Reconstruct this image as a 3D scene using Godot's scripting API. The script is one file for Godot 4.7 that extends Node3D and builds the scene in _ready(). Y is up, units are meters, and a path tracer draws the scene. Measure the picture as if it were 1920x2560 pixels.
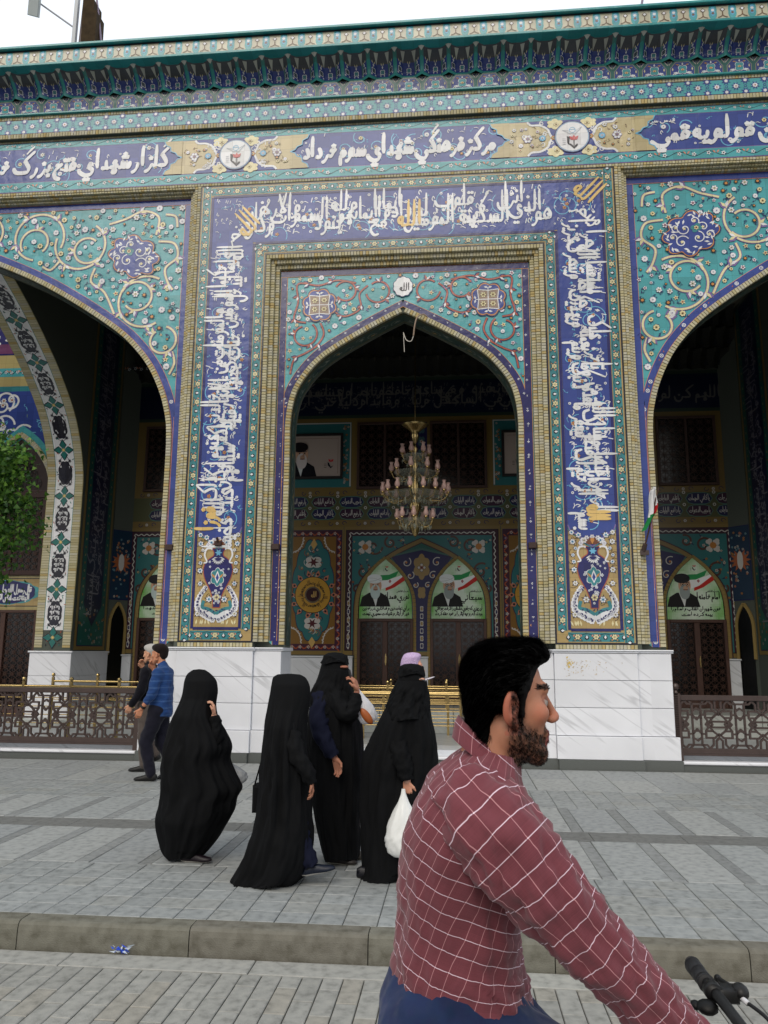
extends Node3D

# ------------------------------------------------------------------ painter: flat glazed pieces laid on a plane
class Mos:
	var v := PackedVector3Array()
	var c := PackedColorArray()
	var tf := Transform2D()
	var dz := 0.002
	var sub := 0
	func nx() -> void:
		sub = (sub + 1) % 24
	func t3(a: Vector2, b: Vector2, d: Vector2, col: Color, l: float) -> void:
		a = tf * a
		b = tf * b
		d = tf * d
		var z := (l + sub * 0.036) * dz
		if (b - a).cross(d - a) > 0.0:
			var q := b
			b = d
			d = q
		v.append(Vector3(a.x, a.y, z))
		v.append(Vector3(b.x, b.y, z))
		v.append(Vector3(d.x, d.y, z))
		c.append(col)
		c.append(col)
		c.append(col)
	func rect(x0: float, y0: float, x1: float, y1: float, col: Color, l: float) -> void:
		nx()
		t3(Vector2(x0, y0), Vector2(x1, y0), Vector2(x1, y1), col, l)
		t3(Vector2(x0, y0), Vector2(x1, y1), Vector2(x0, y1), col, l)
	func fan(p: PackedVector2Array, col: Color, l: float) -> void:
		nx()
		for i in range(1, p.size() - 1):
			t3(p[0], p[i], p[i + 1], col, l)
	func poly(p: PackedVector2Array, col: Color, l: float) -> void:
		nx()
		var ix := Geometry2D.triangulate_polygon(p)
		for i in range(0, ix.size(), 3):
			t3(p[ix[i]], p[ix[i + 1]], p[ix[i + 2]], col, l)
	func disc(o: Vector2, r: float, col: Color, l: float, n := 8, ph := 0.0) -> void:
		nx()
		for i in range(1, n - 1):
			t3(o + Vector2.from_angle(ph) * r, o + Vector2.from_angle(ph + TAU * i / n) * r, o + Vector2.from_angle(ph + TAU * (i + 1) / n) * r, col, l)
	func ring(o: Vector2, r0: float, r1: float, col: Color, l: float, n := 16) -> void:
		nx()
		for i in n:
			var a := Vector2.from_angle(TAU * i / n)
			var b := Vector2.from_angle(TAU * (i + 1) / n)
			t3(o + a * r0, o + a * r1, o + b * r1, col, l)
			t3(o + a * r0, o + b * r1, o + b * r0, col, l)
	func rib(p: PackedVector2Array, w0: float, col: Color, l: float, w1 := -1.0) -> void:
		nx()
		var n := p.size()
		if n < 2:
			return
		if w1 < 0.0:
			w1 = w0
		var pa := Vector2()
		var pb := Vector2()
		for i in n:
			var d := p[mini(i + 1, n - 1)] - p[maxi(i - 1, 0)]
			var nn := d.normalized().orthogonal() * 0.5 * lerpf(w0, w1, float(i) / (n - 1))
			var a := p[i] + nn
			var b := p[i] - nn
			if i > 0:
				var li := l + i * 0.011
				t3(pa, pb, b, col, li)
				t3(pa, b, a, col, li)
			pa = a
			pb = b
	func pen(p: PackedVector2Array, w: float, nib: float, col: Color, l: float) -> void:
		nx()
		var n := p.size()
		var pa := Vector2()
		var pb := Vector2()
		for i in n:
			var d := (p[mini(i + 1, n - 1)] - p[maxi(i - 1, 0)]).normalized()
			var e := minf(float(i), float(n - 1 - i)) / 2.0
			var ww := w * (0.58 + 0.42 * absf(sin(d.angle() - nib))) * (0.5 + 0.5 * minf(e, 1.0))
			var nn := d.orthogonal() * 0.5 * ww
			var a := p[i] + nn
			var b := p[i] - nn
			if i > 0:
				var li := l + i * 0.011
				t3(pa, pb, b, col, li)
				t3(pa, b, a, col, li)
			pa = a
			pb = b
	func leaf(o: Vector2, ang: float, ln: float, wd: float, col: Color, l: float) -> void:
		nx()
		var d := Vector2.from_angle(ang)
		var nn := d.orthogonal() * wd * 0.5
		var t := o + d * ln
		var m := o + d * ln * 0.45
		t3(o, m + nn, m - nn, col, l)
		t3(m + nn, t, m - nn, col, l)
	func star(o: Vector2, r0: float, r1: float, k: int, col: Color, l: float, ph := 0.0) -> void:
		nx()
		for i in k:
			var a := o + Vector2.from_angle(ph + TAU * (i - 0.5) / k) * r0
			var b := o + Vector2.from_angle(ph + TAU * i / k) * r1
			var d := o + Vector2.from_angle(ph + TAU * (i + 0.5) / k) * r0
			t3(o, a, b, col, l)
			t3(o, b, d, col, l)
	func flower(o: Vector2, r: float, k: int, pet: Color, mid: Color, dark: Color, l: float, ph := 0.0) -> void:
		for i in k:
			var q := o + Vector2.from_angle(ph + TAU * i / k) * r * 0.62
			disc(q, r * 0.40, dark, l, 6, ph)
			disc(q, r * 0.31, pet, l + 1, 6, ph)
		disc(o, r * 0.40, mid, l + 2, 6)
		disc(o, r * 0.20, dark, l + 3, 6)
	func mesh(mapf = null) -> ArrayMesh:
		var nrm := PackedVector3Array()
		nrm.resize(v.size())
		if mapf == null:
			nrm.fill(Vector3(0, 0, 1))
		else:
			var m: Callable = mapf
			for i in v.size():
				v[i] = m.call(v[i])
			for i in range(0, v.size(), 3):
				var nn := (v[i + 2] - v[i]).cross(v[i + 1] - v[i]).normalized()
				nrm[i] = nn
				nrm[i + 1] = nn
				nrm[i + 2] = nn
		var arr := []
		arr.resize(Mesh.ARRAY_MAX)
		arr[Mesh.ARRAY_VERTEX] = v
		arr[Mesh.ARRAY_NORMAL] = nrm
		arr[Mesh.ARRAY_COLOR] = c
		var am := ArrayMesh.new()
		am.add_surface_from_arrays(Mesh.PRIMITIVE_TRIANGLES, arr)
		return am

# solid builder
class Sol:
	var v := PackedVector3Array()
	var c := PackedColorArray()
	var col := Color.WHITE
	var tf := Transform3D()
	var flip := false
	func tri(a: Vector3, b: Vector3, d: Vector3) -> void:   # counter-clockwise seen from outside
		if flip:
			var q := b
			b = d
			d = q
		v.append(tf * a)
		v.append(tf * d)
		v.append(tf * b)
		c.append(col)
		c.append(col)
		c.append(col)
	func quad(a: Vector3, b: Vector3, d: Vector3, e: Vector3) -> void:
		tri(a, b, d)
		tri(a, d, e)
	func box(lo: Vector3, hi: Vector3) -> void:
		var p := [Vector3(lo.x, lo.y, hi.z), Vector3(hi.x, lo.y, hi.z), Vector3(hi.x, hi.y, hi.z), Vector3(lo.x, hi.y, hi.z), Vector3(lo.x, lo.y, lo.z), Vector3(hi.x, lo.y, lo.z), Vector3(hi.x, hi.y, lo.z), Vector3(lo.x, hi.y, lo.z)]
		quad(p[0], p[1], p[2], p[3])
		quad(p[5], p[4], p[7], p[6])
		quad(p[4], p[0], p[3], p[7])
		quad(p[1], p[5], p[6], p[2])
		quad(p[3], p[2], p[6], p[7])
		quad(p[4], p[5], p[1], p[0])
	func cbox(lo: Vector3, hi: Vector3, b: float) -> void:   # box whose front (+z) edges are chamfered
		var f := [Vector3(lo.x + b, lo.y + b, hi.z), Vector3(hi.x - b, lo.y + b, hi.z), Vector3(hi.x - b, hi.y - b, hi.z), Vector3(lo.x + b, hi.y - b, hi.z)]
		var m := [Vector3(lo.x, lo.y, hi.z - b), Vector3(hi.x, lo.y, hi.z - b), Vector3(hi.x, hi.y, hi.z - b), Vector3(lo.x, hi.y, hi.z - b)]
		var k := [Vector3(lo.x, lo.y, lo.z), Vector3(hi.x, lo.y, lo.z), Vector3(hi.x, hi.y, lo.z), Vector3(lo.x, hi.y, lo.z)]
		quad(f[0], f[1], f[2], f[3])
		for i in 4:
			var j := (i + 1) % 4
			quad(m[i], m[j], f[j], f[i])
			quad(k[i], k[j], m[j], m[i])
	func tube(p: PackedVector3Array, r0: float, r1 := -1.0, n := 8, caps := true) -> void:
		if r1 < 0.0:
			r1 = r0
		var prev := []
		var up := Vector3(0.13, 0.97, 0.2)
		for i in p.size():
			var d := (p[mini(i + 1, p.size() - 1)] - p[maxi(i - 1, 0)]).normalized()
			var x := up.cross(d).normalized()
			if x.length() < 0.5:
				x = Vector3.RIGHT.cross(d).normalized()
			var y := d.cross(x)
			up = y
			var r := lerpf(r0, r1, float(i) / maxi(p.size() - 1, 1))
			var rg := []
			for k in n:
				rg.append(p[i] + (x * cos(TAU * k / n) + y * sin(TAU * k / n)) * r)
			if i > 0:
				for k in n:
					var k2 := (k + 1) % n
					quad(prev[k], prev[k2], rg[k2], rg[k])
			if caps and (i == 0 or i == p.size() - 1):
				for k in range(1, n - 1):
					if i == 0:
						tri(rg[0], rg[k + 1], rg[k])
					else:
						tri(rg[0], rg[k], rg[k + 1])
			prev = rg
	func lathe(pr: PackedVector2Array, n := 14, o := Vector3.ZERO) -> void:   # (radius, height)
		for i in pr.size() - 1:
			for k in n:
				var a := TAU * k / n
				var b := TAU * (k + 1) / n
				var p0 := o + Vector3(cos(a) * pr[i].x, pr[i].y, sin(a) * pr[i].x)
				var p1 := o + Vector3(cos(b) * pr[i].x, pr[i].y, sin(b) * pr[i].x)
				var p2 := o + Vector3(cos(b) * pr[i + 1].x, pr[i + 1].y, sin(b) * pr[i + 1].x)
				var p3 := o + Vector3(cos(a) * pr[i + 1].x, pr[i + 1].y, sin(a) * pr[i + 1].x)
				tri(p0, p2, p1)
				tri(p0, p3, p2)
	func ell(o: Vector3, r: Vector3, n := 10, m := 7) -> void:
		for i in m:
			for k in n:
				var q := []
				for w in [[i, k], [i, k + 1], [i + 1, k + 1], [i + 1, k]]:
					var th: float = PI * w[0] / m
					var ph: float = TAU * w[1] / n
					q.append(o + Vector3(sin(th) * cos(ph) * r.x, cos(th) * r.y, sin(th) * sin(ph) * r.z))
				quad(q[0], q[1], q[2], q[3])
	func prism(p: PackedVector2Array, z0: float, z1: float) -> void:   # p counter-clockwise; extruded along z
		var ix := Geometry2D.triangulate_polygon(p)
		for i in range(0, ix.size(), 3):
			var a := p[ix[i]]
			var b := p[ix[i + 1]]
			var d := p[ix[i + 2]]
			if (b - a).cross(d - a) < 0.0:
				var q := b
				b = d
				d = q
			tri(Vector3(a.x, a.y, z1), Vector3(b.x, b.y, z1), Vector3(d.x, d.y, z1))
			tri(Vector3(a.x, a.y, z0), Vector3(d.x, d.y, z0), Vector3(b.x, b.y, z0))
		var ar := 0.0
		for i in p.size():
			ar += p[i].cross(p[(i + 1) % p.size()])
		for i in p.size():
			var a := p[i]
			var b := p[(i + 1) % p.size()]
			if ar < 0.0:
				var q := a
				a = b
				b = q
			quad(Vector3(a.x, a.y, z0), Vector3(b.x, b.y, z0), Vector3(b.x, b.y, z1), Vector3(a.x, a.y, z1))
	func mesh(smooth := false) -> ArrayMesh:
		if v.size() == 0:
			return ArrayMesh.new()
		var nrm := PackedVector3Array()
		nrm.resize(v.size())
		for i in range(0, v.size(), 3):
			var nn := (v[i + 2] - v[i]).cross(v[i + 1] - v[i])
			nrm[i] = nn
			nrm[i + 1] = nn
			nrm[i + 2] = nn
		if smooth:
			var acc := {}
			for i in v.size():
				var k := Vector3i((v[i] * 20000.0).round())
				acc[k] = acc.get(k, Vector3.ZERO) + nrm[i]
			for i in v.size():
				nrm[i] = acc[Vector3i((v[i] * 20000.0).round())]
		for i in v.size():
			nrm[i] = nrm[i].normalized()
		var arr := []
		arr.resize(Mesh.ARRAY_MAX)
		arr[Mesh.ARRAY_VERTEX] = v
		arr[Mesh.ARRAY_NORMAL] = nrm
		arr[Mesh.ARRAY_COLOR] = c
		var am := ArrayMesh.new()
		am.add_surface_from_arrays(Mesh.PRIMITIVE_TRIANGLES, arr)
		return am

var rng := RandomNumberGenerator.new()
var M := {}
var names := {}
const CAM := Vector3(0.823, 1.611, 11.7)

# glaze colours, linear
func lin(r: int, g: int, b: int) -> Color:
	return Color8(r, g, b).srgb_to_linear()
var TURQ := lin(78, 162, 170)
var TURQ2 := lin(56, 130, 138)
var TEAL := lin(38, 110, 104)
var COB := lin(54, 72, 144)
var NAVY := lin(34, 38, 98)
var WHI := lin(228, 228, 232)
var CRM := lin(226, 214, 170)
var OCH := lin(176, 150, 98)
var ORA := lin(206, 142, 74)
var GOL := lin(226, 190, 120)
var DRK := lin(30, 30, 44)
var RED := lin(170, 88, 66)
var PNK := lin(214, 142, 120)
var LIL := lin(124, 106, 160)
var SKYB := lin(110, 178, 214)

func R(a: float, b: float) -> float:
	return rng.randf_range(a, b)

func put(nm: String, mesh: Mesh, m: Material, parent: Node, at := Transform3D()) -> MeshInstance3D:
	var o := MeshInstance3D.new()
	o.mesh = mesh
	o.material_override = m
	var kk := str(parent.get_instance_id()) + nm
	names[kk] = names.get(kk, -1) + 1
	o.name = nm if names[kk] == 0 else "%s_%03d" % [nm, names[kk]]
	o.transform = at
	parent.add_child(o, true)
	return o

func thing(nm: String, label: String, cat: String, group := "", at := Vector3.ZERO) -> Node3D:
	var o := Node3D.new()
	names[nm] = names.get(nm, -1) + 1
	o.name = nm if names[nm] == 0 else "%s_%03d" % [nm, names[nm]]
	o.position = at
	o.set_meta("label", label)
	o.set_meta("category", cat)
	if group:
		o.set_meta("group", group)
	add_child(o, true)
	return o

func stuff(o: Node) -> Node:
	o.set_meta("kind", "stuff")
	return o

func curve(p: PackedVector2Array, k := 6) -> PackedVector2Array:
	var o := PackedVector2Array()
	var n := p.size()
	for i in n - 1:
		var a := p[maxi(i - 1, 0)]
		var d := p[mini(i + 2, n - 1)]
		for j in k:
			o.append(p[i].cubic_interpolate(p[i + 1], a, d, float(j) / k))
	o.append(p[n - 1])
	return o

func curve3(p: PackedVector3Array, k := 6) -> PackedVector3Array:
	var o := PackedVector3Array()
	var n := p.size()
	for i in n - 1:
		for j in k:
			o.append(p[i].cubic_interpolate(p[i + 1], p[maxi(i - 1, 0)], p[mini(i + 2, n - 1)], float(j) / k))
	o.append(p[n - 1])
	return o

func offs(p: PackedVector2Array, d: float) -> PackedVector2Array:
	var o := PackedVector2Array()
	for i in p.size():
		var t := (p[mini(i + 1, p.size() - 1)] - p[maxi(i - 1, 0)]).normalized()
		o.append(p[i] + Vector2(t.y, -t.x) * d)
	return o

func even(p: PackedVector2Array, step: float) -> PackedVector2Array:   # points at equal steps along a line
	var o := PackedVector2Array([p[0]])
	var rest := step
	for i in p.size() - 1:
		var a := p[i]
		var ln := a.distance_to(p[i + 1])
		var at := 0.0
		while ln - at >= rest:
			at += rest
			rest = step
			o.append(a.lerp(p[i + 1], at / ln))
		rest -= ln - at
	return o

func spiral(o: Vector2, r0: float, r1: float, a0: float, turn: float, n := 40) -> PackedVector2Array:
	var p := PackedVector2Array()
	for i in n + 1:
		var f := float(i) / n
		p.append(o + Vector2.from_angle(a0 + turn * f) * lerpf(r0, r1, f))
	return p

# ------------------------------------------------------------------ materials
func noise_tex(freq: float, oct: int, ramp: Array, size := 512, typ := FastNoiseLite.TYPE_SIMPLEX_SMOOTH, sd := 1, warp := 0.0) -> NoiseTexture2D:
	var n := FastNoiseLite.new()
	n.noise_type = typ
	n.frequency = freq
	n.fractal_octaves = oct
	n.seed = sd
	if warp > 0.0:
		n.domain_warp_enabled = true
		n.domain_warp_amplitude = warp
		n.domain_warp_frequency = freq * 0.7
	var t := NoiseTexture2D.new()
	t.width = size
	t.height = size
	t.seamless = true
	t.noise = n
	if ramp.size():
		var g := Gradient.new()
		g.offsets = PackedFloat32Array(ramp.map(func(x): return x[0]))
		g.colors = PackedColorArray(ramp.map(func(x): return x[1]))
		t.color_ramp = g
	return t

func grey(a: float) -> Color:
	return Color(a, a, a).linear_to_srgb()

func mat(nm: String, col: Color, rough: float, vc := false, spec := 0.5, metal := 0.0) -> StandardMaterial3D:
	var m := StandardMaterial3D.new()
	m.resource_name = nm
	m.albedo_color = col.linear_to_srgb()
	m.roughness = rough
	m.metallic = metal
	m.metallic_specular = spec
	m.vertex_color_use_as_albedo = vc
	M[nm] = m
	return m

func tri_map(m: StandardMaterial3D, scale: float, world := true) -> void:
	m.uv1_triplanar = true
	m.uv1_world_triplanar = world
	m.uv1_scale = Vector3.ONE * scale

func bump(m: StandardMaterial3D, t: Texture2D, cm: float) -> void:
	m.heightmap_enabled = true
	m.heightmap_texture = t
	m.heightmap_scale = cm

func tile_image() -> ImageTexture:   # squares of fired tile: each its own faint tone, thin joints
	var im := Image.create(512, 512, false, Image.FORMAT_RGB8)
	var r := RandomNumberGenerator.new()
	r.seed = 77
	for i in 8:
		for j in 8:
			var a := r.randf_range(0.90, 1.0)
			im.fill_rect(Rect2i(i * 64, j * 64, 64, 64), Color(a * r.randf_range(0.985, 1.0), a, a * r.randf_range(0.985, 1.0)))
			im.fill_rect(Rect2i(i * 64, j * 64, 64, 1), Color(0.74, 0.74, 0.73))
			im.fill_rect(Rect2i(i * 64, j * 64, 1, 64), Color(0.74, 0.74, 0.73))
	return ImageTexture.create_from_image(im)

func marble_image() -> ImageTexture:   # pale ground with long slanting grey streaks
	var im := Image.create(512, 512, false, Image.FORMAT_RGB8)
	var n := FastNoiseLite.new()
	n.seed = 21
	n.frequency = 0.010
	n.fractal_octaves = 4
	var d := Vector2.from_angle(0.62)
	for y in 512:
		for x in 512:
			var a := x * d.x + y * d.y
			var b := -x * d.y + y * d.x
			var v := n.get_noise_2d(a * 0.16, b * 1.9)
			var w := n.get_noise_2d(a * 0.5 + 900.0, b * 0.6)
			var g := 0.965 + 0.05 * w - 0.12 * smoothstep(0.10, 0.0, absf(v)) * smoothstep(-0.25, 0.35, w)
			im.set_pixel(x, y, Color(g * 0.985, g * 0.99, g))
	return ImageTexture.create_from_image(im)

func materials() -> void:
	var soft := noise_tex(0.008, 5, [[0.0, grey(0.72)], [0.5, grey(0.92)], [1.0, grey(1.0)]], 512, FastNoiseLite.TYPE_SIMPLEX_SMOOTH, 3)
	var wav := noise_tex(0.012, 3, [], 512, FastNoiseLite.TYPE_SIMPLEX_SMOOTH, 5)
	var grain := noise_tex(0.09, 4, [[0.0, grey(0.70)], [0.45, grey(0.9)], [1.0, grey(1.0)]], 512, FastNoiseLite.TYPE_SIMPLEX, 8)
	var m := mat("glaze", Color.WHITE, 0.22, true, 0.5)
	m.albedo_texture = tile_image()
	tri_map(m, 0.6)
	bump(m, wav, 0.25)
	m = mat("glaze_shaded", lin(214, 210, 200), 0.3, true, 0.4)  # tile glaze with the porch's dimness put into its base colour
	m = mat("brick", Color.WHITE, 0.62, true, 0.35)
	m.albedo_texture = grain
	tri_map(m, 1.3)
	bump(m, grain, 0.12)
	m = mat("mortar", lin(78, 84, 76), 0.9)
	m.albedo_texture = grain
	tri_map(m, 1.0)
	# white marble with slanting grey veins
	var ve := marble_image()
	m = mat("marble", lin(236, 237, 240), 0.32, true, 0.5)
	m.albedo_texture = ve
	tri_map(m, 0.28)
	m = mat("marble_dim", lin(226, 228, 230), 0.35, true, 0.5)
	m.albedo_texture = ve
	tri_map(m, 0.28)
	# pavement stone
	var st := noise_tex(0.02, 6, [[0.0, Color8(188, 190, 189)], [0.35, Color8(224, 226, 226)], [0.6, Color8(236, 238, 238)], [1.0, Color8(250, 250, 248)]], 1024, FastNoiseLite.TYPE_SIMPLEX_SMOOTH, 31)
	var fine := noise_tex(0.22, 3, [], 512, FastNoiseLite.TYPE_SIMPLEX, 33)
	m = mat("paver", Color.WHITE, 0.62, true, 0.4)
	m.albedo_texture = st
	tri_map(m, 0.55)
	bump(m, fine, 0.10)
	m = mat("joint", lin(84, 82, 76), 0.95)
	m.albedo_texture = grain
	tri_map(m, 0.7)
	var kst := noise_tex(0.011, 6, [[0.0, Color8(186, 184, 176)], [0.4, Color8(222, 221, 216)], [0.65, Color8(236, 236, 232)], [1.0, Color8(250, 249, 244)]], 1024, FastNoiseLite.TYPE_SIMPLEX_SMOOTH, 41, 30.0)
	m = mat("kerb", Color.WHITE, 0.75, true, 0.3)
	m.albedo_texture = kst
	tri_map(m, 0.8)
	bump(m, fine, 0.2)
	var gr := noise_tex(0.16, 4, [[0.0, Color8(120, 122, 120)], [0.5, Color8(200, 202, 200)], [1.0, Color8(255, 255, 252)]], 512, FastNoiseLite.TYPE_SIMPLEX, 51)
	m = mat("granite", lin(112, 116, 114), 0.5, true)
	m.albedo_texture = gr
	tri_map(m, 1.4)
	m = mat("steel", lin(70, 56, 52), 0.42, true, 0.5, 0.1)
	m.albedo_texture = soft
	tri_map(m, 1.0)
	m = mat("brass", lin(188, 164, 112), 0.24, true, 0.5, 1.0)
	m = mat("wood", lin(78, 50, 40), 0.5, true)
	m.albedo_texture = noise_tex(0.02, 4, [[0.0, grey(0.55)], [0.5, grey(0.85)], [1.0, grey(1.0)]], 512, FastNoiseLite.TYPE_SIMPLEX, 61)
	tri_map(m, 0.8)
	m.uv1_scale = Vector3(3.0, 0.4, 3.0)
	m = mat("dark_pane", lin(20, 19, 20), 0.15, true, 0.5)
	m = mat("plaster", lin(84, 82, 70), 0.8, true)
	m = mat("print", Color.WHITE, 0.45, true, 0.3)
	m = mat("paint", Color.WHITE, 0.45, true, 0.4)
	m = mat("metalgrey", lin(150, 152, 156), 0.4, true, 0.5, 0.5)
	m = mat("concrete", lin(150, 140, 122), 0.85, true, 0.3)
	m.albedo_texture = kst
	tri_map(m, 0.5)
	m = mat("black_rubber", lin(30, 30, 32), 0.55, true, 0.4)

func _ready() -> void:
	rng.seed = 4711
	var cam := Camera3D.new()
	cam.name = "camera"
	cam.fov = 66.745
	cam.near = 0.05
	cam.far = 400.0
	cam.transform = Transform3D(Basis.from_euler(Vector3(deg_to_rad(10.173), deg_to_rad(5.345), deg_to_rad(0.401))), CAM)
	add_child(cam)
	var we := WorldEnvironment.new()
	var env := Environment.new()
	env.background_mode = Environment.BG_SKY
	var sky := Sky.new()
	var sm := ProceduralSkyMaterial.new()
	sm.sky_top_color = Color(0.93, 0.96, 1.0)
	sm.sky_horizon_color = Color(0.97, 0.98, 1.0)
	sm.sky_curve = 0.3
	sm.ground_bottom_color = Color(0.42, 0.42, 0.42)
	sm.ground_horizon_color = Color(0.6, 0.6, 0.6)
	sm.sky_energy_multiplier = 1.0
	sky.sky_material = sm
	env.sky = sky
	env.tonemap_mode = Environment.TONE_MAPPER_LINEAR
	env.tonemap_exposure = 1.2
	env.sdfgi_enabled = true
	env.ssao_enabled = true
	env.ssil_enabled = true
	we.environment = env
	we.name = "world_environment"
	add_child(we)
	var sun := DirectionalLight3D.new()
	sun.name = "sun"
	sun.light_energy = 0.5
	sun.light_color = Color(1.0, 0.97, 0.93)
	sun.light_angular_distance = 40.0
	sun.shadow_enabled = true
	sun.basis = Basis.looking_at(Vector3(0.22, -0.8, -0.85).normalized(), Vector3.UP)
	add_child(sun)
	materials()
	shrine = thing("shrine_building", "tiled shrine front in turquoise and blue with three pointed arches on marble socles", "shrine")
	masonry()
	tiles_front()
	frieze()
	rest_of_scene()

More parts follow.
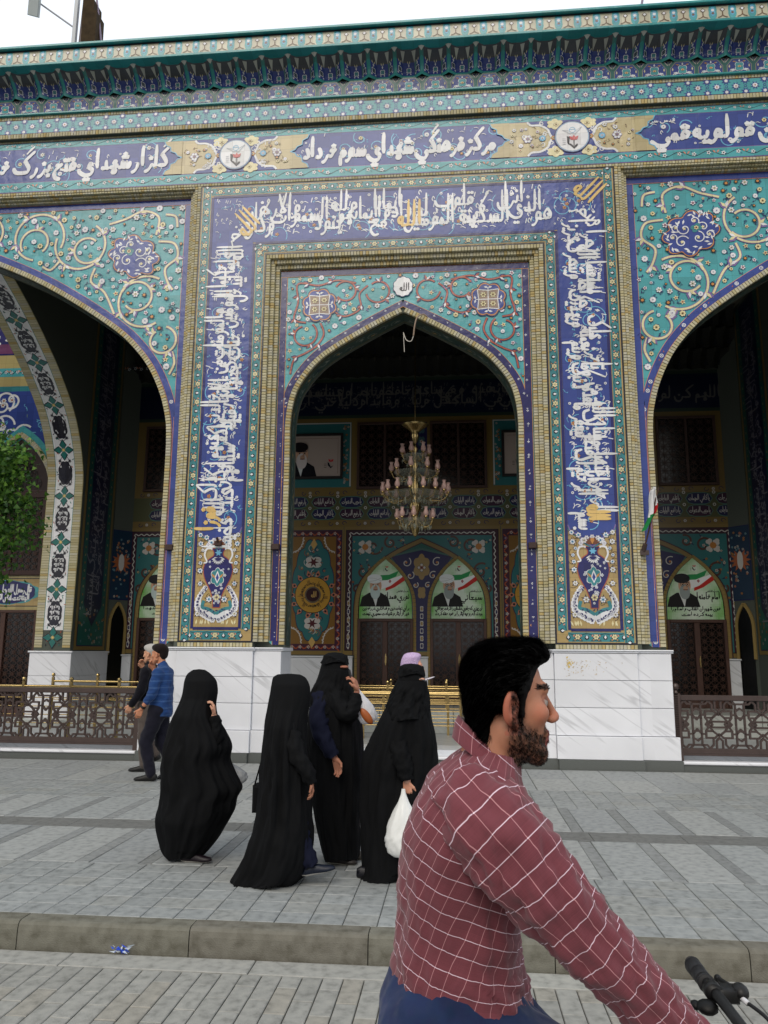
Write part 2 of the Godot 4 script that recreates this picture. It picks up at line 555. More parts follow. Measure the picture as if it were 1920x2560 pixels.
# ------------------------------------------------------------------ Arabic and Persian lettering, drawn with a broad pen
# each shape: width ; strokes (x leftwards from the right edge, y up from the line) ; strokes parted by /
const GL := {
	"a.i": "0.42;0.2 1.85,0.24 0.9,0.2 0", "a.f": "0.36;0 0,0.14 0.02,0.2 0.3,0.2 1.85",
	"l.i": "1.0;0.14 1.85,0.2 0.4,0.28 -0.4,0.6 -0.62,0.92 -0.35,0.98 0.05", "l.f": "1.0;0 0,0.18 0/0.16 1.85,0.2 0.4,0.28 -0.4,0.6 -0.62,0.92 -0.35,0.98 0.05",
	"l.n": "0.46;0.14 1.85,0.17 0.4,0.24 0.03,0.46 0", "l.m": "0.46;0 0,0.2 0/0.18 1.85,0.2 0.3,0.26 0.03,0.46 0",
	"b.i": "1.6;0.06 0.5,0.08 0.15,0.4 -0.08,0.85 -0.1,1.3 -0.02,1.55 0.45", "b.f": "1.5;0 0,0.5 -0.07,0.95 -0.08,1.3 0,1.45 0.42", "b.n": "0.44;0.1 0.62,0.16 0.12,0.28 0,0.44 0", "b.m": "0.44;0 0,0.17 0.03,0.21 0.55,0.25 0.05,0.44 0",
	"n.i": "1.1;0.08 0.38,0.12 -0.2,0.45 -0.58,0.82 -0.45,1.02 0.2", "n.f": "1.1;0 0,0.14 0,0.2 -0.3,0.5 -0.6,0.88 -0.45,1.04 0.2",
	"y.i": "1.45;0.1 0.3,0.4 0.5,0.45 0.15,0.14 -0.12,0.26 -0.5,0.8 -0.6,1.3 -0.3,1.42 0.05", "y.f": "1.4;0 0,0.2 -0.02,0.12 -0.32,0.4 -0.62,0.95 -0.55,1.35 -0.1",
	"h.i": "1.05;0.8 0.52,0.45 0.46,0.12 0.6/0.14 0.58,0.62 0.2,0.88 -0.25,0.7 -0.72,0.25 -0.85", "h.f": "1.05;0 0,0.35 0.1/0.8 0.52,0.45 0.46,0.12 0.6/0.14 0.58,0.62 0.2,0.88 -0.25,0.7 -0.72,0.25 -0.85",
	"h.n": "0.95;0.85 0.6,0.5 0.52,0.12 0.68/0.15 0.66,0.45 0.35,0.66 0.05,0.95 0", "h.m": "0.95;0 0,0.62 0.02,0.95 0/0.85 0.6,0.5 0.52,0.2 0.66/0.22 0.64,0.5 0.35,0.66 0.03",
	"d.i": "0.72;0.32 0.85,0.14 0.4,0.14 0.08,0.34 -0.03,0.68 0.04", "d.f": "0.8;0 0,0.24 0.05,0.28 0.75/0.27 0.3,0.36 0,0.76 0.02",
	"r.i": "0.6;0.1 0.38,0.2 -0.1,0.42 -0.42,0.72 -0.58", "r.f": "0.65;0 0,0.14 0.03,0.24 -0.15,0.46 -0.42,0.78 -0.58",
	"w.i": "0.8;0.46 0.08,0.16 0.1,0.14 0.46,0.4 0.55,0.5 0.25,0.48 -0.15,0.7 -0.45,1.0 -0.55", "w.f": "0.85;0 0,0.2 0.02,0.5 0.06/0.5 0.08,0.2 0.1,0.18 0.46,0.44 0.55,0.54 0.25,0.52 -0.15,0.74 -0.45,1.04 -0.55",
	"s.n": "1.15;0.06 0.55,0.1 0.06,0.3 0.03,0.4 0.48,0.46 0.05,0.66 0.03,0.76 0.55,0.84 0.03,1.15 0", "s.m": "1.15;0 0,0.1 0.04,0.14 0.5,0.2 0.05,0.38 0.03,0.46 0.48,0.52 0.05,0.7 0.03,0.78 0.55,0.86 0.03,1.15 0",
	"s.i": "1.9;0.06 0.55,0.1 0.06,0.3 0.03,0.4 0.48,0.46 0.05,0.66 0.03,0.76 0.5,0.82 0.0,0.9 -0.35,1.25 -0.58,1.65 -0.4,1.82 0.2", "s.f": "1.9;0 0,0.1 0.04,0.14 0.5,0.2 0.05,0.38 0.03,0.46 0.48,0.52 0.05,0.7 0.03,0.8 0.45,0.86 -0.1,1.25 -0.58,1.65 -0.4,1.82 0.2",
	"c.n": "1.4;0.08 0.0,0.5 0.0,1.0 0.08,1.06 0.36,0.76 0.55,0.4 0.3,0.14 0.02/1.0 0.1,1.1 0.42,1.16 0.04,1.4 0", "c.m": "1.4;0 0,0.5 0.0,1.0 0.08,1.06 0.36,0.76 0.55,0.4 0.3,0.14 0.02/1.0 0.1,1.1 0.42,1.16 0.04,1.4 0",
	"c.i": "2.1;0.08 0.0,0.5 0.0,1.0 0.08,1.06 0.36,0.76 0.55,0.4 0.3,0.14 0.02/1.0 0.1,1.08 0.0,1.15 -0.35,1.5 -0.58,1.85 -0.4,2.02 0.2", "c.f": "2.1;0 0,0.5 0.0,1.0 0.08,1.06 0.36,0.76 0.55,0.4 0.3,0.14 0.02/1.0 0.1,1.08 0.0,1.15 -0.35,1.5 -0.58,1.85 -0.4,2.02 0.2",
	"t.n": "1.15;0 0,0.5 0.0,0.95 0.08,1.0 0.36,0.7 0.52,0.36 0.28,0.12 0.02/0.22 1.75,0.26 0.05/0.9 0.05,1.15 0",
	"e.n": "0.95;0.12 0.66,0.4 0.82,0.62 0.62,0.4 0.34,0.15 0.04,0.5 -0.02,0.95 0", "e.m": "0.85;0 0,0.28 0.05,0.66 0.5,0.18 0.5,0.5 0.05,0.85 0",
	"e.i": "1.05;0.15 0.62,0.42 0.76,0.64 0.54,0.36 0.26,0.74 0.0,0.88 -0.42,0.55 -0.8,0.12 -0.7", "e.f": "1.05;0 0,0.3 0.06,0.66 0.48,0.2 0.5,0.5 0.15,0.84 -0.1,0.88 -0.45,0.55 -0.8,0.12 -0.7",
	"f.n": "0.75;0.52 0.12,0.22 0.12,0.16 0.45,0.4 0.58,0.55 0.35,0.48 0.04,0.75 0", "f.m": "0.75;0 0,0.34 0.03,0.18 0.4,0.38 0.6,0.58 0.4,0.44 0.03,0.75 0",
	"f.i": "1.8;0.52 0.12,0.22 0.12,0.16 0.45,0.4 0.58,0.55 0.35,0.56 0.0,1.0 -0.1,1.5 -0.04,1.74 0.42", "q.i": "1.35;0.5 0.12,0.2 0.12,0.14 0.45,0.38 0.58,0.53 0.35,0.5 -0.1,0.6 -0.42,0.9 -0.58,1.2 -0.35,1.3 0.2",
	"k.n": "0.95;-0.3 1.85,0.1 1.5,0.58 1.05,0.52 0.92,0.22 0.4,0.28 0.03,0.95 0", "k.m": "0.95;0 0,0.35 0/-0.25 1.85,0.12 1.5,0.6 1.05,0.54 0.92,0.26 0.4,0.32 0.03,0.95 0",
	"k.i": "1.75;-0.3 1.85,0.1 1.5,0.58 1.05,0.52 0.92,0.2 0.4,0.3 0.02,0.8 -0.08,1.4 0,1.65 0.45",
	"m.n": "0.66;0.5 0.05,0.46 0.3,0.22 0.32,0.1 0.1,0.28 -0.06,0.66 0", "m.m": "0.66;0 0,0.18 0.02,0.28 0.32,0.48 0.24,0.4 0.0,0.2 -0.02/0.3 0,0.66 0",
	"m.i": "0.7;0.5 0.1,0.44 0.36,0.2 0.36,0.1 0.1,0.3 -0.04,0.52 0.02,0.6 -0.3,0.58 -0.95", "m.f": "0.7;0 0,0.18 0.02,0.28 0.34,0.5 0.26,0.44 0.0,0.2 -0.02/0.46 0.1,0.56 -0.3,0.54 -0.95",
	"o.i": "0.68;0.32 0.7,0.1 0.32,0.28 0.0,0.56 0.2,0.48 0.5,0.3 0.62", "o.f": "0.65;0 0,0.26 0.02,0.24 0.62,0.56 0.55,0.52 0.22,0.26 0.14",
	"o.n": "0.95;0.16 0.02,0.12 0.45,0.42 0.78,0.74 0.4,0.56 0.02,0.3 0.26,0.44 0.48/0.2 0.02,0.95 0", "o.m": "0.85;0 0,0.42 0.5,0.22 0.56,0.36 0.05,0.22 -0.42,0.5 -0.42,0.42 0.02,0.85 0",
	"A.i": "0.95;0.12 1.85,0.4 0.7,0.66 0.08,0.42 -0.02/0.86 1.75,0.56 0.6,0.16 0.1,0.5 0.0", "A.f": "0.95;0 0,0.3 0.02/0.14 1.85,0.4 0.7,0.66 0.08,0.3 0/0.86 1.75,0.56 0.6,0.3 0.04",
	"x.i": "0.4;0.1 0.35,0.3 0.5,0.15 0.2,0.35 0.15/0.1 0.02,0.4 0.12",
}
# letter -> shape, dots above, dots below, joins onwards
const LT := {
	"ا": "a0", "آ": "a0", "أ": "a0", "إ": "a0", "ب": "b1-1", "پ": "b1-3", "ت": "b12", "ث": "b13", "ج": "h1-1", "چ": "h1-3", "ح": "h1", "خ": "h11", "د": "d0", "ذ": "d01", "ر": "r0", "ز": "r01", "ژ": "r03",
	"س": "s1", "ش": "s13", "ص": "c1", "ض": "c11", "ط": "t1", "ظ": "t11", "ع": "e1", "غ": "e11", "ف": "f11", "ق": "q12", "ک": "k1", "گ": "k1", "ل": "l1", "م": "m1", "ن": "n11", "و": "w0", "ؤ": "w0", "ه": "o1", "ة": "o02", "ی": "y1-2", "ئ": "y1", "ء": "x0", "لا": "A0",
}
var glyphs := {}

func glyph(key: String) -> Array:
	if not glyphs.has(key):
		var p := (GL[key] as String).split(";")
		var st := []
		for s in p[1].split("/"):
			var a := PackedVector2Array()
			for q in s.split(","):
				var xy := q.strip_edges().split(" ")
				a.append(Vector2(-float(xy[0]), float(xy[1])))
			st.append(curve(a, 5) if a.size() > 2 else a)
		glyphs[key] = [float(p[0]), st]
	return glyphs[key]

# one word -> [width, strokes, dots]; x runs from 0 to -width
func word(w: String) -> Array:
	var us := []
	var i := 0
	while i < w.length():
		if w[i] == "ل" and i + 1 < w.length() and w[i + 1] in ["ا", "أ", "إ"]:
			us.append("لا")
			i += 2
		else:
			if LT.has(w[i]):
				us.append(w[i])
			i += 1
	var x := 0.0
	var strokes := []
	var dots := PackedVector2Array()
	var joined := false
	for k in us.size():
		var d: String = LT[us[k]]
		var on: bool = d[1] == "1" and k + 1 < us.size() and us[k + 1] != "ء"
		var sh := d[0]
		var form := ("m" if joined else "n") if on else ("f" if joined else "i")
		if on and sh in ["n", "y"]:
			sh = "b"
		if on and sh == "q":
			sh = "f"
		var key := sh + "." + form
		if not GL.has(key):
			key = sh + "." + ({"m": "n", "f": "i"}.get(form, "n") as String)
			if not GL.has(key):
				key = sh + ".n" if GL.has(sh + ".n") else sh + ".i"
		var g := glyph(key)
		if not joined and k > 0:
			x -= 0.1
		for s in g[1]:
			var q := PackedVector2Array()
			for pt in s:
				q.append(pt + Vector2(x, 0))
			strokes.append(q)
		if us[k] == "گ":
			strokes.append(PackedVector2Array([Vector2(x + 0.2, 2.25), Vector2(x - 0.1, 2.0), Vector2(x - 0.5, 1.6)]))
		if us[k] == "آ":
			strokes.append(PackedVector2Array([Vector2(x + 0.15, 2.1), Vector2(x - 0.1, 2.3), Vector2(x - 0.35, 2.1), Vector2(x - 0.6, 2.25)]))
		if us[k] in ["أ", "ئ", "ؤ"]:
			var hy := 2.2 if us[k] == "أ" else 0.95
			strokes.append(PackedVector2Array([Vector2(x - 0.05, hy), Vector2(x - 0.25, hy + 0.15), Vector2(x - 0.15, hy - 0.1), Vector2(x - 0.35, hy - 0.12)]))
		var nd := int(d.substr(2)) if d.length() > 2 else 0
		if nd != 0:
			var cx: float = x - float(g[0]) * 0.45
			var yy := 0.95
			if sh == "f" or sh == "q" or sh == "s" or sh == "t":
				yy = 0.98
			if sh == "n" :
				yy = 0.35
				cx = x - 0.5
			if sh == "b" and form in ["i", "f"]:
				yy = 0.5
			if sh == "r":
				yy = 0.72
				cx = x - 0.2
			if sh == "d":
				yy = 1.15
			if nd < 0:
				yy = -0.42
				if sh == "y":
					yy = -1.0
				if sh == "h" and form in ["i", "f"]:
					yy = -0.3
					cx = x - 0.45
			var m := absi(nd)
			if m == 1:
				dots.append(Vector2(cx, yy))
			elif m == 2:
				dots.append(Vector2(cx - 0.15, yy))
				dots.append(Vector2(cx + 0.15, yy))
			else:
				dots.append(Vector2(cx - 0.15, yy))
				dots.append(Vector2(cx + 0.15, yy))
				dots.append(Vector2(cx, yy + (0.26 if nd > 0 else -0.26)))
		x -= float(g[0])
		joined = on
	return [-x, strokes, dots]

func ink(mo: Mos, wd: Array, at: Vector2, sx: float, sy: float, pw: float, col: Color, l: float, stretch := 1.0, slant := 0.0) -> void:
	for s in wd[1]:
		var q := PackedVector2Array()
		for p in s:
			var yy: float = p.y if p.y < 0.7 else 0.7 + (p.y - 0.7) * stretch
			q.append(at + Vector2(p.x * sx + yy * sy * slant, yy * sy))
		mo.pen(q, pw, 1.05, col, l)
	for p in wd[2]:
		mo.disc(at + Vector2(p.x * sx, p.y * sy), pw * 0.62, col, l, 5, 0.4)

# one line of text fitted into a width, right-aligned at 'at' (its right end, on the line)
func line(mo: Mos, text: String, at: Vector2, width: float, size: float, pw: float, col: Color, l: float, gap := 0.32, stretch := 1.0, slant := 0.0) -> void:
	var ws := []
	var tot := 0.0
	for t in text.split(" ", false):
		var w := word(t)
		ws.append(w)
		tot += w[0] + gap
	tot -= gap
	var sx := width / tot
	var x := at.x
	for w in ws:
		ink(mo, w, Vector2(x, at.y), sx, size, pw, col, l, stretch, slant)
		x -= (w[0] + gap) * sx

func marks(mo: Mos, x0: float, y0: float, x1: float, y1: float, n: int, s: float, col: Color, l: float) -> void:
	for i in n:
		var o := Vector2(R(x0, x1), R(y0, y1))
		match rng.randi() % 4:
			0:
				mo.pen(PackedVector2Array([o, o + Vector2(-s * 0.5, s * 0.3), o + Vector2(-s, s * 0.2)]), s * 0.22, 1.0, col, l)
			1:
				mo.pen(curve(PackedVector2Array([o, o + Vector2(-s * 0.3, s * 0.5), o + Vector2(-s * 0.5, 0), o + Vector2(-s * 0.3, -s * 0.4)]), 3), s * 0.2, 1.0, col, l)
			2:
				mo.ring(o, s * 0.12, s * 0.28, col, l, 6)
			_:
				mo.rib(PackedVector2Array([o, o + Vector2(s * 0.2, s * 0.9)]), s * 0.16, col, l)

# interlaced, stacked lettering that fills a panel (w long, h high, origin at its right end on the lower edge)
func stacked(mo: Mos, text: String, w: float, h: float, pw: float, rows: int, col: Color, l: float, gold: Array = [], size := 0.0) -> void:
	var ws := []
	for t in text.split(" ", false):
		ws.append(word(t))
	var u := h * 0.275 if size == 0.0 else size
	var adv := 0.0
	for i in ws.size():
		adv += ws[i][0] * 0.5 + 0.06
	var sx := w / adv
	var x := 0.0
	for i in ws.size():
		var row := i % rows
		var y := h * (0.22 + 0.40 * row / maxf(rows - 1, 1)) if rows > 1 else h * 0.3
		var st := maxf(1.0, (h * 0.93 - y - 0.7 * u) / (1.15 * u)) * R(0.86, 1.0)
		var g := gold.has(i)
		ink(mo, ws[i], Vector2(x - R(0.0, 0.06) * sx, y), minf(sx * R(0.95, 1.1), u * 1.9), u, pw * (1.35 if g else 1.0), GOL if g else col, l + (1 if g else 0), st)
		x -= (ws[i][0] * 0.5 + 0.06) * sx
	marks(mo, -w * 0.98, h * 0.08, -w * 0.02, h * 0.94, int(w / u * 9.0), u * 0.46, col, l - 1)

# ------------------------------------------------------------------ ornament
func along(mo: Mos, p: PackedVector2Array, pitch: float, f: Callable) -> void:
	var tot := 0.0
	for i in p.size() - 1:
		tot += p[i].distance_to(p[i + 1])
	var n := maxi(1, roundi(tot / pitch))
	var st := tot / n
	var q := even(p, st * 0.5 - 0.00001)
	var keep := mo.tf
	for i in n:
		var k := mini(i * 2 + 1, q.size() - 1)
		var d := (q[mini(k + 1, q.size() - 1)] - q[k - 1]).normalized()
		mo.tf = keep * Transform2D(d, d.orthogonal() * -1.0, q[k])
		f.call(mo, i, st)
	mo.tf = keep

func sinus(x0: float, x1: float, amp: float, ph: float, n := 10) -> PackedVector2Array:
	var o := PackedVector2Array()
	for i in n + 1:
		var t := float(i) / n
		o.append(Vector2(lerpf(x0, x1, t), amp * sin(TAU * t + ph)))
	return o

func m_rosette(mo: Mos, _i: int, p: float, w: float) -> void:   # teal border: bright pod with a white drop, then a cream rosette
	var h := w * 0.5
	var pod := PackedVector2Array([Vector2(-p * 0.5, -h * 0.92), Vector2(-p * 0.28, -h * 0.8), Vector2(-p * 0.16, -h * 0.2), Vector2(-p * 0.22, h * 0.3), Vector2(-p * 0.5, h * 0.9)])
	for s in [1.0, -1.0]:
		var k := mo.tf
		mo.tf = k * Transform2D(Vector2(s, 0), Vector2(0, 1), Vector2())
		mo.fan(pod, TURQ, 1)
		mo.rib(curve(PackedVector2Array([Vector2(-p * 0.5, h * 0.8), Vector2(-p * 0.2, h * 0.4), Vector2(-p * 0.15, -h * 0.3), Vector2(-p * 0.27, -h * 0.86), Vector2(-p * 0.05, -h * 0.72), Vector2(0, -h * 0.5)]), 3), w * 0.05, DRK, 3)
		mo.leaf(Vector2(-p * 0.24, h * 0.05), 1.0, w * 0.34, w * 0.17, PNK, 4)
		mo.leaf(Vector2(-p * 0.1, -h * 0.75), 2.4, w * 0.26, w * 0.12, ORA, 4)
		mo.disc(Vector2(-p * 0.5, -h * 0.12), w * 0.24, DRK, 4, 8)
		mo.leaf(Vector2(-p * 0.5, -h * 0.42), PI * 0.5, w * 0.42, w * 0.28, WHI, 5)
		mo.tf = k
	mo.flower(Vector2(0, h * 0.05), w * 0.34, 6, CRM, CRM, DRK, 4)

func m_vine(mo: Mos, i: int, p: float, w: float) -> void:
	mo.rib(sinus(-p * 0.5, p * 0.5, w * 0.26, 0.0), w * 0.05, DRK, 2)
	for s in [-1.0, 1.0]:
		var o := Vector2(p * 0.25 * s, -w * 0.04 * s)
		mo.star(o, w * 0.13, w * 0.25, 5, WHI, 3)
		mo.disc(o, w * 0.08, DRK, 4, 5)
		mo.leaf(Vector2(p * 0.02 * s, 0), 0.9 * s + (0.0 if s > 0 else PI), w * 0.42, w * 0.17, PNK, 3)
		mo.leaf(Vector2(p * 0.36 * s, w * 0.2 * -s), 2.6 * s, w * 0.22, w * 0.07, NAVY, 3)
		mo.leaf(Vector2(p * 0.14 * s, w * 0.24 * s), 0.6 - s, w * 0.2, w * 0.07, NAVY, 3)

func m_boxes(mo: Mos, _i: int, p: float, w: float) -> void:   # blue band: white four-petal knots and small red leaves
	mo.rib(sinus(-p * 0.5, p * 0.5, w * 0.2, 0.5), w * 0.07, SKYB, 2)
	mo.disc(Vector2(), w * 0.33, WHI, 3, 8)
	for k in 4:
		mo.disc(Vector2.from_angle(k * PI / 2 + 0.3) * w * 0.15, w * 0.085, COB, 4, 5)
	mo.leaf(Vector2(p * 0.38, -w * 0.1), 0.6, w * 0.4, w * 0.2, RED, 3)

func m_white_vine(mo: Mos, i: int, p: float, w: float) -> void:
	mo.rib(sinus(-p * 0.5, p * 0.5, w * 0.26, 0.0, 12), w * 0.13, WHI, 2)
	mo.flower(Vector2(p * 0.25, -w * 0.18), w * 0.22, 4, WHI, WHI, NAVY, 3)
	mo.leaf(Vector2(-p * 0.33, w * 0.16), 0.1, w * 0.42, w * 0.26, ORA, 3)
	mo.leaf(Vector2(-p * 0.06, 0), 0.9, w * 0.5, w * 0.2, WHI, 3)
	mo.leaf(Vector2(p * 0.45, w * 0.2), 2.5, w * 0.3, w * 0.1, SKYB, 2)

func m_cable(mo: Mos, _i: int, p: float, w: float) -> void:
	mo.t3(Vector2(-p * 0.42, -w * 0.4), Vector2(p * 0.05, -w * 0.4), Vector2(p * 0.42, w * 0.4), WHI, 2)
	mo.t3(Vector2(-p * 0.42, -w * 0.4), Vector2(p * 0.42, w * 0.4), Vector2(-p * 0.05, w * 0.4), WHI, 2)

func band(mo: Mos, p: PackedVector2Array, w: float, base: Color, edge: Color, pitch: float, f: Callable, lay := 0.0) -> void:
	mo.rib(p, w, edge, lay)
	mo.rib(p, w * 0.86, base, lay + 1)
	along(mo, p, pitch, func(m, i, st): f.call(m, i, st, w * 0.86))

func twigs(mo: Mos, o: Vector2, s: float, col: Color, l: float) -> void:
	var a := R(0, TAU)
	var p := spiral(o, s * R(0.8, 1.4), s * 0.5, a, R(0.7, 1.6) * (1 if rng.randf() < 0.5 else -1), 6)
	mo.rib(p, s * 0.09, col, l)
	for k in 3:
		mo.leaf(p[k * 2], R(0, TAU), s * 0.55, s * 0.2, col, l)

func any_flower(mo: Mos, o: Vector2, r: float, l: float) -> void:
	var a := R(0, TAU)
	match rng.randi() % 6:
		0:
			mo.flower(o, r, 6, WHI, CRM, NAVY, l, a)
		1:
			mo.flower(o, r, 8, WHI, WHI, LIL, l, a)
		2:
			mo.flower(o, r * 0.9, 7, CRM, OCH, DRK, l, a)
		3:
			mo.star(o, r * 0.5, r, 7, DRK, l, a)
			mo.disc(o, r * 0.42, ORA, l + 1, 7)
		4:
			mo.flower(o, r * 0.8, 5, WHI, RED, LIL, l, a)
		_:
			mo.star(o, r * 0.4, r * 0.9, 5, CRM, l, a)
			mo.disc(o, r * 0.3, RED, l + 1, 6)

# flowers and twigs strewn through a polygon, clear of the points in 'keep'
func strew(mo: Mos, inside: PackedVector2Array, n: int, r0: float, r1: float, keep: PackedVector2Array, gap: float, l: float, twig: Color) -> void:
	var lo := inside[0]
	var hi := inside[0]
	for p in inside:
		lo = lo.min(p)
		hi = hi.max(p)
	var put_ := PackedVector2Array()
	var tries := 0
	while put_.size() < n and tries < n * 25:
		tries += 1
		var o := Vector2(R(lo.x, hi.x), R(lo.y, hi.y))
		if not Geometry2D.is_point_in_polygon(o, inside):
			continue
		var ok := true
		for q in put_:
			if q.distance_squared_to(o) < gap * gap:
				ok = false
				break
		if ok:
			for q in keep:
				if q.distance_squared_to(o) < gap * gap * 0.30:
					ok = false
					break
		if not ok:
			continue
		put_.append(o)
		twigs(mo, o, R(r0, r1) * 1.5, twig, l)
		any_flower(mo, o, R(r0, r1), l + 1)

func scroll(mo: Mos, p: PackedVector2Array, w: float, fill: Color, edge: Color, l: float, tips: Color) -> void:   # outlined stem with split leaves along it
	mo.rib(p, w * 1.7, edge, l)
	mo.rib(p, w, fill, l + 2)
	var q := even(p, w * 17.0)
	for i in range(1, q.size()):
		var d := (q[i] - q[i - 1]).angle()
		for s in [-1.0, 1.0]:
			mo.leaf(q[i] - Vector2.from_angle(d) * w, d + s * 0.55, w * 5.2, w * 2.2, edge, l + 2)
			mo.leaf(q[i], d + s * 0.5, w * 3.6, w * 1.5, fill if s > 0 else tips, l + 3)

func lobes(o: Vector2, rx: float, ry: float, k: int, dep: float, n := 64, ph := 0.0) -> PackedVector2Array:
	var p := PackedVector2Array()
	for i in n:
		var a := TAU * i / n
		var r := 1.0 - dep + dep * absf(sin(a * k * 0.5 + ph))
		p.append(o + Vector2(cos(a) * rx, sin(a) * ry) * r)
	return p

func closed(p: PackedVector2Array) -> PackedVector2Array:
	var q := p.duplicate()
	q.append(p[0])
	return q

# ------------------------------------------------------------------ the shrine front
var AC := PackedVector2Array([Vector2(1.85, 1.7), Vector2(1.85, 3.2), Vector2(1.85, 4.6), Vector2(1.85, 5.25), Vector2(1.78, 5.69), Vector2(1.63, 5.99), Vector2(1.39, 6.28), Vector2(1.1, 6.5), Vector2(0.63, 6.78), Vector2(0.26, 6.98), Vector2(0, 7.11)])
var AS := PackedVector2Array([Vector2(3.83, 1.7), Vector2(3.82, 3.2), Vector2(3.81, 4.5), Vector2(3.815, 5.0), Vector2(3.85, 5.35), Vector2(3.97, 5.78), Vector2(4.2, 6.25), Vector2(4.51, 6.64), Vector2(4.87, 6.96), Vector2(5.56, 7.43), Vector2(6.28, 7.85), Vector2(7.02, 8.19), Vector2(7.8, 8.5), Vector2(8.7, 8.82)])
const MIRR := Transform2D(Vector2(-1, 0), Vector2(0, 1), Vector2())
var bricks := []   # [transform, size, tone]
var shrine: Node3D

func arch(p: PackedVector2Array, d: float, x0: float, k := 5) -> PackedVector2Array:
	var q := offs(curve(p, k), d)
	var inward := p[p.size() - 1].x > p[0].x   # the side arch rises away from the middle
	if inward:
		q = offs(curve(p, k), -d)
	var o := PackedVector2Array()
	for i in q.size():
		if (not inward and q[i].x > x0 + 0.005) or (inward and q[i].x < x0 - 0.005):
			o.append(q[i])
	var a := o[o.size() - 2]
	var b := o[o.size() - 1]
	o.append(Vector2(x0, b.y + (b.y - a.y) * (x0 - b.x) / (b.x - a.x)))
	return o

func tone() -> Color:
	var t := rng.randf()
	var c := lin(194, 187, 156) if t < 0.45 else (lin(184, 175, 136) if t < 0.7 else (lin(190, 186, 166) if t < 0.9 else lin(188, 168, 116)))
	return c * R(0.86, 1.06)

func bk(at: Vector3, size: Vector3, ang := 0.0) -> void:
	var t := Transform3D(Basis(Vector3(0, 0, 1), ang + R(-0.008, 0.008)), at + Vector3(0, 0, R(-0.002, 0.002)))
	bricks.append([t, size, tone()])

func row_h(x0: float, x1: float, y: float, h: float, z: float, pitch := 0.05, dep := 0.07) -> void:   # soldier bricks side by side
	var n := maxi(1, roundi((x1 - x0) / pitch))
	var st := (x1 - x0) / n
	for i in n:
		bk(Vector3(x0 + st * (i + 0.5), y + h * 0.5, z - dep * 0.5), Vector3(st - 0.006, h - 0.004, dep))

func row_v(y0: float, y1: float, x: float, w: float, z: float, pitch := 0.046, dep := 0.07) -> void:
	var n := maxi(1, roundi((y1 - y0) / pitch))
	var st := (y1 - y0) / n
	for i in n:
		bk(Vector3(x + w * 0.5, y0 + st * (i + 0.5), z - dep * 0.5), Vector3(w - 0.004, st - 0.006, dep))

func row_arch(p: PackedVector2Array, w: float, z: float, sx: float, pitch := 0.05, dep := 0.1) -> void:
	var q := even(p, pitch)
	for i in q.size() - 1:
		var d := q[i + 1] - q[i]
		var m := (q[i] + q[i + 1]) * 0.5
		bk(Vector3(m.x * sx, m.y, z - dep * 0.5), Vector3(w, d.length() - 0.006, dep), atan2(d.y, d.x * sx) - PI / 2)

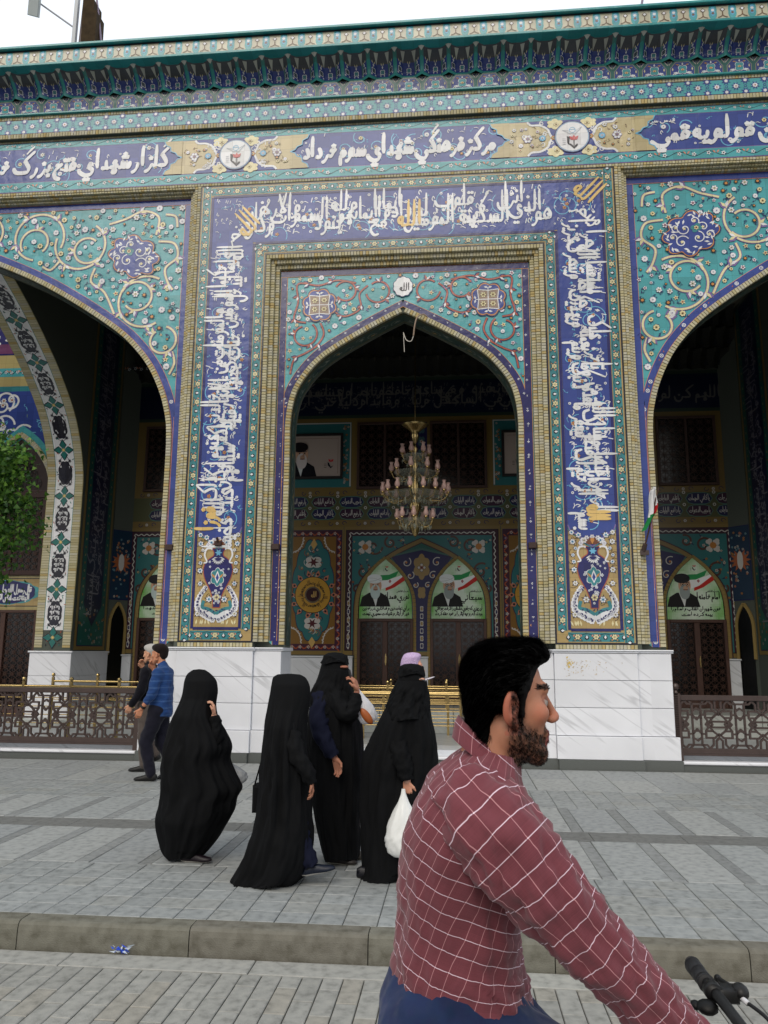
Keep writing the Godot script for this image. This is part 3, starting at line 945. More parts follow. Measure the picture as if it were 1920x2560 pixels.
func masonry() -> void:
	# solid wall with the three openings, right and left half
	var ai := arch(AC, -0.045, 0.0)
	var si := arch(AS, -0.045, 8.7)
	for sx in [1.0, -1.0]:
		var p := PackedVector2Array()
		for i in range(ai.size() - 1, -1, -1):
			p.append(ai[i])
		p.append(Vector2(1.805, 0.02))
		p.append(Vector2(3.86, 0.02))
		p.append_array(si)
		p.append(Vector2(8.7, 11.8))
		p.append(Vector2(0, 11.8))
		var s := Sol.new()
		s.tf = Transform3D(Basis.from_scale(Vector3(sx, 1, 1)), Vector3())
		s.flip = sx < 0
		s.prism(p, -0.62, -0.2)
		# the far half of the side arch
		var r := PackedVector2Array()
		for i in si.size():
			r.append(Vector2(17.4 - si[i].x, si[i].y))
		r.append(Vector2(8.7, 11.8))
		r.append(Vector2(14.8, 11.8))
		r.append(Vector2(14.8, 0.02))
		r.append(Vector2(13.54, 0.02))
		s.prism(r, -0.62, -0.2)
		s.box(Vector3(13.7, 1.6, -0.2), Vector3(14.8, 9.4, -0.02))
		# proud layers: pier, lintel over the middle arch, upper wall
		s.box(Vector3(2.26, 1.62, -0.2), Vector3(3.49, 9.38, -0.012))
		s.box(Vector3(0, 8.08, -0.2), Vector3(2.26, 9.38, -0.012))
		s.box(Vector3(0, 9.38, -0.2), Vector3(14.8, 10.42, -0.012))
		s.box(Vector3(0, 10.42, -0.2), Vector3(14.8, 10.88, 0.068))
		s.box(Vector3(0, 10.88, -0.2), Vector3(14.8, 11.46, 0.05))
		s.box(Vector3(0, 11.46, -0.62), Vector3(14.8, 11.76, 0.55))
		put("wall", s.mesh(), M.mortar, shrine)
	# brick courses
	for sx in [1.0, -1.0]:
		for k in 3:
			var w := 0.07
			var x := 2.26 - w * (k + 1)
			var yt := 8.076 - w * (k + 1)
			var z := -0.004 - 0.055 * k
			row_v(1.74, yt, x if sx > 0 else -x - w, w, z)
			if sx > 0:
				row_h(-x - w, x + w, yt, w, z)
		for k in 3:
			var w := 0.05
			var x := 3.49 + w * k
			var z := -0.004 - 0.05 * k
			var yt := 9.375 - 0.035 * (k + 1)
			row_v(1.74, yt + 0.035, x if sx > 0 else -x - w, w, z)
			row_h(x if sx > 0 else -9.4, 9.4 if sx > 0 else -x, yt, 0.035, z, 0.05)
		row_v(1.74, 9.38, 3.432 if sx > 0 else -3.432 - 0.056, 0.056, 0.0)
		row_arch(even(arch(AC, 0.0, 0.0), 0.02), 0.082, -0.15, sx)
		row_arch(even(arch(AS, 0.0, 8.7), 0.02), 0.082, -0.15, sx)
		row_h(2.26 if sx > 0 else -3.432, 3.432 if sx > 0 else -2.26, 1.662, 0.066, 0.0)
	row_h(-9.4, 9.4, 9.378, 0.05, 0.0)
	row_h(-9.4, 9.4, 10.39, 0.035, 0.0)
	row_h(-9.4, 9.4, 10.425, 0.085, 0.08)
	row_h(-9.4, 9.4, 10.785, 0.075, 0.08)

	var unit := Sol.new()
	unit.cbox(Vector3(-0.5, -0.5, -0.5), Vector3(0.5, 0.5, 0.5), 0.07)
	var um := unit.mesh()
	# the 300 that show largest become parts; the rest stay one body of brickwork
	var order := []
	for i in bricks.size():
		var b: Array = bricks[i]
		var p: Vector3 = b[0].origin
		var q := p - CAM
		var hid := 0.0
		if absf(p.x) > 5.5 or (p.y < 2.6 and p.x > 0.6 and p.x < 2.2):
			hid = 1e6
		order.append([q.length() / sqrt(b[1].x * b[1].y) + hid, i])
	order.sort_custom(func(a, b): return a[0] < b[0])
	var tones := []
	for i in 6:
		var mm: StandardMaterial3D = M.brick.duplicate()
		mm.vertex_color_use_as_albedo = false
		mm.albedo_color = (tone()).linear_to_srgb()
		tones.append(mm)
	var rest := Sol.new()
	for k in order.size():
		var b: Array = bricks[order[k][1]]
		var t: Transform3D = b[0] * Transform3D(Basis.from_scale(b[1]), Vector3())
		if k < 296:
			put("brick", um, tones[k % 6], shrine, t)
		else:
			rest.tf = t
			rest.col = b[2]
			rest.cbox(Vector3(-0.5, -0.5, -0.5), Vector3(0.5, 0.5, 0.5), 0.07)
	stuff(put("brick_courses", rest.mesh(), M.brick, shrine))

	# marble socles of the two piers
	for sx in [1.0, -1.0]:
		var yy := [0.135, 0.455, 0.842, 1.225, 1.605]
		for i in 4:
			var o: float = 0.05 if i == 0 else 0.0
			for seg in [[1.80, 2.22, 0.05], [2.22, 3.40, 0.10], [3.40, 3.88, 0.05]]:
				var a: float = seg[0]
				var b: float = seg[1]
				var s := Sol.new()
				s.col = Color.WHITE * R(0.93, 1.0)
				if seg[0] == 1.80:
					a -= o
				if seg[0] == 3.40:
					b += o
				var z1: float = seg[2] + o
				var lo := Vector3(a + 0.002, yy[i] + 0.002, -0.66)
				var hi := Vector3(b - 0.002, yy[i + 1] - 0.004, z1)
				if sx < 0:
					var t := lo.x
					lo.x = -hi.x
					hi.x = -t
				s.cbox(lo, hi, 0.006)
				put("marble_block", s.mesh(), M.marble, shrine)
		for seg in [[1.77, 2.20, 0.08], [2.20, 3.42, 0.13], [3.42, 3.91, 0.08]]:
			var s := Sol.new()
			s.col = Color.WHITE * 0.98
			var x0: float = seg[0] if sx > 0 else -seg[1]
			var x1: float = seg[1] if sx > 0 else -seg[0]
			s.cbox(Vector3(x0, 1.607, -0.66), Vector3(x1, 1.632, seg[2] - 0.02), 0.01)
			s.cbox(Vector3(x0, 1.632, -0.66), Vector3(x1, 1.658, seg[2]), 0.012)
			put("marble_coping", s.mesh(), M.marble, shrine)
		for seg in [[1.73, 2.24, 0.112], [2.24, 3.42, 0.162], [3.42, 3.95, 0.112]]:
			var s := Sol.new()
			var x0: float = seg[0] if sx > 0 else -seg[1]
			var x1: float = seg[1] if sx > 0 else -seg[0]
			s.cbox(Vector3(x0, -0.05, -0.66), Vector3(x1, 0.133, seg[2]), 0.004)
			put("granite_plinth", s.mesh(), M.granite, shrine)

func band_straight(a: Vector2, b: Vector2) -> PackedVector2Array:
	var p := PackedVector2Array()
	for i in 41:
		p.append(a.lerp(b, i / 40.0))
	return p

func tiles_front() -> void:
	# ---- inscription round the middle bay
	var o := Mos.new()
	for sx in [1.0, -1.0]:
		o.tf = MIRR if sx < 0 else Transform2D()
		o.rect(2.262, 1.733, 3.429, 9.372, DRK, 0)
		o.rect(2.285, 1.756, 3.406, 9.349, OCH, 1)
		o.rect(0, 8.076, 2.262, 9.372, DRK, 0)
		o.rect(0, 8.099, 2.285, 9.349, OCH, 1)
	put("tile_backing", o.mesh(), M.glaze, shrine, Transform3D(Basis(), Vector3(0, 0, -0.008)))
	o = Mos.new()
	for sx in [1.0, -1.0]:
		o.tf = MIRR if sx < 0 else Transform2D()
		var x := 3.319
		var f := func(m, i, st, w): m_rosette(m, i, st, w)
		band(o, band_straight(Vector2(x, 1.76), Vector2(x, 9.345)), 0.155, TURQ2, OCH, 0.30, f, 1)
		band(o, band_straight(Vector2(2.37, 8.262), Vector2(2.37, 1.93)), 0.155, TURQ2, OCH, 0.30, f, 1)
		band(o, band_straight(Vector2(2.447, 1.838), Vector2(3.241, 1.838)), 0.155, TURQ2, OCH, 0.28, f, 1)
		if sx > 0:
			band(o, band_straight(Vector2(3.241, 9.262), Vector2(-3.241, 9.262)), 0.155, TURQ2, OCH, 0.30, f, 1)
			band(o, band_straight(Vector2(-2.447, 8.185), Vector2(2.447, 8.185)), 0.155, TURQ2, OCH, 0.30, f, 1)
	put("tile_border", o.mesh(), M.glaze, shrine, Transform3D(Basis(), Vector3(0, 0, -0.006)))
	o = Mos.new()
	var fc := func(m, i, st, w): m_cable(m, i, st, w)
	for sx in [1.0, -1.0]:
		o.tf = MIRR if sx < 0 else Transform2D()
		for q in [[Vector2(3.218, 9.16), Vector2(3.218, 1.94)], [Vector2(2.47, 1.94), Vector2(2.47, 8.285)], [Vector2(2.49, 1.94), Vector2(3.2, 1.94)], [Vector2(0, 9.16), Vector2(3.2, 9.16)], [Vector2(2.45, 8.285), Vector2(0, 8.285)]]:
			band(o, band_straight(q[0], q[1]), 0.044, NAVY, NAVY, 0.05, fc, 2)
	put("cable_border", o.mesh(), M.glaze, shrine, Transform3D(Basis(), Vector3(0, 0, -0.005)))
	# blue field with white lettering: over the arch, then down either side
	var verse_top := "هو الذی أنزل السکینة فی قلوب المؤمنین لیزدادوا ایمانا مع ایمانهم ولله جنود السموات والأرض وکان"
	var verse_r := "بسم الله الرحمن الرحیم إنا فتحنا لک فتحا مبینا لیغفر لک الله ما تقدم من ذنبک وما تأخر ویتم نعمته علیک ویهدیک صراطا مستقیما وینصرک الله نصرا عزیزا"
	var verse_l := "الله علیما حکیما لیدخل المؤمنین والمؤمنات جنات تجری من تحتها الأنهار خالدین فیها ویکفر عنهم سیئاتهم وکان ذلک عند الله فوزا عظیما"
	for side in 3:
		o = Mos.new()
		if side == 0:
			o.rect(-3.196, 8.307, 3.196, 9.138, COB, 2)
			for k in 26:
				var c := Vector2(R(-2.9, 2.9), R(8.4, 9.0))
				o.rib(spiral(c, R(0.14, 0.24), 0.03, R(0, TAU), 5.5, 20), 0.013, SKYB, 3)
				o.flower(c, 0.035, 5, ORA, ORA, NAVY, 3)
			for k in 70:
				twigs(o, Vector2(R(-3.1, 3.1), R(8.36, 9.08)), 0.06, SKYB, 3)
			o.tf = Transform2D(0, Vector2(2.42, 8.33))
			stacked(o, verse_top, 4.85, 0.80, 0.052, 3, WHI, 5, [], 0.205)
			o.tf = Transform2D(0, Vector2(0.32, 8.5))
			ink(o, word("الله"), Vector2(), 0.19, 0.22, 0.058, GOL, 7, 1.2)
			# gilt name set aslant in both corners
			o.tf = Transform2D(-0.75, Vector2(3.02, 8.72))
			ink(o, word("الله"), Vector2(), 0.18, 0.22, 0.055, GOL, 7, 1.2)
			o.tf = Transform2D(0.75, Vector2(-2.5, 8.66))
			ink(o, word("الله"), Vector2(0.1, -0.1), 0.18, 0.22, 0.055, GOL, 7, 1.2)
			for s2 in [1.0, -1.0]:
				o.tf = Transform2D(-0.75 * s2, Vector2(2.82 * s2 + (0.28 if s2 < 0 else 0.3), 8.34 if s2 > 0 else 8.62))
				ink(o, word("وینصر"), Vector2(), 0.13, 0.16, 0.04, WHI, 5, 1.3)
				o.tf = Transform2D()
				marks(o, 2.5 * s2 - 0.05, 8.36, 3.15 * s2, 9.08, 40, 0.06, WHI, 4)
		else:
			var sx := 1.0 if side == 1 else -1.0
			var end := PackedVector2Array([Vector2(2.494 * sx, 8.307), Vector2(2.494 * sx, 3.50), Vector2(2.53 * sx, 3.40), Vector2(2.66 * sx, 3.33), Vector2(2.74 * sx, 3.24), Vector2(2.845 * sx, 3.17), Vector2(2.95 * sx, 3.24), Vector2(3.03 * sx, 3.33), Vector2(3.16 * sx, 3.40), Vector2(3.196 * sx, 3.50), Vector2(3.196 * sx, 8.307)])
			o.poly(end, COB, 2)
			o.rib(end.slice(1, 10), 0.02, LIL, 3)
			for k in 22:
				var c := Vector2(R(2.6, 3.1) * sx, R(3.5, 8.2))
				o.rib(spiral(c, R(0.12, 0.22), 0.03, R(0, TAU), 5.5, 20), 0.013, SKYB, 3)
				o.flower(c, 0.035, 5, ORA, ORA, NAVY, 3)
			for k in 80:
				twigs(o, Vector2(R(2.55, 3.15) * sx, R(3.5, 8.25)), 0.06, SKYB, 3)
			if side == 1:   # reads upwards, heads to the outside
				o.tf = Transform2D(-PI / 2, Vector2(2.52, 3.42))
				stacked(o, verse_r, 4.85, 0.68, 0.047, 3, WHI, 5, [1], 0.18)
			else:
				o.tf = Transform2D(PI / 2, Vector2(-2.52, 8.27))
				stacked(o, verse_l, 4.85, 0.68, 0.047, 3, WHI, 5, [20], 0.18)
		put("inscription_panel", o.mesh(), M.glaze, shrine, Transform3D(Basis(), Vector3(0, 0, -0.006)))
	# ---- vase panels at the foot of the piers
	for sx in [1.0, -1.0]:
		o = Mos.new()
		o.tf = Transform2D(0, Vector2(2.845 * sx, 1.963))
		vase(o)
		put("vase_panel", o.mesh(), M.glaze, shrine, Transform3D(Basis(), Vector3(0, 0, -0.007)))
	# ---- spandrels
	var fw := func(m, i, st, w): m_white_vine(m, i, st, w)
	var fb := func(m, i, st, w): m_boxes(m, i, st, w)
	o = Mos.new()
	for sx in [1.0, -1.0]:
		o.tf = MIRR if sx < 0 else Transform2D()
		var ab := arch(AC, 0.155, 0.0)
		var p := ab.duplicate()
		p.append(Vector2(0, 7.862))
		p.append(Vector2(2.048, 7.862))
		p.append(Vector2(2.048, 1.74))
		o.poly(p, TURQ, 0)
		var lim := PackedVector2Array()
		for q in ab:
			if q.y > 5.75:
				lim.append(q + Vector2(0.03, 0.06))
		lim.append(Vector2(0.02, 7.72))
		lim.append(Vector2(1.90, 7.72))
		lim.append(Vector2(1.90, 5.8))
		# stems
		var keep := PackedVector2Array()
		var st := []
		st.append(spiral(Vector2(0.41, 7.44), 0.20, 0.17, -0.2, -5.2, 26))
		st.append(spiral(Vector2(0.95, 7.46), 0.18, 0.16, 0.5, 5.2, 26))
		st.append(spiral(Vector2(1.62, 6.72), 0.22, 0.15, 2.2, 5.4, 26))
		st.append(curve(PackedVector2Array([Vector2(0.58, 7.55), Vector2(0.72, 7.4), Vector2(0.70, 7.15), Vector2(0.95, 7.02), Vector2(1.12, 7.1)]), 6))
		st.append(curve(PackedVector2Array([Vector2(0.78, 7.6), Vector2(1.1, 7.66), Vector2(1.4, 7.58), Vector2(1.75, 7.62), Vector2(1.74, 7.3), Vector2(1.8, 7.0), Vector2(1.6, 6.93)]), 6))
		st.append(curve(PackedVector2Array([Vector2(1.36, 6.92), Vector2(1.3, 6.72), Vector2(1.42, 6.52), Vector2(1.6, 6.4), Vector2(1.78, 6.3), Vector2(1.84, 6.05)]), 6))
		for q in st:
			scroll(o, q, 0.024, RED, NAVY, 3, WHI)
			keep.append_array(q)
		for k in 12:
			keep.append(Vector2(1.38, 7.23) + Vector2.from_angle(k * TAU / 12) * 0.18)
		keep.append(Vector2(1.38, 7.23))
		keep.append(Vector2(0.0, 7.5))
		strew(o, lim, 62, 0.028, 0.052, keep, 0.105, 5, LIL)
		# quatrefoil
		var c := Vector2(1.38, 7.23)
		o.poly(lobes(c, 0.31, 0.31, 8, 0.14, 64, 0.4), NAVY, 8)
		o.poly(lobes(c, 0.29, 0.29, 8, 0.14, 64, 0.4), ORA, 9)
		o.poly(lobes(c, 0.272, 0.272, 8, 0.14, 64, 0.4), COB, 10)
		o.rect(c.x - 0.165, c.y - 0.165, c.x + 0.165, c.y + 0.165, lin(150, 128, 112), 11)
		for k in 4:
			var e := Vector2.from_angle(k * PI / 2)
			o.rib(curve(PackedVector2Array([c + e.rotated(0.78) * 0.24, c + e.rotated(0.3) * 0.165, c + e * 0.15, c + e.rotated(-0.3) * 0.165, c + e.rotated(-0.78) * 0.24]), 4), 0.014, WHI, 12)
			o.rib(PackedVector2Array([c, c + e * 0.2]), 0.013, WHI, 12)
			o.flower(c + e.rotated(0.78) * 0.11, 0.05, 6, CRM, OCH, DRK, 12)
			o.leaf(c + e * 0.2, e.angle() + 1.3, 0.07, 0.035, WHI, 12)
			o.leaf(c + e * 0.2, e.angle() - 1.3, 0.07, 0.035, WHI, 12)
		# bands
		band(o, arch(AC, 0.097, 0.0), 0.115, NAVY, ORA, 0.25, fw, 2)
		band(o, band_straight(Vector2(1.982, 7.80), Vector2(1.982, 1.76)), 0.115, NAVY, ORA, 0.25, fw, 3)
		band(o, band_straight(Vector2(0, 7.80), Vector2(2.04, 7.80)), 0.115, NAVY, ORA, 0.25, fw, 4)
	o.tf = Transform2D()
	o.poly(lobes(Vector2(0, 7.5), 0.17, 0.185, 10, 0.10, 60, 0.3), NAVY, 13)
	o.poly(lobes(Vector2(0, 7.5), 0.158, 0.173, 10, 0.10, 60, 0.3), WHI, 14)
	ink(o, word("الله"), Vector2(0.11, 7.43), 0.078, 0.075, 0.022, DRK, 16)
	put("spandrel_panel", o.mesh(), M.glaze, shrine, Transform3D(Basis(), Vector3(0, 0, -0.185)))
	for sx in [1.0, -1.0]:
		o = Mos.new()
		o.tf = MIRR if sx < 0 else Transform2D()
		var ab := arch(AS, 0.155, 8.7)
		var p := ab.duplicate()
		p.append(Vector2(8.7, 9.275))
		p.append(Vector2(3.635, 9.275))
		p.append(Vector2(3.635, 1.74))
		o.poly(p, TURQ, 0)
		# the far half, past the edge of the picture
		var p2 := PackedVector2Array()
		for q in p:
			p2.append(Vector2(17.4 - q.x, q.y))
		o.poly(p2, TURQ, 0)
		var lim := PackedVector2Array()
		for q in ab:
			if q.y > 5.9:
				lim.append(q + Vector2(-0.04, 0.06))
		lim.append(Vector2(8.7, 9.13))
		lim.append(Vector2(3.77, 9.13))
		lim.append(Vector2(3.77, 5.9))
		var keep := PackedVector2Array()
		var st := []
		st.append(spiral(Vector2(6.36, 8.66), 0.46, 0.42, 3.6, -5.0, 34))
		st.append(spiral(Vector2(6.42, 8.57), 0.27, 0.22, -0.6, 4.6, 30))
		st.append(spiral(Vector2(5.58, 8.50), 0.47, 0.42, 0.3, -4.4, 34))
		st.append(spiral(Vector2(5.46, 8.40), 0.26, 0.21, 3.8, 4.8, 30))
		st.append(spiral(Vector2(4.38, 7.40), 0.47, 0.44, 2.1, -4.2, 34))
		st.append(spiral(Vector2(4.52, 7.50), 0.28, 0.24, 0.4, 5.2, 30))
		st.append(spiral(Vector2(4.03, 6.70), 0.25, 0.20, 1.8, 5.4, 28))
		st.append(curve(PackedVector2Array([Vector2(5.1, 8.86), Vector2(4.8, 8.95), Vector2(4.5, 9.08), Vector2(4.22, 8.95), Vector2(4.25, 8.62)]), 6))
		st.append(curve(PackedVector2Array([Vector2(4.2, 8.5), Vector2(3.92, 8.45), Vector2(3.85, 8.2), Vector2(4.05, 8.0), Vector2(4.0, 7.75), Vector2(3.9, 7.6)]), 6))
		st.append(curve(PackedVector2Array([Vector2(4.9, 7.2), Vector2(5.1, 7.6), Vector2(5.35, 7.8), Vector2(5.3, 8.05)]), 6))
		st.append(curve(PackedVector2Array([Vector2(4.1, 9.0), Vector2(3.92, 8.95), Vector2(3.88, 8.75)]), 6))
		st.append(curve(PackedVector2Array([Vector2(3.85, 6.5), Vector2(3.80, 6.3), Vector2(3.88, 6.1)]), 6))
		st.append(spiral(Vector2(7.35, 8.78), 0.34, 0.30, 0.2, 5.0, 30))
		st.append(curve(PackedVector2Array([Vector2(5.95, 8.2), Vector2(6.1, 8.05), Vector2(6.25, 8.12)]), 6))
		for q in st:
			scroll(o, q, 0.034, CRM, LIL, 3, WHI)
			keep.append_array(q)
		var c := Vector2(4.62, 8.24)
		for k in 16:
			keep.append(c + Vector2.from_angle(k * TAU / 16) * 0.3)
			keep.append(c + Vector2.from_angle(k * TAU / 16) * 0.14)
		strew(o, lim, 205, 0.03, 0.062, keep, 0.125, 5, NAVY)
		# lobed medallion, set aslant
		var k0 := o.tf
		o.tf = k0 * Transform2D(0.5, c)
		o.poly(lobes(Vector2(), 0.50, 0.40, 8, 0.22, 72, 0.2), NAVY, 8)
		o.poly(lobes(Vector2(), 0.48, 0.38, 8, 0.22, 72, 0.2), ORA, 9)
		o.poly(lobes(Vector2(), 0.462, 0.362, 8, 0.22, 72, 0.2), COB, 10)
		for q in [[Vector2(-0.2, -0.06), 0.12, 0.0, 7.0], [Vector2(0.06, -0.12), 0.11, 1.0, -7.0], [Vector2(-0.05, 0.12), 0.12, 2.0, 7.0], [Vector2(0.22, 0.0), 0.1, 3.0, -7.0], [Vector2(0.16, 0.16), 0.09, 4.0, 7.0], [Vector2(-0.16, 0.2), 0.08, 5.0, -6.0], [Vector2(0.24, -0.16), 0.08, 5.0, 6.0], [Vector2(-0.28, 0.08), 0.07, 5.0, 6.0]]:
			o.rib(spiral(q[0], q[1], 0.015, q[2], q[3], 22), 0.017, WHI, 11)
			o.star(q[0], 0.016, 0.034, 5, CRM, 12)
		for k in 34:
			var e := lobes(Vector2(), 0.40, 0.31, 8, 0.2, 34, 0.2)[k]
			o.leaf(e, R(0, TAU), 0.09, 0.035, WHI, 11)
		o.poly(lobes(Vector2(0.12, 0.04), 0.10, 0.075, 4, 0.3, 32), TURQ2, 12)
		o.flower(Vector2(0.12, 0.04), 0.04, 6, CRM, RED, DRK, 13)
		for s2 in [1.0, -1.0]:
			o.disc(Vector2(0.47 * s2, 0.05 * s2), 0.035, DRK, 11, 4)
			o.disc(Vector2(0.47 * s2, 0.05 * s2), 0.024, ORA, 12, 4)
		o.tf = k0
		band(o, arch(AS, 0.099, 8.7), 0.118, COB, PNK, 0.155, fb, 2)
		band(o, band_straight(Vector2(3.70, 9.2), Vector2(3.70, 1.78)), 0.118, COB, PNK, 0.155, fb, 3)
		band(o, band_straight(Vector2(3.65, 9.215), Vector2(8.7, 9.215)), 0.118, COB, PNK, 0.155, fb, 4)
		put("spandrel_panel", o.mesh(), M.glaze, shrine, Transform3D(Basis(), Vector3(0, 0, -0.188)))
	# ---- soffits: tiled strips under the arches, brick edges either side
	for q in [[AC, 0.0, 0.05], [AS, 8.7, 0.05]]:
		for sx in [1.0, -1.0]:
			var ln := arch(q[0], -q[2], q[1], 4)
			if ln[0].x > 2.0:
				for i in ln.size():
					ln[i].x = minf(ln[i].x, 8.7)
			var tot := 0.0
			var acc := PackedFloat32Array([0.0])
			for i in ln.size() - 1:
				tot += ln[i].distance_to(ln[i + 1])
				acc.append(tot)
			var m := Mos.new()
			var st := PackedVector2Array()
			for i in ln.size():
				st.append(Vector2(acc[i], -0.43))
			m.rib(st, 0.32, lin(120, 110, 70), 0)
			m.rib(st, 0.27, lin(64, 92, 92), 1)
			for k in int(tot / 0.22):
				var oo := Vector2(0.12 + k * 0.22, -0.43 + R(-0.05, 0.05))
				m.rib(spiral(oo, 0.09, 0.03, R(0, 6), 4.0, 10), 0.012, lin(170, 180, 175), 2)
				m.leaf(oo, R(-0.6, 0.6), 0.12, 0.03, [lin(190, 200, 195), GOL, NAVY][k % 3], 3)
				m.flower(oo + Vector2(0.1, R(-0.08, 0.08)), 0.028, 5, lin(170, 176, 170), TEAL, NAVY, 3)
			var fm := func(pt: Vector3) -> Vector3:
				var i := 0
				while i < acc.size() - 2 and acc[i + 1] < pt.x:
					i += 1
				var f := clampf((pt.x - acc[i]) / maxf(acc[i + 1] - acc[i], 1e-5), 0.0, 1.0)
				var d := (ln[i + 1] - ln[i]).normalized()
				var nn := Vector2(-d.y, d.x) if ln[0].x < 2.0 else Vector2(d.y, -d.x)
				var b := ln[i].lerp(ln[i + 1], f) + nn * pt.z
				return Vector3(b.x * sx, b.y, pt.y + 0.05)
			put("soffit_panel", m.mesh(fm), M.glaze_shaded, shrine)

func vase(o: Mos) -> void:   # ochre ground 0.70 wide, up to the blue tip
	o.rect(-0.352, 0.0, 0.352, 1.55, lin(170, 142, 84), 0)
	var half := PackedVector2Array([Vector2(0.05, 0.30), Vector2(0.06, 0.42), Vector2(0.10, 0.55), Vector2(0.19, 0.72), Vector2(0.225, 0.86), Vector2(0.20, 0.98), Vector2(0.13, 1.05), Vector2(0.075, 1.09), Vector2(0.07, 1.15), Vector2(0.105, 1.20)])
	var p := PackedVector2Array()
	for q in curve(half, 3):
		p.append(q)
	var body := p.duplicate()
	for i in range(p.size() - 1, -1, -1):
		body.append(Vector2(-p[i].x, p[i].y))
	var fat := Geometry2D.offset_polygon(body, 0.014)
	o.poly(fat[0], RED, 2)
	o.poly(body, NAVY, 3)
	for k in 26:
		var y := R(0.36, 1.0)
		var w := 0.02
		for i in p.size():
			if p[i].y <= y:
				w = p[i].x
		o.flower(Vector2(R(-w, w) * 0.8, y), R(0.018, 0.03), 5, WHI, WHI, COB, 4)
	o.poly(lobes(Vector2(0, 0.76), 0.115, 0.15, 6, 0.25, 48), WHI, 7)
	o.poly(lobes(Vector2(0, 0.76), 0.105, 0.14, 6, 0.25, 48), TURQ2, 8)
	o.leaf(Vector2(0, 0.66), PI / 2, 0.2, 0.09, WHI, 9)
	o.leaf(Vector2(0, 0.69), PI / 2, 0.13, 0.05, COB, 10)
	for s in [1.0, -1.0]:
		o.leaf(Vector2(0.03 * s, 0.74), PI / 2 - s * 0.7, 0.1, 0.03, ORA, 9)
	o.flower(Vector2(0, 0.45), 0.055, 6, CRM, OCH, NAVY, 5)
	for k in 9:
		o.leaf(Vector2(0, 1.06), -PI / 2 + (k - 4) * 0.33, 0.11, 0.045, WHI, 6)
		o.leaf(Vector2(0, 1.06), -PI / 2 + (k - 4) * 0.33, 0.08, 0.018, NAVY, 7)
	o.star(Vector2(0, 1.14), 0.03, 0.06, 6, SKYB, 6)
	for s in [1.0, -1.0]:
		# handles
		o.rib(curve(PackedVector2Array([Vector2(0.10 * s, 1.2), Vector2(0.19 * s, 1.2), Vector2(0.22 * s, 1.1), Vector2(0.18 * s, 1.0), Vector2(0.23 * s, 0.98)]), 5), 0.034, WHI, 4, 0.02)
		o.rib(curve(PackedVector2Array([Vector2(0.12 * s, 1.19), Vector2(0.18 * s, 1.18), Vector2(0.20 * s, 1.1), Vector2(0.17 * s, 1.03)]), 5), 0.010, OCH, 5)
		# white leafy crescent below
		var cr := curve(PackedVector2Array([Vector2(0.16 * s, 0.62), Vector2(0.24 * s, 0.50), Vector2(0.28 * s, 0.38), Vector2(0.25 * s, 0.27), Vector2(0.14 * s, 0.19), Vector2(0.0, 0.12)]), 6)
		o.rib(cr, 0.03, WHI, 3, 0.13)
		var ev := even(cr, 0.05)
		for i in ev.size():
			o.disc(ev[i] + Vector2(0.03 * s, -0.03), 0.042, WHI, 3, 7)
			o.leaf(ev[i], R(-2.6, -0.4), 0.05, 0.022, NAVY, 6)
			o.ring(ev[i] + Vector2(0.02 * s, -0.02), 0.014, 0.02, NAVY, 6, 6)
		o.rib(curve(PackedVector2Array([Vector2(0.2 * s, 0.4), Vector2(0.22 * s, 0.30), Vector2(0.12 * s, 0.27), Vector2(0.0, 0.2)]), 5), 0.05, TURQ2, 4)
		for k in 5:
			o.leaf(Vector2((0.03 + k * 0.04) * s, 0.25), R(0, TAU), 0.05, 0.02, NAVY, 5)
		# flower sprays left and right
		for q in [[0.29, 1.28, 0.045], [0.20, 1.38, 0.045], [0.12, 1.30, 0.05], [0.29, 1.08, 0.03], [0.28, 0.98, 0.035], [0.28, 0.86, 0.045], [0.27, 0.66, 0.04], [0.12, 0.42, 0.05], [0.29, 0.20, 0.045], [0.25, 1.18, 0.03], [0.3, 1.42, 0.04]]:
			var c := Vector2(q[0] * s, q[1])
			o.rib(spiral(c, 0.09, 0.02, R(0, 6), 2.0, 8), 0.008, lin(90, 70, 40), 2)
			for k in 5:
				o.leaf(c, k * 1.26 + R(0, 0.5), q[2] * 1.7, q[2] * 0.5, lin(70, 62, 50), 2)
			o.flower(c, q[2], 6, WHI, SKYB if rng.randf() < 0.5 else CRM, NAVY, 4, R(0, 6))
		for k in 5:
			o.leaf(Vector2(R(0.05, 0.32) * s, 0.03), PI / 2 + R(-0.5, 0.5), 0.09, 0.03, CRM, 3)
	for k in 7:
		o.leaf(Vector2(0, 1.24), PI / 2 + (k - 3) * 0.4, 0.13, 0.045, lin(120, 70, 40), 5)
		o.flower(Vector2(cos(PI / 2 + (k - 3) * 0.5) * 0.17, 1.25 + sin(PI / 2 + (k - 3) * 0.5) * 0.1), 0.04, 6, WHI, WHI, LIL, 4)
	o.leaf(Vector2(0, 1.24), PI / 2, 0.14, 0.06, ORA, 6)
	# teal lip that follows the blue tip above
	o.rib(PackedVector2Array([Vector2(-0.35, 1.50), Vector2(-0.31, 1.415), Vector2(-0.185, 1.345), Vector2(-0.105, 1.255), Vector2(0, 1.185), Vector2(0.105, 1.255), Vector2(0.185, 1.345), Vector2(0.31, 1.415), Vector2(0.35, 1.5)]), 0.03, TURQ2, 2)

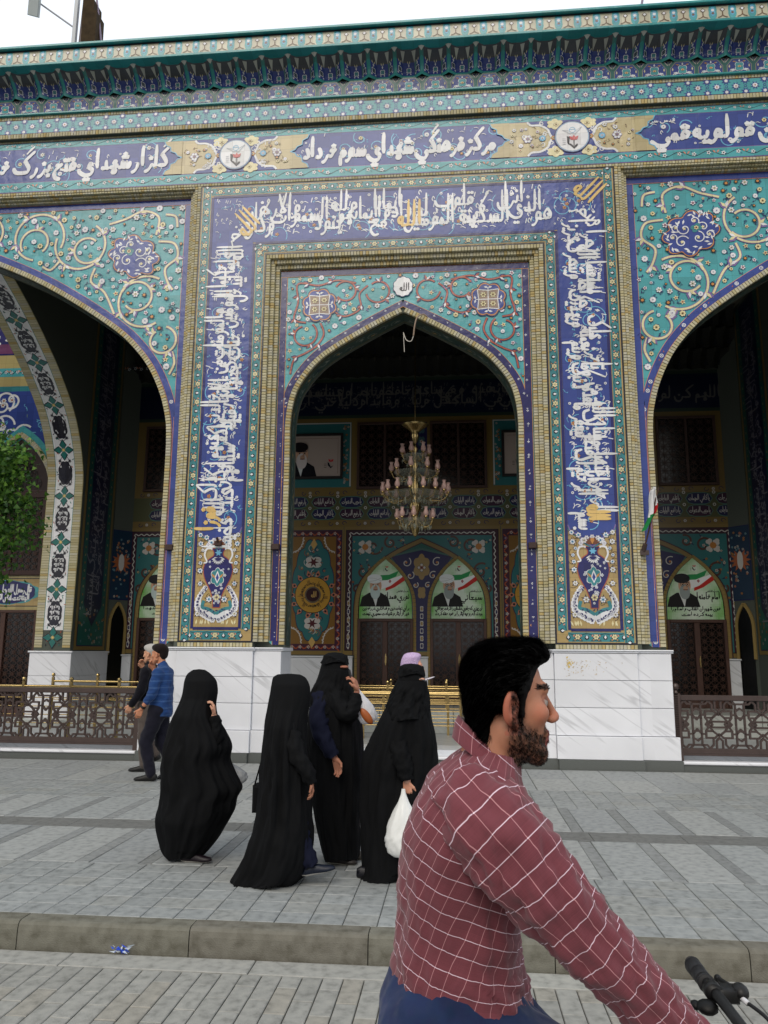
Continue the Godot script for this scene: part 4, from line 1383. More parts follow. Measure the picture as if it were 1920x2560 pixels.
func frieze() -> void:
	# vine borders above and below
	var fv := func(m, i, st, w): m_vine(m, i, st, w)
	for y in [10.322, 9.533]:
		var o := Mos.new()
		band(o, band_straight(Vector2(-9.4, y), Vector2(9.4, y)), 0.128 if y > 10 else 0.195, TURQ, LIL, 0.46, fv, 0)
		put("vine_border", o.mesh(), M.glaze, shrine, Transform3D(Basis(), Vector3(0, 0, -0.008)))
	# lettered cartouches: right edge, left edge, text
	for q in [[1.75, -1.89, "مرکز فرهنگی شهدای سوم خرداد"], [-3.82, -9.4, "گلزار شهدای فتح بزرگ خرمشهر سوم خرداد"], [9.3, 3.82, "مزار بزرگ شیعه محمد بن قولویه قمی"]]:
		var o := Mos.new()
		var x1: float = q[0]
		var x0: float = q[1]
		o.rect(x0 - 0.02, 9.632, x1 + 0.02, 10.256, COB, 1)
		for k in int((x1 - x0) * 5.0):
			var c := Vector2(R(x0 + 0.1, x1 - 0.1), R(9.72, 10.17))
			o.rib(spiral(c, R(0.10, 0.2), 0.03, R(0, TAU), 5.0, 18), 0.017, SKYB, 2)
			any_flower(o, c, 0.045, 3)
			twigs(o, Vector2(R(x0 + 0.1, x1 - 0.1), R(9.7, 10.2)), 0.06, SKYB, 2)
		var tx := 0.36
		line(o, q[2], Vector2(x1 - 0.22, 9.82), x1 - x0 - 0.42, 0.2, 0.082, WHI, 5, 0.2, 1.12)
		marks(o, x0 + 0.2, 9.68, x1 - 0.2, 10.2, int((x1 - x0) * 9), 0.075, WHI, 4)
		if x0 > 3:
			line(o, "قدس سره", Vector2(x0 + 0.62, 10.13), 0.45, 0.045, 0.018, WHI, 6)
		# pointed, lobed ends on khaki ground
		for e in [[x1, 1.0], [x0, -1.0]]:
			var ex: float = e[0]
			var s: float = e[1]
			if absf(ex) > 9.0:
				continue
			o.rect(minf(ex, ex + 0.0), 9.632, maxf(ex, ex), 10.256, OCH, 2)
			for h in [1.0, -1.0]:
				var pp := PackedVector2Array([Vector2(ex + 0.02 * s, 9.944 + 0.313 * h), Vector2(ex - 0.30 * s, 9.944 + 0.313 * h), Vector2(ex - 0.27 * s, 9.944 + 0.24 * h), Vector2(ex - 0.19 * s, 9.944 + 0.2 * h), Vector2(ex - 0.18 * s, 9.944 + 0.12 * h), Vector2(ex - 0.10 * s, 9.944 + 0.09 * h), Vector2(ex - 0.06 * s, 9.944 + 0.03 * h), Vector2(ex + 0.02 * s, 9.944)])
				o.poly(pp, lin(188, 172, 132), 7)
				o.rib(pp.slice(1, 8), 0.018, SKYB, 8)
		put("inscription_panel", o.mesh(), M.glaze, shrine, Transform3D(Basis(), Vector3(0, 0, -0.009)))
	# medallions with the emblem
	for cx in [2.785, -2.86]:
		var o := Mos.new()
		var c := Vector2(cx, 9.944)
		var hw := 1.05 if cx > 0 else 0.97
		o.rect(cx - hw, 9.632, cx + hw, 10.256, lin(196, 180, 140), 1)
		for s in [1.0, -1.0]:
			for h in [1.0, -1.0]:
				# blue and white scalloped wing
				var pp := PackedVector2Array([Vector2(cx, 9.944 + 0.312 * h), Vector2(cx + 0.72 * s, 9.944 + 0.312 * h), Vector2(cx + 0.66 * s, 9.944 + 0.25 * h), Vector2(cx + 0.52 * s, 9.944 + 0.24 * h), Vector2(cx + 0.40 * s, 9.944 + 0.17 * h), Vector2(cx + 0.36 * s, 9.944 + 0.08 * h), Vector2(cx + 0.32 * s, 9.944), Vector2(cx, 9.944)])
				o.poly(pp, COB, 2)
				o.rib(curve(pp.slice(1, 7), 4), 0.035, WHI, 3)
				for k in 7:
					o.rib(spiral(Vector2(cx + R(0.28, 0.5) * s, 9.944 + R(0.06, 0.28) * h), 0.05, 0.01, R(0, 6), 5.0, 10), 0.014, WHI, 4)
				o.poly(lobes(Vector2(cx + 0.27 * s, 9.944 + 0.25 * h), 0.14, 0.1, 6, 0.25, 24), CRM, 4)
				o.flower(Vector2(cx + 0.25 * s, 9.944 + 0.24 * h), 0.045, 4, CRM, OCH, DRK, 5)
				for k in 6:
					any_flower(o, Vector2(cx + R(0.5, hw - 0.06) * s, 9.944 + R(0.03, 0.21) * h), R(0.025, 0.045), 5)
				for k in 6:
					twigs(o, Vector2(cx + R(0.48, hw - 0.06) * s, 9.944 + R(0.0, 0.2) * h), 0.05, lin(110, 80, 60), 3)
			o.flower(Vector2(cx + 0.30 * s, 9.944), 0.045, 6, ORA, CRM, DRK, 5)
			o.flower(Vector2(cx + 0.72 * s, 9.944), 0.08, 6, WHI, lin(160, 140, 120), LIL, 5)
			o.flower(Vector2(cx + 0.48 * s, 9.944), 0.06, 8, SKYB, WHI, NAVY, 5)
		o.disc(c, 0.29, NAVY, 8, 32)
		o.disc(c, 0.275, lin(150, 176, 204), 9, 32)
		o.disc(c, 0.257, WHI, 10, 32)
		emblem(o, c + Vector2(0, 0.01), 0.257)
		put("emblem_medallion", o.mesh(), M.glaze, shrine, Transform3D(Basis(), Vector3(0, 0, -0.006)))
	# band of eight-petalled white stars
	var o := Mos.new()
	o.rect(-9.4, 10.512, 9.4, 10.783, lin(90, 60, 80), 0)
	o.rect(-9.4, 10.522, 9.4, 10.773, TURQ, 1)
	for i in 126:
		var x := -9.35 + i * 0.149
		for h in [0, 1, 2]:
			if (i % 2 == 1) == (h == 1):
				var y: float = [10.545, 10.647, 10.75][h]
				var c := Vector2(x, y)
				for k in 8:
					o.leaf(c, k * PI / 4 + PI / 8, 0.082, 0.03, COB, 2)
				if h == 1:
					o.star(c, 0.030, 0.047, 8, WHI, 4)
					o.disc(c, 0.014, RED, 5, 6)
				else:
					o.star(c, 0.022, 0.032, 8, WHI, 4)
		if i % 2 == 0:
			o.ring(Vector2(x, 10.647), 0.016, 0.026, COB, 2, 8)
	put("star_border", o.mesh(), M.glaze, shrine, Transform3D(Basis(), Vector3(0, 0, 0.071)))
	# ---- cornice: a tier of flat panels, a tier of hollow niches, then the fascia
	var flat := Mos.new()
	flat.rect(-0.2235, 0, 0.2235, 0.275, lin(52, 108, 104), 0)
	var hx := PackedVector2Array([Vector2(-0.195, 0.0), Vector2(0.195, 0), Vector2(0.195, 0.15), Vector2(0.11, 0.255), Vector2(-0.11, 0.255), Vector2(-0.195, 0.15)])
	flat.poly(hx, lin(150, 150, 130), 1)
	var hx2 := PackedVector2Array([Vector2(-0.183, 0.008), Vector2(0.183, 0.008), Vector2(0.183, 0.148), Vector2(0.104, 0.246), Vector2(-0.104, 0.246), Vector2(-0.183, 0.148)])
	flat.poly(hx2, COB, 2)
	for s in [1.0, -1.0]:
		flat.t3(Vector2(0.216 * s, 0.19), Vector2(0.216 * s, 0.272), Vector2(0.15 * s, 0.268), lin(190, 190, 180), 2)
		flat.t3(Vector2(0.21 * s, 0.215), Vector2(0.21 * s, 0.264), Vector2(0.175 * s, 0.262), NAVY, 3)
		flat.flower(Vector2(0.13 * s, 0.045), 0.028, 4, WHI, CRM, COB, 3)
		flat.leaf(Vector2(0.05 * s, 0.06), 0.15 if s > 0 else PI - 0.15, 0.1, 0.04, WHI, 3)
		flat.leaf(Vector2(0.155 * s, 0.10), PI / 2, 0.06, 0.026, CRM, 3)
		flat.leaf(Vector2(0.05 * s, 0.2), 0.2 if s > 0 else PI - 0.2, 0.06, 0.022, ORA, 3)
		for k in 4:
			flat.leaf(Vector2(R(0.02, 0.15) * s, R(0.03, 0.2)), R(0, 6), 0.035, 0.012, SKYB, 3)
	flat.poly(lobes(Vector2(0, 0.118), 0.085, 0.088, 4, 0.34, 40, 0.0), WHI, 4)
	flat.leaf(Vector2(0, 0.19), PI / 2, 0.05, 0.03, WHI, 4)
	flat.leaf(Vector2(0, 0.045), -PI / 2, 0.035, 0.03, WHI, 4)
	flat.poly(lobes(Vector2(0, 0.118), 0.074, 0.077, 4, 0.34, 40, 0.0), TURQ, 5)
	for k in 5:
		flat.leaf(Vector2(0, 0.10), PI / 2 + (k - 2) * 0.55, 0.05, 0.02, NAVY, 6)
		flat.leaf(Vector2(0, 0.10), PI / 2 + (k - 2) * 0.5, 0.042, 0.018, CRM, 7)
	flat.disc(Vector2(0, 0.115), 0.014, ORA, 8, 6)
	var fmesh := flat.mesh()
	# niche: local x across, y up 0..0.46 along the hollow
	var ni := Mos.new()
	var nx := 14
	var ny := 10
	for i in nx:
		for j in ny:
			var u0 := -0.2235 + 0.447 * i / nx
			var u1 := -0.2235 + 0.447 * (i + 1) / nx
			var v0 := float(j) / ny
			var v1 := float(j + 1) / ny
			var e := absf((u0 + u1) * 0.5) / 0.2235
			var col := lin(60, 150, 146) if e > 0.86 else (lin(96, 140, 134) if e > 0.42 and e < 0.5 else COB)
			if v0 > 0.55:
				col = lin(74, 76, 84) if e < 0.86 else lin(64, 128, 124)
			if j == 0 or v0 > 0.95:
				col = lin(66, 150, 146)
			ni.rect(u0, v0, u1, v1, col, 0)
	for s in [-1, 0, 1]:
		var x: float = s * 0.145
		var w := 0.05 if s == 0 else 0.034
		var q := lobes(Vector2(x, 0.32), w, 0.13, 4, 0.3, 24)
		ni.poly(q, WHI, 3)
		ni.poly(lobes(Vector2(x, 0.32), w * 0.72, 0.1, 4, 0.3, 24), TURQ2 if s == 0 else lin(70, 84, 96), 4)
		ni.leaf(Vector2(x, 0.45), PI / 2, 0.12, 0.025, WHI, 3)
		for h in [1.0, -1.0]:
			ni.leaf(Vector2(x + 0.03 * h, 0.12), PI / 2, 0.09, 0.025, WHI, 3)
			ni.leaf(Vector2(x + 0.012 * h, 0.55), PI / 2 - h * 0.1, 0.09, 0.016, CRM, 3)
	for h in [1.0, -1.0]:
		ni.t3(Vector2(0.10 * h, 0.56), Vector2(0.055 * h, 0.84), Vector2(0.125 * h, 0.84), lin(190, 190, 182), 3)
		ni.t3(Vector2(0.095 * h, 0.66), Vector2(0.07 * h, 0.8), Vector2(0.11 * h, 0.8), DRK, 4)
		ni.t3(Vector2(0.2235 * h, 0.72), Vector2(0.15 * h, 0.94), Vector2(0.2235 * h, 0.94), lin(205, 205, 198), 3)
	var hollow := func(p: Vector3) -> Vector3:
		var e := absf(p.x) / 0.2235
		var w := clampf((e - 0.42) / 0.58, 0.0, 1.0)
		var v := p.y
		var zc := 0.10 + 0.44 * pow(maxf(0.0, v - 0.15) / 0.85, 2.4)
		var zr := 0.20 + 0.34 * pow(v, 1.5)
		var z := lerpf(zc, zr, w)
		return Vector3(p.x * (1.0 - 0.0 * v), 11.125 + 0.335 * pow(v, 0.8), z + p.z * 0.8)
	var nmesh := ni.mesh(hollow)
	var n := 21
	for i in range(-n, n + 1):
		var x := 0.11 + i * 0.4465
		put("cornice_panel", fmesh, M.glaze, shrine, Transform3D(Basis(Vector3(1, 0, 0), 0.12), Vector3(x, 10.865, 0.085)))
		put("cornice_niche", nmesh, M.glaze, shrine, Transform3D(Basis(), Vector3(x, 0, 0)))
	var s := Sol.new()
	s.col = lin(52, 146, 150)
	s.cbox(Vector3(-14.8, 10.845, 0.0), Vector3(14.8, 10.885, 0.125), 0.008)
	put("cornice_ledge", s.mesh(), M.glaze, shrine)
	s = Sol.new()
	s.col = lin(52, 146, 150)
	s.cbox(Vector3(-14.8, 11.425, 0.40), Vector3(14.8, 11.475, 0.585), 0.008)
	s.cbox(Vector3(-14.8, 11.735, -0.62), Vector3(14.8, 11.79, 0.63), 0.01)
	s.col = DRK
	s.box(Vector3(-14.8, 11.715, 0.50), Vector3(14.8, 11.735, 0.575))
	put("fascia_ledge", s.mesh(), M.glaze, shrine)
	o = Mos.new()
	o.rect(-9.4, 11.475, 9.4, 11.716, lin(196, 190, 168), 0)
	for i in 62:
		var x := -9.3 + i * 0.30
		o.poly(lobes(Vector2(x + 0.15, 11.61), 0.085, 0.14, 2, 0.3, 16), TURQ, 1)
		o.poly(lobes(Vector2(x + 0.15, 11.62), 0.045, 0.085, 2, 0.3, 16), SKYB, 2)
		o.disc(Vector2(x + 0.15, 11.64), 0.025, WHI, 3, 7)
		o.star(Vector2(x + 0.15, 11.585), 0.016, 0.03, 6, lin(120, 90, 80), 3)
		o.disc(Vector2(x, 11.645), 0.042, lin(96, 74, 60), 2, 4)
		o.disc(Vector2(x, 11.645), 0.028, WHI, 3, 4)
		for h in [1.0, -1.0]:
			o.rib(curve(PackedVector2Array([Vector2(x, 11.60), Vector2(x, 11.55), Vector2(x + 0.03 * h, 11.52), Vector2(x + 0.075 * h, 11.505)]), 3), 0.014, lin(110, 84, 66), 2)
	put("fascia_panel", o.mesh(), M.glaze, shrine, Transform3D(Basis(), Vector3(0, 0, 0.558)))

func emblem(o: Mos, c: Vector2, r: float) -> void:   # dove over a red flower, dark wedge below
	var k := o.tf
	o.tf = k * Transform2D(Vector2(r, 0), Vector2(0, r), c)
	var gy := lin(170, 176, 184)
	for q in [[[-0.62, 0.42], [-0.2, 0.36], [0.02, 0.2], [-0.12, 0.12], [-0.34, 0.28]], [[0.64, 0.62], [0.2, 0.36], [0.02, 0.14], [0.2, 0.1], [0.38, 0.3]]]:
		var p := PackedVector2Array()
		for e in q:
			p.append(Vector2(e[0], e[1]))
		o.poly(p, lin(206, 210, 216), 11)
		o.rib(closed(p), 0.025, gy, 12)
	o.ring(Vector2(0.02, 0.42), 0.17, 0.2, SKYB, 12, 12)
	o.rib(PackedVector2Array([Vector2(-0.18, 0.45), Vector2(0.22, 0.45)]), 0.03, SKYB, 12)
	o.poly(PackedVector2Array([Vector2(-0.34, -0.0), Vector2(-0.14, -0.06), Vector2(-0.22, -0.62), Vector2(-0.32, -0.5)]), DRK, 12)
	o.poly(PackedVector2Array([Vector2(-0.3, -0.5), Vector2(0.1, -0.92), Vector2(0.34, -0.68), Vector2(0.3, -0.56), Vector2(0.1, -0.74), Vector2(-0.1, -0.56)]), DRK, 13)
	for h in [1.0, -1.0]:
		o.leaf(Vector2(0.1, -0.32), PI / 2 - 0.75 * h, 0.42, 0.24, lin(206, 92, 96), 13)
	o.leaf(Vector2(0.1, -0.34), PI / 2, 0.4, 0.26, lin(214, 104, 106), 14)
	o.rib(PackedVector2Array([Vector2(0.1, -0.34), Vector2(0.1, -0.74)]), 0.1, lin(120, 120, 124), 12)
	for i in 4:
		o.rib(PackedVector2Array([Vector2(-0.62, -0.18 - i * 0.13), Vector2(-0.42, -0.2 - i * 0.13)]), 0.03, gy, 12)
	o.tf = k

# ------------------------------------------------------------------ ground
func in_view(p: Vector3) -> bool:
	var q := p - CAM
	var b := Basis.from_euler(Vector3(deg_to_rad(10.173), deg_to_rad(5.345), deg_to_rad(0.401)))
	var l := b.inverse() * q
	return l.z < -0.4 and absf(l.x / -l.z) < 0.53 and absf(l.y / -l.z) < 0.70

func pavers(nm: String, root: Node3D, list: Array, most: int, tones: Array, y: float, th: float, bev: float) -> void:   # list: [x, z, width, depth]
	var order := []
	for i in list.size():
		var p := Vector3(list[i][0], y, list[i][1])
		var d := (p - CAM).length()
		order.append([d + (0.0 if in_view(p) else 1000.0), i])
	order.sort_custom(func(a, b): return a[0] < b[0])
	var mats := []
	for t in tones:
		var mm: StandardMaterial3D = M.paver.duplicate()
		mm.vertex_color_use_as_albedo = false
		mm.albedo_color = (t as Color).linear_to_srgb()
		mats.append(mm)
	var shapes := {}
	var rest := Sol.new()
	for k in order.size():
		var e: Array = list[order[k][1]]
		var t := Transform3D(Basis(Vector3.RIGHT, -PI / 2 + R(-0.004, 0.004)) * Basis(Vector3.UP, R(-0.003, 0.003)), Vector3(e[0], y + R(-0.0015, 0.0015), e[1]))
		if k < most and order[k][0] < 1000.0:
			var key := Vector2i(roundi(e[2] * 1000), roundi(e[3] * 1000))
			if not shapes.has(key):
				var s := Sol.new()
				s.cbox(Vector3(-e[2] * 0.5, -e[3] * 0.5, -th), Vector3(e[2] * 0.5, e[3] * 0.5, 0), bev)
				shapes[key] = s.mesh()
			put(nm, shapes[key], mats[rng.randi() % mats.size()], root, t)
		else:
			rest.tf = t
			rest.col = tones[rng.randi() % tones.size()]
			rest.cbox(Vector3(-e[2] * 0.5, -e[3] * 0.5, -th), Vector3(e[2] * 0.5, e[3] * 0.5, 0), bev)
	if rest.v.size():
		stuff(put(nm + "_field", rest.mesh(), M.paver, root))

func ground() -> void:
	var g := Sol.new()
	g.box(Vector3(-120, -1.0, -120), Vector3(120, -0.172, 120))
	var o := put("ground", g.mesh(), M.joint, self)
	o.set_meta("kind", "structure")
	# pavement bed
	var s := Sol.new()
	s.box(Vector3(-30, -0.4, -14), Vector3(30, -0.012, 6.84))
	var pv := put("pavement", s.mesh(), M.joint, self)
	pv.set_meta("kind", "structure")
	var base := lin(156, 159, 159)
	var tones := [base, base * 0.93, base * 1.05, base * 0.97, Color(base.r * 1.0, base.g * 0.98, base.b * 0.95)]
	var sq := []
	for r in 6:
		for i in range(-52, 52):
			sq.append([0.02 + i * 0.2085, 5.575 + 0.0965 + r * 0.193, 0.2035, 0.188])
	for r in 5:
		for i in range(-52, 52):
			sq.append([0.08 + i * 0.21, 1.88 + 0.106 + r * 0.212, 0.206, 0.208])
	pavers("paving_stone", pv, sq, 296, tones, 0.0, 0.05, 0.004)
	var sl := []
	var st := []
	for i in range(-16, 18):
		var x := 1.91 + (i - 8) * 0.4975
		for z in [[2.945, 4.045], [4.405, 5.57]]:
			st.append([x, (z[0] + z[1]) * 0.5, 0.104, z[1] - z[0] - 0.006])
			var xm: float = x + 0.24875
			sl.append([xm, (z[0] + z[1]) * 0.5, 0.386, z[1] - z[0] - 0.006])
		for k in 2:
			sl.append([x + 0.1, 0.2 + 0.84 * (k + 0.5), 0.49, 0.834])
	var stones := [lin(163, 166, 166), lin(158, 161, 162), lin(168, 170, 169)]
	pavers("paving_slab", pv, sl, 250, stones, 0.0, 0.05, 0.004)
	pavers("paving_strip", pv, st, 250, [lin(140, 142, 142), lin(148, 150, 150)], -0.001, 0.05, 0.005)
	# drain channel: grooved grating
	var ch := []
	for i in range(-12, 13):
		ch.append([i * 0.8, 4.225, 0.796, 0.352])
	var cm := Sol.new()
	cm.col = lin(118, 119, 118)
	for k in 7:
		cm.cbox(Vector3(-0.398, -0.174 + k * 0.0505, -0.03), Vector3(0.398, -0.174 + k * 0.0505 + 0.036, 0.0), 0.003)
	var cmm := cm.mesh()
	for c in ch:
		put("drain_grating", cmm, M.paver, pv, Transform3D(Basis(Vector3.RIGHT, -PI / 2), Vector3(c[0], -0.001, c[1])))
	# kerb stones
	var kb := Sol.new()
	kb.box(Vector3(-30, -0.3, 6.75), Vector3(30, -0.02, 6.82))
	var kerb := put("kerb", kb.mesh(), M.joint, self)
	kerb.set_meta("kind", "structure")
	for i in range(-12, 13):
		var w := 1.06
		var pr := PackedVector2Array([Vector2(6.735, -0.3), Vector2(6.735, 0.0), Vector2(6.845, 0.0), Vector2(6.862, -0.006), Vector2(6.874, -0.02), Vector2(6.88, -0.05), Vector2(6.886, -0.3)])
		var k := Sol.new()
		k.col = lin(122, 120, 112) * R(0.93, 1.07)
		k.tf = Transform3D(Basis(Vector3(0, 0, -1), Vector3(0, 1, 0), Vector3(1, 0, 0)), Vector3(i * w + 0.3, R(-0.002, 0.002), 0))
		var fl := PackedVector2Array()
		for q in pr:
			fl.append(Vector2(-q.x, q.y))
		k.prism(fl, 0.0, w - 0.006)
		put("kerb_stone", k.mesh(), M.kerb, kerb)
	# road: gutter slabs, then long narrow setts that run away from the kerb
	s = Sol.new()
	s.box(Vector3(-30, -0.4, 6.86), Vector3(30, -0.163, 24))
	var road := put("road", s.mesh(), M.joint, self)
	road.set_meta("kind", "structure")
	var gt := []
	for i in range(-8, 9):
		gt.append([i * 1.1 + 0.2, 7.005, 1.094, 0.19])
	pavers("gutter_slab", road, gt, 60, [lin(172, 171, 165), lin(164, 163, 158)], -0.15, 0.04, 0.005)
	var rs := []
	for i in range(-40, 44):
		for k in 18:
			var zz := 7.112 + (0.15 if i % 2 else 0.0) + 0.303 * k
			rs.append([i * 0.1135 + 0.02, zz + 0.148, 0.1075, 0.297])
		if i % 2:
			rs.append([i * 0.1135 + 0.02, 7.187, 0.1075, 0.147])
	var rb := lin(158, 157, 152)
	pavers("road_sett", road, rs, 290, [rb, rb * 0.93, rb * 1.05, Color(rb.r * 1.02, rb.g * 0.98, rb.b * 0.93)], -0.15, 0.04, 0.004)

# ------------------------------------------------------------------ the porch behind the arches
const IC := 0.04   # middle line of the inner wall
const IZ := -6.0

func wood_door(x0: float, x1: float, y0: float, y1: float, z: float, fr: Node3D, at := Transform3D()) -> void:
	var s := Sol.new()
	s.tf = at
	s.col = Color.WHITE
	var f := 0.07
	s.cbox(Vector3(x0, y0, z), Vector3(x0 + f, y1, z + 0.09), 0.01)
	s.cbox(Vector3(x1 - f, y0, z), Vector3(x1, y1, z + 0.09), 0.01)
	s.cbox(Vector3(x0 + f, y1 - f, z), Vector3(x1 - f, y1, z + 0.088), 0.01)
	s.cbox(Vector3((x0 + x1) * 0.5 - 0.06, y0, z), Vector3((x0 + x1) * 0.5 + 0.06, y1 - f, z + 0.084), 0.01)
	s.cbox(Vector3(x0 + f, y0, z), Vector3(x1 - f, y0 + 0.22, z + 0.06), 0.01)
	var d := put("door", s.mesh(), M.wood, fr)
	for q in [[x0 + f, (x0 + x1) * 0.5 - 0.06], [(x0 + x1) * 0.5 + 0.06, x1 - f]]:
		lattice("lattice_panel", q[0], q[1], y0 + 0.22, y1 - f, z + 0.02, 0.16, d, at)
	var h := Sol.new()
	h.tf = at
	h.tube(PackedVector3Array([Vector3((x0 + x1) * 0.5 + 0.02, y0 + 0.85, z + 0.12), Vector3((x0 + x1) * 0.5 + 0.02, y0 + 1.1, z + 0.12)]), 0.012)
	h.box(Vector3((x0 + x1) * 0.5, y0 + 0.9, z + 0.08), Vector3((x0 + x1) * 0.5 + 0.04, y0 + 1.05, z + 0.1))
	put("handle", h.mesh(), M.brass, d)

func lattice(nm: String, x0: float, x1: float, y0: float, y1: float, z: float, p: float, root: Node3D, at := Transform3D(), bar := 0.012) -> void:   # star lattice over dark glass
	var s := Sol.new()
	s.tf = at
	s.col = lin(20, 18, 18)
	s.box(Vector3(x0, y0, z - 0.02), Vector3(x1, y1, z))
	var nx := maxi(1, roundi((x1 - x0) / p))
	var ny := maxi(1, roundi((y1 - y0) / p))
	var dx := (x1 - x0) / nx
	var dy := (y1 - y0) / ny
	var m := Mos.new()
	for i in nx:
		for j in ny:
			var c := Vector2(x0 + dx * (i + 0.5), y0 + dy * (j + 0.5))
			for k in 4:
				var e := Vector2.from_angle(k * PI / 2 + PI / 4)
				m.rib(PackedVector2Array([c + e.rotated(-0.39) * dx * 0.22, c + e * dx * 0.70, c + e.rotated(0.39) * dx * 0.22]), bar, lin(66, 44, 36), 14)
			m.rib(PackedVector2Array([c - Vector2(dx * 0.5, 0), c + Vector2(dx * 0.5, 0)]), bar * 0.8, lin(56, 38, 32), 12)
			m.rib(PackedVector2Array([c - Vector2(0, dy * 0.5), c + Vector2(0, dy * 0.5)]), bar * 0.8, lin(56, 38, 32), 10)
			m.ring(c, dx * 0.12, dx * 0.12 + bar, lin(74, 50, 40), 16, 8)
	var o := put(nm, s.mesh(), M.dark_pane, root)
	put("lattice", m.mesh(), M.paint, o, at * Transform3D(Basis(), Vector3(0, 0, z)))

func arch_pts(cx: float, hw: float, ys: float, ya: float, n := 9) -> PackedVector2Array:   # pointed arch, left foot to right foot
	var r := curve(PackedVector2Array([Vector2(hw, ys), Vector2(hw * 0.96, ys + (ya - ys) * 0.28), Vector2(hw * 0.80, ys + (ya - ys) * 0.52), Vector2(hw * 0.45, ys + (ya - ys) * 0.79), Vector2(0, ya)]), n)
	var o := PackedVector2Array()
	for p in r:
		o.append(Vector2(cx - p.x, p.y))
	for i in range(r.size() - 2, -1, -1):
		o.append(Vector2(cx + r[i].x, r[i].y))
	return o

